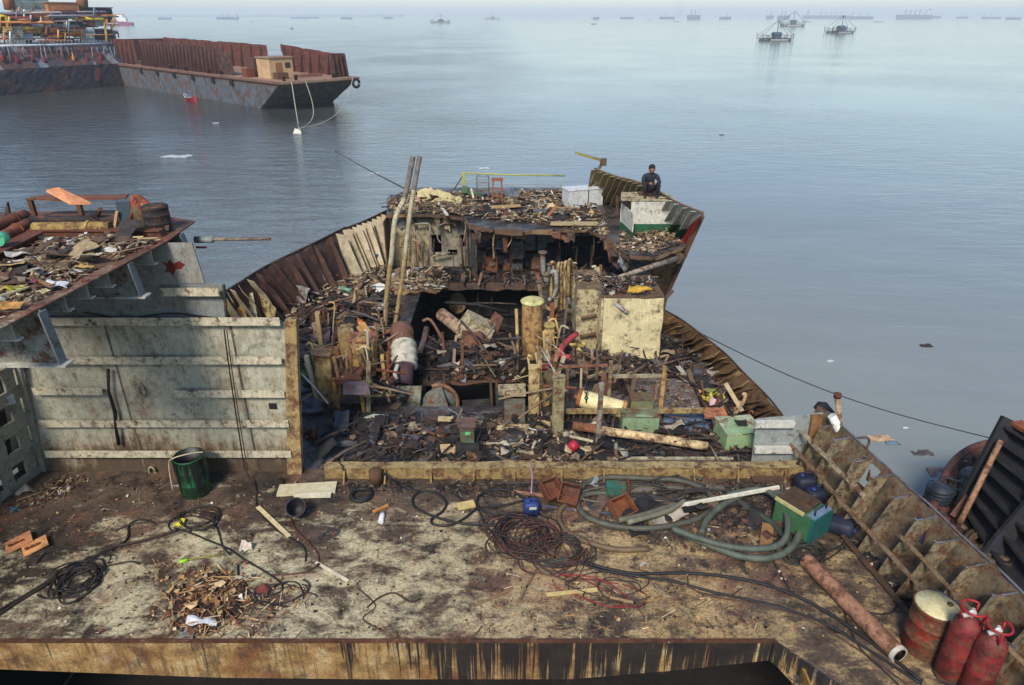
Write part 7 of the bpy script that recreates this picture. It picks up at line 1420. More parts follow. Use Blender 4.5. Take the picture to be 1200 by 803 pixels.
# ================================================================ NEIGHBOURING HULL AT THE RIGHT EDGE
nb = thing('neighbour_hull', P(1170, 560, -2.6), 'rusty brown rounded hull end moored at the right edge, with a dark blue ribbed side', 'ship hull')
zn = -2.5; oz = [P(1087, 640, zn), P(1093, 596, zn), P(1106, 562, zn), P(1122, 537, zn), P(1146, 523, zn), P(1178, 518, zn), P(1230, 516, zn), P(1330, 560, zn), P(1330, 700, zn), P(1240, 800, zn), P(1120, 800, zn)]
s = MB(); s.prism([(p.x, p.y) for p in oz], WZ - .5, zn, C(104, 62, 50), c_side=C(96, 62, 56)); s.build('deck_plating', M_RUST, nb)
s = MB(); s.tube(spline([p + Vector((0, 0, .02)) for p in oz[:7]], 4), .09, C(110, 66, 58), 8); s.build('rubbing_strake', M_RUST, nb)
s = MB(); s.tube(spline([p + Vector((.35, -.25, .02)) for p in oz[:7]], 4), .05, C(96, 56, 50), 7); s.build('deck_rail', M_RUST, nb)
B0 = P(1132, 606, zn); B1 = P(1195, 712, zn); T0 = PY(1190, 495, 12.8); T1 = T0 + (B1 - B0) + Vector((1.2, 0, 0))
s = MB(); s.sheet(B0, B1, T1, T0, C(54, 60, 76), 12, 14, .04, .04); s.build('ribbed_side', M_BURNT, nb)
nn = (B1 - B0).cross(T0 - B0).normalized()
if nn.x > 0: nn = -nn
for k in range(7):
    t = (k + .6) / 7.2; a = B0.lerp(T0, t); b = B1.lerp(T1, t); s = MB(); s.bar(a + nn * .12, b + nn * .12, .05, .26, C(48, 54, 68), up=nn); s.build('side_rib', M_BURNT, nb)
for t in (0, .55):
    s = MB(); a = B0.lerp(B1, t); b = T0.lerp(T1, t); s.bar(a + nn * .16, b + nn * .16, .10, .34, C(50, 56, 72), up=nn); s.build('frame', M_BURNT, nb)
s = MB(); s.bar(T0, T1, .3, .08, C(150, 80, 46)); s.build('top_rail', M_RUST, nb)
s = MB(); s.tube([B0.lerp(B1, .2) + nn * .4 + Vector((0, 0, .02)), B0.lerp(B1, .1).lerp(T0.lerp(T1, .1), .8) + nn * .35], .06, C(170, 130, 100), 8); s.build('rusty_pole', M_OLD, nb)
s = MB(); s.lathe([(.02, 0), (.27, 0), (.30, .03), (.30, .24), (.27, .27), (.02, .27)], C(110, 112, 116), P(1140, 566, zn), 16); tag(s.build('round_hatch', M_OLD), 'round grey lidded drum on the neighbouring brown hull', 'drum')
s = MB(); s.lathe([(.25, 0), (.25, .05), (.15, .07)], C(120, 80, 64), P(1143, 555, zn), 14); tag(s.build('hatch_ring', M_RUST), 'flat brown hatch ring beyond the grey lidded drum', 'hatch')
s = MB(); o = P(1099, 583, zn + .05); s.lathe([(.16, -.32), (.25, -.30), (.27, 0), (.25, .30), (.16, .32)], C(38, 46, 60), o, 18, axis=Matrix.Rotation(.2, 3, 'Z') @ Matrix.Rotation(R(20), 3, 'Y'))
for k in range(7): s.tube([o + Vector((math.cos(a) * .275, math.sin(a) * .275, -.27 + k * .09)) for a in [j * .4 for j in range(17)]], .012, C(24, 28, 36), 4)
tag(s.build('tyre_fender', M_RUBBER), 'dark tyre fender hanging where the brown hull meets the ship side', 'tyre')
rp = coil(1128, 578, .5, .28, 14, .05, [C(70, 56, 46), C(56, 46, 40), C(96, 76, 58)], 'heap of thick old rope on the neighbouring brown hull', 31, .2)
rp.location = (0, 0, 0)
for vtx in rp.data.vertices: pass
def shift(ob, pu, pv, z):
    a, b = P(pu, pv, 0), P(pu, pv, z); ob.location = b - a
shift(rp, 1128, 578, zn)
rp2 = coil(1168, 655, .45, .45, 12, .045, [C(96, 76, 52), C(76, 60, 46)], 'second heap of tan rope at the foot of the dark ribbed side', 33, .2); shift(rp2, 1168, 655, zn)
s = MB(); s.bar(P(1117, 606, zn + .1), P(1135, 582, zn + .5), .12, .12, C(120, 80, 66)); tag(s.build('steel_beam', M_RUST), 'short brown beam leaning on the rope heap of the brown hull', 'beam')

# ================================================================ FISHING PLATFORMS, BOATS AND SHIPS FAR OUT
def make_bagan():
    t = thing('fishing_platform', (0, 0, 0), 'x', 'fishing platform'); WD = C(40, 40, 42)
    s = MB()
    for y in (-2.2, 2.2): s.tube([(-7, y, .1), (7, y, .1)], .5, C(90, 88, 84), 6)
    for x in (-6.5, -3, 0, 3, 6.5): s.bar((x, -3, .8), (x, 3, .8), .3, .3, WD)
    for y in (-3, 0, 3): s.bar((-7.5, y, 1.2), (7.5, y, 1.2), .3, .3, WD)
    s.build('float_frame', M_FARB, t)
    s = MB()
    for i in range(11):
        x = -7.5 + i * 1.5
        for y in (-3.2, 3.2): s.bar((x, y, .2), (x + (.4 if i % 2 else -.4), y, 3.0 + (i in (0, 10)) * 1.2), .16, .16, WD, up=(0, 1, 0))
    for y in (-3.2, 3.2):
        for z in (1.9, 2.9): s.bar((-7.8, y, z), (7.8, y, z), .14, .14, WD)
    s.build('railing', M_FARB, t)
    s = MB(); s.box((.5, 0, 2.3), (3.4, 3, 1.9), C(72, 80, 96)); s.slab([(-1.6, -1.9, 3.2), (2.6, -1.9, 3.2), (2.6, 0, 4.4), (-1.6, 0, 4.4)], (0, .1, .1), C(60, 74, 100)); s.slab([(-1.6, 1.9, 3.2), (2.6, 1.9, 3.2), (2.6, 0, 4.4), (-1.6, 0, 4.4)], (0, .1, .1), C(60, 74, 100)); s.build('hut', M_FARB, t)
    s = MB(); s.slab([(-3.5, -3.3, .3), (5, -3.3, .3), (5, -3.3, .9), (-3.5, -3.3, .9)], (0, .05, 0), C(170, 170, 168)); s.build('net_panel', M_FARB, t)
    s = MB(); s.tube([(.5, 0, 1), (.5, 0, 10.5)], .16, WD, 5)
    for x in (-7.5, 7.5):
        for y in (-2.8, 2.8): s.tube([(.5, 0, 10.4), (x, y, 2.8)], .08, WD, 4)
    s.build('mast', M_FARB, t); return t
bp0 = make_bagan(); bg_list = [(908, 48, 1.0, 0.1, 'nearest wooden fishing platform with a tall rigged mast and white float, right of centre'), (984, 39, .95, .3, 'second fishing platform with a blue hut, right of the nearest one'), (928, 31, 1.15, -.2, 'faint pale fishing platform behind the nearest one'), (516, 27, .95, .2, 'low dark fishing platform left of centre near the horizon'), (577, 23, 1.05, .0, 'faint fishing platform right of the low dark one')]
for i, (u, v, k, rz, lab) in enumerate(bg_list):
    t = bp0 if i == 0 else copy_tree(bp0); t.location = W(u, v); t.rotation_euler = (0, 0, rz); sx = k * 15.8 / 15.6
    o = W(u, v); px = {908: 37, 984: 32, 928: 27, 516: 22, 577: 17}[u]; dist = o.y / math.cos(0) ; ww = px / 800 * dist * .95; f_ = ww / 15.6; t.scale = (f_, f_, f_ * (.85 if u > 900 else .6)); t['label'] = lab; t['group'] = 'wooden fishing platforms on the open water'
small_boat(627, 22, 26, 'small dark blue boat on the far water above the ship wreck', C(60, 60, 84), .2, True); small_boat(295, 26, 13, 'maroon red boat on the open water above the barge', C(110, 40, 76), 1.3, True); small_boat(696, 28.5, 10, 'tiny dark boat right of the dark blue boat', C(70, 76, 90), .3); small_boat(342, 34, 2.6, 'tiny dark dinghy right of the maroon boat', C(50, 56, 66), 0)
small_boat(793, 25.5, 14, 'tiny grey boat below the smoke plume', C(90, 96, 104), .1); small_boat(760, 24, 12, 'tiny boat left of the smoke plume', C(90, 96, 110), .2); small_boat(945, 26, 22, 'tiny dark boat right of the faint fishing platform', C(80, 84, 96), .1); small_boat(1030, 26, 22, 'tiny dark boat right of the second fishing platform', C(80, 84, 96), -.1)
# tug boat
tg = thing('tug_boat', W(140, 30), 'white and maroon tug boat just beyond the tanker', 'tug'); o = W(141, 30); k = 24 / 800 * o.y
s = MB(); s.slab([o + Vector((-k * .5, 0, 0)), o + Vector((k * .5, 0, 0)), o + Vector((k * .52, 0, k * .12)), o + Vector((-k * .05, 0, k * .16)), o + Vector((-k * .2, 0, k * .28)), o + Vector((-k * .46, 0, k * .26))], (0, k * .22, 0), C(130, 40, 76)); s.build('hull', M_FARB, tg)
s = MB(); s.box(o + Vector((k * .08, k * .1, k * .24)), (k * .42, k * .16, k * .16), C(226, 226, 224)); s.build('cabin', M_FARB, tg)
s = MB(); s.box(o + Vector((k * .04, k * .1, k * .38)), (k * .26, k * .14, k * .12), C(226, 226, 224)); s.build('wheelhouse', M_FARB, tg)
s = MB(); s.box(o + Vector((k * .04, k * .1, k * .45)), (k * .3, k * .16, k * .02), C(226, 120, 60)); s.build('roof', M_FARB, tg)
s = MB(); s.tube([o + Vector((k * .04, k * .1, k * .45)), o + Vector((k * .04, k * .1, k * .62))], k * .012, C(210, 214, 210), 5); s.tube([o + Vector((k * .26, k * .1, k * .16)), o + Vector((k * .26, k * .1, k * .4))], k * .014, C(90, 110, 100), 5); s.build('mast', M_FARB, tg)
# cargo ships on the horizon
def cargo(u0, u1, v, label, hgt=.09, cranes=2, cs=C(70, 84, 110), side=1, base=22.6):
    o = W((u0 + u1) / 2, base); k = (u1 - u0) / 800 * o.y; t = thing('cargo_ship', o, label, 'cargo ship', 'far ships along the horizon'); h_ = 4.2 / 800 * o.y * hgt / .09
    s = MB(); s.slab([o + Vector((-k / 2, 0, 0)), o + Vector((k / 2 * .97, 0, 0)), o + Vector((k / 2, 0, h_ * .8)), o + Vector((-k / 2 * 1.02, 0, h_ * .8))], (0, k * .12, 0), cs); s.build('hull', M_FARB, t)
    s = MB(); s.box(o + Vector((side * k * .38, k * .06, h_ * 1.15)), (k * .10, k * .1, h_ * .9), C(200, 200, 204)); s.box(o + Vector((side * k * .42, k * .06, h_ * 1.7)), (k * .03, k * .04, h_ * .5), C(110, 90, 90)); s.build('bridge_house', M_FARB, t)
    for i in range(cranes):
        x = -side * k * .35 + side * k * .55 * (i + .5) / max(1, cranes); s = MB(); s.tube([o + Vector((x, k * .06, h_ * .8)), o + Vector((x, k * .06, h_ * 1.8))], h_ * .08, C(120, 124, 130), 5); s.tube([o + Vector((x, k * .06, h_ * 1.1)), o + Vector((x + k * .06, k * .06, h_ * 1.7))], h_ * .05, C(120, 124, 130), 4); s.build('crane', M_FARB, t)
for q in ((774, 790, 0, 'short ship left of the smoke plume on the horizon', .06, 1), (806, 820, 0, 'dark ship just right of the smoke plume on the horizon', .11, 2), (844, 856, 0, 'small ship between smoke plume and nearest fishing platform', .07, 1), (898, 906, 0, 'tiny ship above the nearest fishing platform', .09, 1), (912, 925, 0, 'ship right of the tiny one above the nearest fishing platform', .10, 2), (946, 994, 0, 'long low pale ship between the two fishing platforms', .08, 5), (998, 1022, 0, 'medium ship above and right of the second fishing platform', .07, 2),
          (1054, 1090, 0, 'long dark ship in the right part of the horizon', .11, 4), (1092, 1102, 0, 'tiny ship at the right end of the long dark one', .07, 0), (1122, 1134, 0, 'tiny pale ship right of the long dark one', .05, 1), (1152, 1172, 0, 'low ship near the right edge of the horizon', .05, 2), (1180, 1196, 0, 'faint ship at the right edge of the horizon', .05, 2), (728, 742, 0, 'low faint ship right of the horizon middle', .05, 1), (695, 702, 0, 'tiny ship above the tiny dark boat on the horizon', .06, 0),
          (255, 278, 0, 'low pale ship above the barge on the horizon', .06, 2), (186, 200, 0, 'faint ship right of the tug on the horizon', .05, 1), (400, 412, 0, 'faint short ship above the barge bow on the horizon', .05, 1), (450, 460, 0, 'tiny ship left of the low dark fishing platform', .05, 1), (342, 372, 0, 'long faint low ship right of the maroon boat on the horizon', .04, 2)):
    cargo(q[0], q[1], q[2], q[3], q[4], q[5], base=22.2 + random.uniform(-.4, .8), side=random.choice((-1, 1)))
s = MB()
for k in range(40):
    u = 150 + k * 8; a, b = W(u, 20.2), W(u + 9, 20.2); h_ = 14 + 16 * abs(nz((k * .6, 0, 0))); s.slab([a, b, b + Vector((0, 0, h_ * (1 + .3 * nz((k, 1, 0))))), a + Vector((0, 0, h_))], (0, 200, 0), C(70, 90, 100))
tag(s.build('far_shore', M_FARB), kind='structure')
# smoke plume
sm = bpy.data.materials.new('smoke'); sm.use_nodes = True; nt_ = sm.node_tree; nt_.nodes.clear(); out = N(nt_, 'ShaderNodeOutputMaterial'); pv_ = N(nt_, 'ShaderNodeVolumePrincipled'); pv_.inputs['Color'].default_value = (.25, .27, .32, 1)
tc_ = N(nt_, 'ShaderNodeTexCoord'); nn_ = noise_n(nt_, tc_.outputs['Object'], .012, 4, .6); nt_.links.new(math_n(nt_, 'MULTIPLY', ramp(nt_, nn_, [(.2, g(0)), (.8, g(1))]), .004), pv_.inputs['Density']); nt_.links.new(pv_.outputs[0], out.inputs['Volume'])
s = MB(); o = W(794, 24.5); 
s.lathe([(.3, .3), (9, 4), (12, 15), (16, 30), (19, 42), (11, 52), (.3, 56)], WHITE, o, 20); tag(s.build('smoke_plume', sm), kind='stuff')
# floating scraps
for (u, v, sz, c, lab) in ((1032, 513, .42, C(206, 170, 136), 'floating tan sheet on the water beyond the corner of the ship'), (1046, 519, .22, C(110, 130, 150), 'small bluish scrap floating beside the tan sheet'), (1081, 530, .34, C(96, 86, 84), 'dark scrap of debris floating left of the brown hull'), (1062, 501, .1, C(222, 222, 216), 'tiny white float below the mooring rope'), (209, 183, 1.5, C(200, 204, 208), 'long white scrap floating below the barge'), (1107, 553, .5, C(150, 120, 110), 'pinkish plank floating beside the brown hull'), (1086, 405, .28, C(60, 56, 56), 'dark scrap floating in the middle of the right water'), (973, 423, .14, C(210, 214, 216), 'small white speck floating on the right water'),
                          (568, 197, .5, C(214, 216, 214), 'small white scrap floating behind the guard rail'), (253, 144, .4, C(220, 220, 216), 'tiny white speck floating below the small boat'), (440, 203, .4, C(220, 220, 216), 'white foam speck beside the dark chain'), (846, 158, .3, C(90, 96, 100), 'tiny dark speck floating in the upper right water')):
    s = MB(); o = W(u, v, WZ + .02); s.sheet(o + Vector((-sz, -sz * .4, 0)), o + Vector((sz, -sz * .5, 0)), o + Vector((sz * .8, sz * .5, .02)), o + Vector((-sz * .9, sz * .4, .02)), c, 6, 4, .03, .03, ragged=.4, freq=4); tag(s.build('floating_scrap', M_SCRAP), lab, 'floating scrap')
# ================================================================ RUBBLE (nobody could count it)
PAL_MIX = [(C(92, 72, 58), 6), (C(138, 112, 86), 4), (C(62, 52, 46), 7), (C(172, 150, 122), 2.2), (C(190, 182, 166), .8), (C(108, 102, 98), 4), (C(42, 40, 40), 6), (C(110, 68, 52), 2), (C(82, 84, 90), 2), (C(156, 96, 62), .5), (C(150, 156, 162), .5)]
PAL_DARK = [(C(68, 56, 50), 6), (C(46, 42, 42), 8), (C(104, 86, 72), 3), (C(140, 122, 102), 1.2), (C(30, 29, 31), 7), (C(92, 62, 50), 2), (C(86, 86, 90), 3), (C(180, 170, 152), .4)]
PAL_PALE = [(C(176, 152, 116), 5), (C(200, 186, 156), 2.5), (C(144, 120, 92), 5), (C(106, 84, 68), 5), (C(218, 214, 204), 1.2), (C(60, 52, 48), 4), (C(130, 78, 58), 1.5), (C(190, 170, 116), .6)]
PAL_WOOD = [(C(186, 140, 96), 5), (C(206, 172, 124), 5), (C(150, 104, 70), 4), (C(120, 74, 48), 4), (C(226, 200, 160), 2), (C(90, 56, 40), 2)]
def pick(rnd, pal):
    k = rnd.uniform(0, sum(w_ for _, w_ in pal))
    for c, w_ in pal:
        k -= w_
        if k <= 0: return c
    return pal[-1][0]
def inpoly(x, y, poly):
    r_ = False; j = len(poly) - 1
    for i in range(len(poly)):
        xi, yi = poly[i]; xj, yj = poly[j]
        if (yi > y) != (yj > y) and x < (xj - xi) * (y - yi) / (yj - yi) + xi: r_ = not r_
        j = i
    return r_
def rubble(name, px, z, n, pal, heap=.0, size=1.0, seed=1, mix=(.62, .26, .12), clump=0.0, tilt=.5, label=None, hf=None, base=True):
    """scraps over the deck patch whose outline is given in photo pixels; heap(x,y) raises it"""
    rnd = random.Random(seed); poly = [(p.x, p.y) for p in (P(u, v, z) for u, v in px)]
    x0, x1 = min(p[0] for p in poly), max(p[0] for p in poly); y0, y1 = min(p[1] for p in poly), max(p[1] for p in poly)
    s = MB(); cxm, cym = (x0 + x1) / 2, (y0 + y1) / 2; cnt = 0; tries = 0
    if -.5 < z < .2 and n > 400 and name == 'debris' and size > .7: n = int(n * .66)
    size0 = size
    while cnt < n and tries < n * 30:
        size = size0 * min(2.4, math.exp(rnd.gauss(0, .42 if z < 1 and size0 > .7 else .22)))
        tries += 1; x, y = rnd.uniform(x0, x1), rnd.uniform(y0, y1)
        if not inpoly(x, y, poly): continue
        dn = noise.noise(Vector((x * 1.6 + seed, y * 1.6, 0)))
        if clump and dn < rnd.uniform(-clump, clump) * .5: continue
        d_ = math.hypot((x - cxm) / max(.1, (x1 - x0) / 2), (y - cym) / max(.1, (y1 - y0) / 2))
        top = hf(x, y) if hf else heap * max(0, 1 - d_ * d_) * (1 + .5 * dn)
        zz = z + .015 + rnd.uniform(.2, 1) * top + (rnd.random() ** 3) * .08 * size
        c = vary(pick(rnd, pal), .22); k = rnd.random(); rz = rnd.uniform(0, 6.28); tl = rnd.gauss(0, tilt * .5) * (1 if top > .05 else .35)
        M = Matrix.Rotation(rz, 3, 'Z') @ Matrix.Rotation(tl, 3, 'Y') @ Matrix.Rotation(rnd.gauss(0, .3), 3, 'X')
        if k < mix[0]:          # sliver / stick
            L_ = rnd.uniform(.06, .34) * size * (2.6 if rnd.random() < .08 else 1); s.box((x, y, zz), (L_, rnd.uniform(.008, .032) * size, rnd.uniform(.006, .02) * size), c, M)
        elif k < mix[0] + mix[1]:   # torn flake
            a = rnd.uniform(.03, .13) * size; b = len(s.v); q = [Vector((x, y, zz)) + M @ Vector((math.cos(t) * a * rnd.uniform(.5, 1.2), math.sin(t) * a * rnd.uniform(.4, .9), rnd.uniform(-.03, .04) * size)) for t in (0, 1.2, 2.4, 3.6, 5)]
            s.v += q; s.face([b, b + 1, b + 2], c); s.face([b, b + 2, b + 3], vary(c, .1)); s.face([b, b + 3, b + 4], c)
        else:                   # lump
            a = rnd.uniform(.02, .06) * size; b = len(s.v)
            for sx in ((-1, -1, -1), (1, -1, -1), (1, 1, -1), (-1, 1, -1), (-1, -1, 1), (1, -1, 1), (1, 1, 1), (-1, 1, 1)): s.v.append(Vector((x, y, zz)) + M @ Vector([q * a * rnd.uniform(.5, 1.2) * (.6 if i == 2 else 1) for i, q in enumerate(sx)]))
            for q in ((3, 2, 1, 0), (4, 5, 6, 7), (0, 1, 5, 4), (1, 2, 6, 5), (2, 3, 7, 6), (3, 0, 4, 7)): s.face([b + i for i in q], c)
        cnt += 1
    if base and (heap or hf):        # a lumpy bed under the heap so it is solid
        G = 26; b = len(s.v); ids = {}
        for j in range(G + 1):
            for i in range(G + 1):
                x, y = x0 + (x1 - x0) * i / G, y0 + (y1 - y0) * j / G; d_ = math.hypot((x - cxm) / max(.1, (x1 - x0) / 2), (y - cym) / max(.1, (y1 - y0) / 2))
                top = hf(x, y) if hf else heap * max(0, 1 - d_ * d_)
                s.v.append(Vector((x, y, z - .01 + top * .8 + .06 * noise.noise(Vector((x * 5, y * 5, 1))) * (top > .02)))); ids[(i, j)] = inpoly(x, y, poly)
        for j in range(G):
            for i in range(G):
                if ids[(i, j)] and ids[(i + 1, j)] and ids[(i, j + 1)] and ids[(i + 1, j + 1)]:
                    q = b + j * (G + 1) + i; s.face([q, q + 1, q + G + 2, q + G + 1], vary(C(60, 46, 40), .3))
    o = s.build(name, M_SCRAP); tag(o, kind='stuff'); return o
# front strip of the machinery deck
rubble('debris', [(362, 545), (930, 543), (905, 500), (640, 484), (362, 486)], 0, 1500, PAL_DARK, heap=.0, size=.9, seed=2, clump=.5)
rubble('debris', [(500, 543), (880, 543), (860, 505), (640, 490), (480, 492)], 0, 1000, PAL_MIX, heap=.08, size=.85, seed=3, clump=.6)
rubble('debris', [(560, 540), (700, 540), (690, 495), (560, 490)], 0, 700, PAL_PALE, heap=.10, size=.8, seed=4)
rubble('debris', [(440, 535), (520, 535), (520, 500), (430, 495)], 0, 420, PAL_MIX, size=.9, seed=5)
# right deck
rubble('debris', [(650, 440), (860, 500), (905, 498), (775, 385), (770, 425), (660, 428)], 0, 1200, PAL_DARK, heap=.06, size=.9, seed=6, clump=.4)
rubble('debris', [(655, 437), (775, 440), (770, 424), (700, 424), (655, 410)], 0, 700, PAL_MIX, heap=.22, size=.8, seed=7)
rubble('debris', [(790, 410), (805, 400), (885, 490), (850, 492), (812, 445)], 0, 800, PAL_MIX, heap=.10, size=.9, seed=8)
rubble('debris', [(628, 440), (672, 440), (674, 395), (630, 398)], 0, 500, PAL_MIX, heap=.35, size=.8, seed=9)
rubble('debris', [(644, 418), (690, 412), (704, 345), (646, 330)], 0, 700, PAL_DARK, heap=.4, size=1, seed=10)
rubble('debris', [(702, 346), (770, 346), (764, 326), (704, 328)], 1.60, 520, PAL_MIX, heap=.16, size=.8, seed=11); rubble('debris', [(674, 330), (701, 330), (701, 322), (676, 322)], 1.65, 160, PAL_PALE, heap=.1, size=.8, seed=12)
# grey platform specks
rubble('debris', [(744, 478), (820, 478), (806, 442), (746, 442)], .13, 240, PAL_PALE, size=.4, seed=13)
# left side deck
rubble('debris', [(350, 480), (470, 480), (470, 330), (440, 312), (385, 342), (345, 362), (345, 440)], 0, 2000, PAL_MIX, heap=.05, size=.9, seed=14, clump=.3)
rubble('debris', [(350, 440), (455, 440), (460, 340), (420, 330), (350, 370)], 0, 1300, PAL_DARK, heap=.12, size=.9, seed=15)
rubble('debris', [(270, 378), (345, 372), (440, 322), (430, 312), (340, 350)], 0, 800, PAL_PALE, heap=.15, size=1.0, seed=16)
rubble('debris', [(375, 350), (455, 350), (455, 318), (440, 310)], 0, 500, PAL_PALE, heap=.2, size=1.1, seed=17)
# heap on the pit platform
hx, hy = P(556, 425, 0).x, P(556, 425, 0).y
rubble('wreckage_heap', [(520, 448), (608, 445), (594, 410), (532, 408)], 0, 520, PAL_MIX, hf=lambda x, y: .5 * math.exp(-((x - hx) / .55) ** 2 - ((y - hy - .7) / 1.2) ** 2), size=1.0, seed=18, mix=(.5, .25, .25))
rubble('wreckage_heap', [(492, 455), (530, 452), (530, 400), (490, 410)], -.6, 200, PAL_DARK, heap=.5, size=1.1, seed=19)
# mid platform in the deckhouse and shelf
rubble('debris', [(455, 340), (520, 340), (520, 318), (462, 318)], .03, 900, PAL_PALE, heap=.12, size=1.0, seed=20); rubble('debris', [(520, 331), (655, 331), (655, 316), (520, 316)], 0, 900, PAL_DARK, heap=.08, size=.9, seed=21); rubble('debris', [(655, 331), (740, 331), (738, 316), (655, 316)], 0, 520, PAL_MIX, heap=.10, size=.9, seed=22)
# upper deck
rubble('debris', [(456, 249), (545, 254), (655, 266), (712, 276), (700, 236), (540, 226), (462, 228)], ZD, 3000, PAL_PALE, heap=.06, size=1.0, seed=23, clump=.2); rubble('debris', [(460, 249), (545, 250), (545, 226), (480, 226)], ZD, 900, PAL_PALE, heap=.18, size=1.0, seed=24); rubble('debris', [(600, 238), (680, 240), (672, 226), (610, 226)], ZD, 600, PAL_PALE, heap=.22, size=1.0, seed=25)
rubble('debris', [(725, 293), (765, 298), (800, 286), (786, 262), (748, 268), (728, 276)], ZD, 900, PAL_PALE, heap=.12, size=.8, seed=26); rubble('debris', [(752, 272), (792, 276), (785, 262), (757, 262)], ZD, 260, [(C(232, 230, 224), 4), (C(190, 150, 100), 2), (C(120, 84, 60), 1)], heap=.3, size=.9, seed=27)
rubble('debris', [(705, 240), (745, 236), (760, 222), (715, 218)], ZD, 350, PAL_PALE, heap=.3, size=1, seed=28)
# raised deck
rubble('debris', [(-10, 378), (60, 345), (140, 305), (188, 284), (150, 279), (30, 282), (-10, 300)], ZR, 800, PAL_PALE, heap=.0, size=.75, seed=29, clump=.5); rubble('debris', [(60, 310), (185, 285), (150, 279), (50, 285)], ZR, 480, PAL_PALE, heap=.07, size=.8, seed=30, mix=(.6, .3, .1)); rubble('debris', [(-10, 345), (70, 330), (60, 305), (-10, 315)], ZR, 420, PAL_PALE, heap=.08, size=.8, seed=31)
# wood scrap heap and splinters on the front deck
rubble('wood_scrap_heap', [(190, 700), (215, 672), (255, 664), (292, 680), (296, 715), (270, 745), (225, 752), (198, 735)], 0, 420, PAL_WOOD, heap=.05, size=.55, seed=32, mix=(.7, .2, .1)); rubble('splinters', [(150, 755 - 7), (380, 748), (350, 660), (180, 655)], 0, 420, PAL_WOOD, size=.32, seed=33, mix=(.7, .1, .2), clump=.6)
rubble('grit', [(0, 748), (905, 748), (1000, 748), (1060, 700), (935, 562), (380, 565), (60, 560), (0, 600)], 0, 2600, [(C(110, 80, 56), 4), (C(190, 160, 110), 3), (C(40, 34, 32), 5), (C(220, 210, 190), 1), (C(150, 70, 50), 1)], size=.24, seed=34, mix=(.45, .2, .35))
rubble('debris', [(370, 568), (935, 566), (1000, 640), (900, 625), (680, 590), (500, 578), (380, 575)], 0, 1500, PAL_DARK, size=.5, seed=35, clump=.5); rubble('debris', [(690, 585), (900, 575), (930, 640), (800, 650), (700, 620)], 0, 700, PAL_MIX, size=.45, seed=36, clump=.4)
rubble('debris', [(10, 600), (60, 562), (110, 560), (60, 590)], 0, 200, PAL_PALE, size=.5, seed=37); rubble('debris', [(950, 575), (1060, 690), (1090, 720), (1070, 720), (1000, 640)], 0, 500, PAL_DARK, size=.5, seed=38); rubble('splinters', [(560, 748), (900, 748), (880, 690), (700, 680), (560, 690)], 0, 300, PAL_WOOD, size=.35, seed=39, mix=(.9, .05, .05))
rubble('debris', [(1095, 600), (1130, 540), (1180, 530), (1150, 600), (1180, 700), (1140, 640)], zn, 260, PAL_DARK, size=.8, seed=40)

# countable larger debris: sheets and bars strewn about, alike and untellable
def strewn(px, z, n, seed, pal, label, group, cat, name, flat=True):
    rnd = random.Random(seed); poly = [(p.x, p.y) for p in (P(u, v, z) for u, v in px)]; k = 0
    x0, x1 = min(p[0] for p in poly), max(p[0] for p in poly); y0, y1 = min(p[1] for p in poly), max(p[1] for p in poly)
    while k < n:
        x, y = rnd.uniform(x0, x1), rnd.uniform(y0, y1)
        if not inpoly(x, y, poly): continue
        k += 1; s = MB(); c = vary(pick(rnd, pal), .2); a = rnd.uniform(0, 3.14); tl = rnd.gauss(0, .25); o = Vector((x, y, z + .06 + abs(math.sin(tl)) * .2)); M = Matrix.Rotation(a, 3, 'Z') @ Matrix.Rotation(tl, 3, 'Y')
        if flat: w_, d_ = rnd.uniform(.2, .75), rnd.uniform(.12, .4); q = [o + M @ Vector((sx * w_ / 2, sy * d_ / 2, 0)) for sx, sy in ((-1, -1), (1, -1), (1, 1), (-1, 1))]; s.sheet(*q, c, 5, 4, .04, .012, freq=5, ragged=.15)
        else: L_ = rnd.uniform(.5, 1.5); s.tube([o - M @ Vector((L_ / 2, 0, 0)), o + Vector((0, 0, .03)), o + M @ Vector((L_ / 2, rnd.uniform(-.1, .1), 0))], rnd.uniform(.012, .03), c, 5)
        tag(s.build(name, M_SCRAP), label, cat, group)
strewn([(350, 470), (460, 460), (460, 335), (350, 365)], .1, 46, 51, PAL_MIX, 'torn metal sheets strewn over the left side deck', 'torn sheets on the left side deck', 'sheet', 'torn_sheet'); strewn([(350, 470), (460, 460), (460, 335), (350, 365)], .25, 34, 52, PAL_MIX, 'thin bars strewn over the left side deck', 'thin bars on the left side deck', 'bar', 'loose_bar', False)
strewn([(380, 540), (880, 540), (860, 500), (380, 495)], .02, 36, 53, PAL_DARK, 'torn metal sheets strewn on the oily deck behind the coaming', 'torn sheets behind the coaming', 'sheet', 'torn_sheet'); strewn([(380, 540), (880, 540), (860, 500), (380, 495)], .04, 26, 54, PAL_DARK, 'thin bars strewn on the oily deck behind the coaming', 'thin bars behind the coaming', 'bar', 'loose_bar', False)
strewn([(520, 440), (605, 440), (600, 405), (525, 405)], .35, 12, 55, PAL_MIX, 'thin bars sticking out of the wreckage heap', 'thin bars in the wreckage heap', 'bar', 'loose_bar', False); strewn([(520, 440), (605, 440), (600, 405), (525, 405)], .3, 16, 56, PAL_MIX, 'torn sheets in the wreckage heap', 'torn sheets in the wreckage heap', 'sheet', 'torn_sheet')
strewn([(456, 247), (700, 264), (690, 236), (470, 230)], ZD, 40, 57, PAL_MIX, 'torn sheets and boards strewn on the upper deck', 'torn sheets on the upper deck', 'sheet', 'torn_sheet'); strewn([(660, 440), (770, 440), (880, 492), (800, 410), (650, 410)], .1, 30, 58, PAL_DARK, 'thin bars strewn over the right deck', 'thin bars on the right deck', 'bar', 'loose_bar', False)
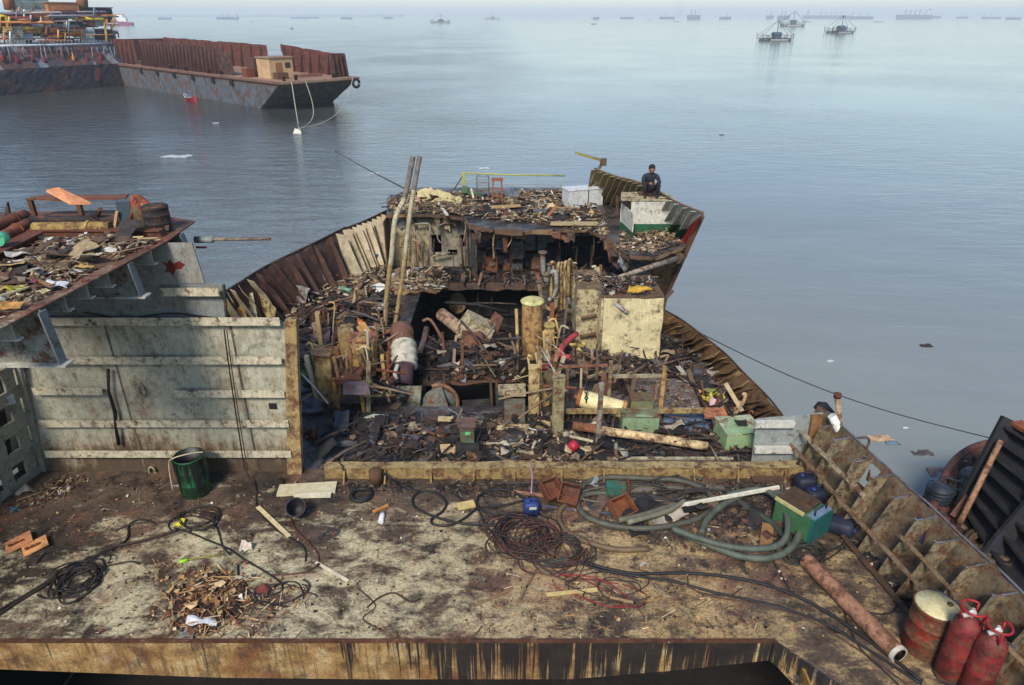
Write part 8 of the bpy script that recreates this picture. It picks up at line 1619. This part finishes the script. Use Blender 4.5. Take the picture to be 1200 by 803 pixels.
strewn([(660, 440), (770, 440), (880, 492), (800, 410), (650, 410)], .05, 34, 59, PAL_MIX, 'torn sheets strewn over the right deck', 'torn sheets on the right deck', 'sheet', 'torn_sheet'); strewn([(700, 590), (900, 575), (920, 640), (720, 615)], .01, 14, 60, PAL_DARK, 'flat dark scraps lying among the hoses', 'dark scraps among the hoses', 'sheet', 'torn_sheet')
strewn([(10, 345), (180, 285), (150, 280), (20, 290)], ZR, 20, 61, PAL_PALE, 'torn boards strewn on the raised deck', 'torn boards on the raised deck', 'board', 'torn_board')

strewn([(365, 475), (460, 478), (458, 400), (375, 400)], .45, 18, 71, PAL_PALE, 'crooked bars wedged between the uprights left of the exhaust pipe', 'crooked bars left of the exhaust pipe', 'bar', 'wedged_bar', False); strewn([(612, 478), (660, 478), (668, 390), (640, 390)], .5, 12, 72, PAL_PALE, 'crooked bars wedged between the uprights right of the pit', 'crooked bars right of the pit', 'bar', 'wedged_bar', False)
# ================================================================ THE SEATED MAN
def person(o, s_=1.0):
    t = thing('person', o, 'man in dark hooded top and trousers sitting hunched over his hands on the bulwark corner', 'person')
    V_ = {}; E_ = []; Rr = {}
    def v_(n, x, y, z, r): V_[n] = (x, y, z); Rr[n] = r
    v_('pelvis', 0, .08, .20, .155); v_('belly', 0, .06, .34, .15); v_('chest', 0, -.03, .52, .165); v_('neckb', 0, -.10, .65, .09); v_('neck', 0, -.15, .705, .058); v_('head0', 0, -.19, .755, .072); v_('head1', 0, -.20, .83, .092); v_('head2', 0, -.185, .905, .082)
    E = [('pelvis', 'belly'), ('belly', 'chest'), ('chest', 'neckb'), ('neckb', 'neck'), ('neck', 'head0'), ('head0', 'head1'), ('head1', 'head2')]
    for sd, q in ((-1, 'l'), (1, 'r')):
        v_('hip' + q, sd * .11, .0, .19, .115); v_('knee' + q, sd * .21, -.38, .42, .078); v_('calf' + q, sd * .20, -.36, .24, .062); v_('ankle' + q, sd * .17, -.30, .08, .045); v_('toe' + q, sd * .19, -.48, .04, .038)
        v_('sho' + q, sd * .20, -.07, .60, .082); v_('elb' + q, sd * .26, -.28, .44, .055); v_('wri' + q, sd * .10, -.46, .46, .036); v_('palm' + q, sd * .055, -.51, .47, .033)
        E += [('pelvis', 'hip' + q), ('hip' + q, 'knee' + q), ('knee' + q, 'calf' + q), ('calf' + q, 'ankle' + q), ('ankle' + q, 'toe' + q), ('neckb', 'sho' + q), ('sho' + q, 'elb' + q), ('elb' + q, 'wri' + q), ('wri' + q, 'palm' + q)]
        for k in range(4):
            fx = sd * (.035 + .0); fz = .485 - k * .014; v_('f%d%s' % (k, q), sd * .04 + 0, -.545 + k * .004, fz, .010); v_('g%d%s' % (k, q), sd * .012, -.565 + k * .006, fz + .004, .009); E += [('palm' + q, 'f%d%s' % (k, q)), ('f%d%s' % (k, q), 'g%d%s' % (k, q))]
        v_('th' + q, sd * .045, -.50, .51, .011); v_('ti' + q, sd * .02, -.525, .52, .010); E += [('palm' + q, 'th' + q), ('th' + q, 'ti' + q)]
    names = list(V_); me = bpy.data.meshes.new('body'); me.from_pydata([V_[n] for n in names], [(names.index(a), names.index(b)) for a, b in E], [])
    ob = bpy.data.objects.new('body', me); col.objects.link(ob); sk = ob.modifiers.new('skin', 'SKIN')
    for i, n in enumerate(names): me.skin_vertices[0].data[i].radius = (Rr[n], Rr[n]); me.skin_vertices[0].data[i].use_root = (n == 'pelvis')
    sub = ob.modifiers.new('sub', 'SUBSURF'); sub.levels = 2; sub.render_levels = 2
    bpy.context.view_layer.update(); dg = bpy.context.evaluated_depsgraph_get(); me2 = bpy.data.meshes.new_from_object(ob.evaluated_get(dg)); bpy.data.objects.remove(ob)
    me2.materials.clear()
    def flat(nm, c, r=.85):
        m = bpy.data.materials.new(nm); m.use_nodes = True; b = m.node_tree.nodes['Principled BSDF']; nt = m.node_tree; tc = N(nt, 'ShaderNodeTexCoord'); nn_ = noise_n(nt, tc.outputs['Object'], 9, 4, .6)
        nt.links.new(ramp(nt, nn_, [(.3, tuple(x * .6 for x in c)), (.7, tuple(x * 1.2 for x in c))]), b.inputs['Base Color']); b.inputs['Roughness'].default_value = r; return m
    for m in (flat('navy_cloth', C(30, 34, 46)), flat('dark_trousers', C(24, 24, 28)), flat('skin', C(140, 94, 70), .55), flat('shoes', C(40, 36, 36))): me2.materials.append(m)
    for p in me2.polygons:
        c = p.center; p.use_smooth = True; mi = 0
        if c.z < .27 or (c.y < -.12 and c.z < .50 and abs(c.x) > .13 and not (c.z > .40 and c.y > -.34 and abs(c.x) > .22)): mi = 1
        if c.z < .10 and c.y < -.15: mi = 3
        if c.z > .715 or (c.y < -.465 and c.z > .43 and abs(c.x) < .10): mi = 2
        p.material_index = mi
    body = bpy.data.objects.new('body', me2); col.objects.link(body); body.parent = t
    s = MB(); s.lathe([(.02, .10), (.06, .095), (.092, .06), (.104, .0), (.09, -.05)], (1, 1, 1), (0, -.165, .875), 14, axis=Matrix.Rotation(.5, 3, 'X')); hr = s.build('hair', flat('black_hair', C(18, 16, 17)), t, local=True)
    s = MB()
    for sx in (-.034, .034): s.lathe([(.001, -.012), (.012, 0), (.001, .012)], (1, 1, 1), (sx, -.287, .825), 8)
    s.build('eyes', flat('eye_dark', C(20, 16, 16), .3), t, local=True)
    s = MB(); s.lathe([(.004, .03), (.018, -.015), (.006, -.025)], (1, 1, 1), (0, -.295, .80), 8)
    for sx in (-.095, .095): s.lathe([(.004, .03), (.02, 0), (.004, -.03)], (1, 1, 1), (sx, -.19, .815), 8)
    s.build('nose_and_ears', me2.materials[2], t, local=True)
    s = MB(); s.box((0, -.575, .485), (.07, .012, .14), C(30, 30, 34), Matrix.Rotation(-.9, 3, 'X')); ph = s.build('phone', M_RUBBER, None)
    ph.location = o; ph.scale = (s_, s_, s_); ph.rotation_euler = (0, 0, 0); tag(ph, 'small dark phone held in both hands of the seated man', 'phone')
    t.scale = (s_, s_, s_); return t, ph
seat = PY(763, 233, 18.95)
pr, ph = person(Vector((seat.x, seat.y + .4, seat.z)), .92)
# plank he sits on and the block under his feet
s = MB(); s.box((seat.x, seat.y + .5, seat.z + .03), (.55, .3, .06), C(96, 66, 46)); s.box((seat.x - .2, seat.y + .52, (seat.z + ZD) / 2), (.08, .26, seat.z - ZD), C(120, 90, 60)); s.box((seat.x + .2, seat.y + .52, (seat.z + ZD) / 2), (.08, .26, seat.z - ZD), C(120, 90, 60)); tag(s.build('low_bench', M_OLD), 'low rusty bench the man sits on', 'bench')

# ================================================================ HAZE
s = MB(); s.box((0, 4650, (76 + WZ - 1.5) / 2), (19400, 19400, 76 - (WZ - 1.5)), (1, 1, 1))
hz = s.build('haze', None); hz.data.materials.clear(); hm = bpy.data.materials.new('haze_air'); hm.use_nodes = True; nt_ = hm.node_tree; nt_.nodes.clear(); out = N(nt_, 'ShaderNodeOutputMaterial'); pv_ = N(nt_, 'ShaderNodeVolumePrincipled')
pv_.inputs['Color'].default_value = (.88, .97, 1, 1); pv_.inputs['Density'].default_value = .00032; pv_.inputs['Anisotropy'].default_value = -.05
nt_.links.new(pv_.outputs[0], out.inputs['Volume']); hz.data.materials.append(hm); tag(hz, kind='stuff')
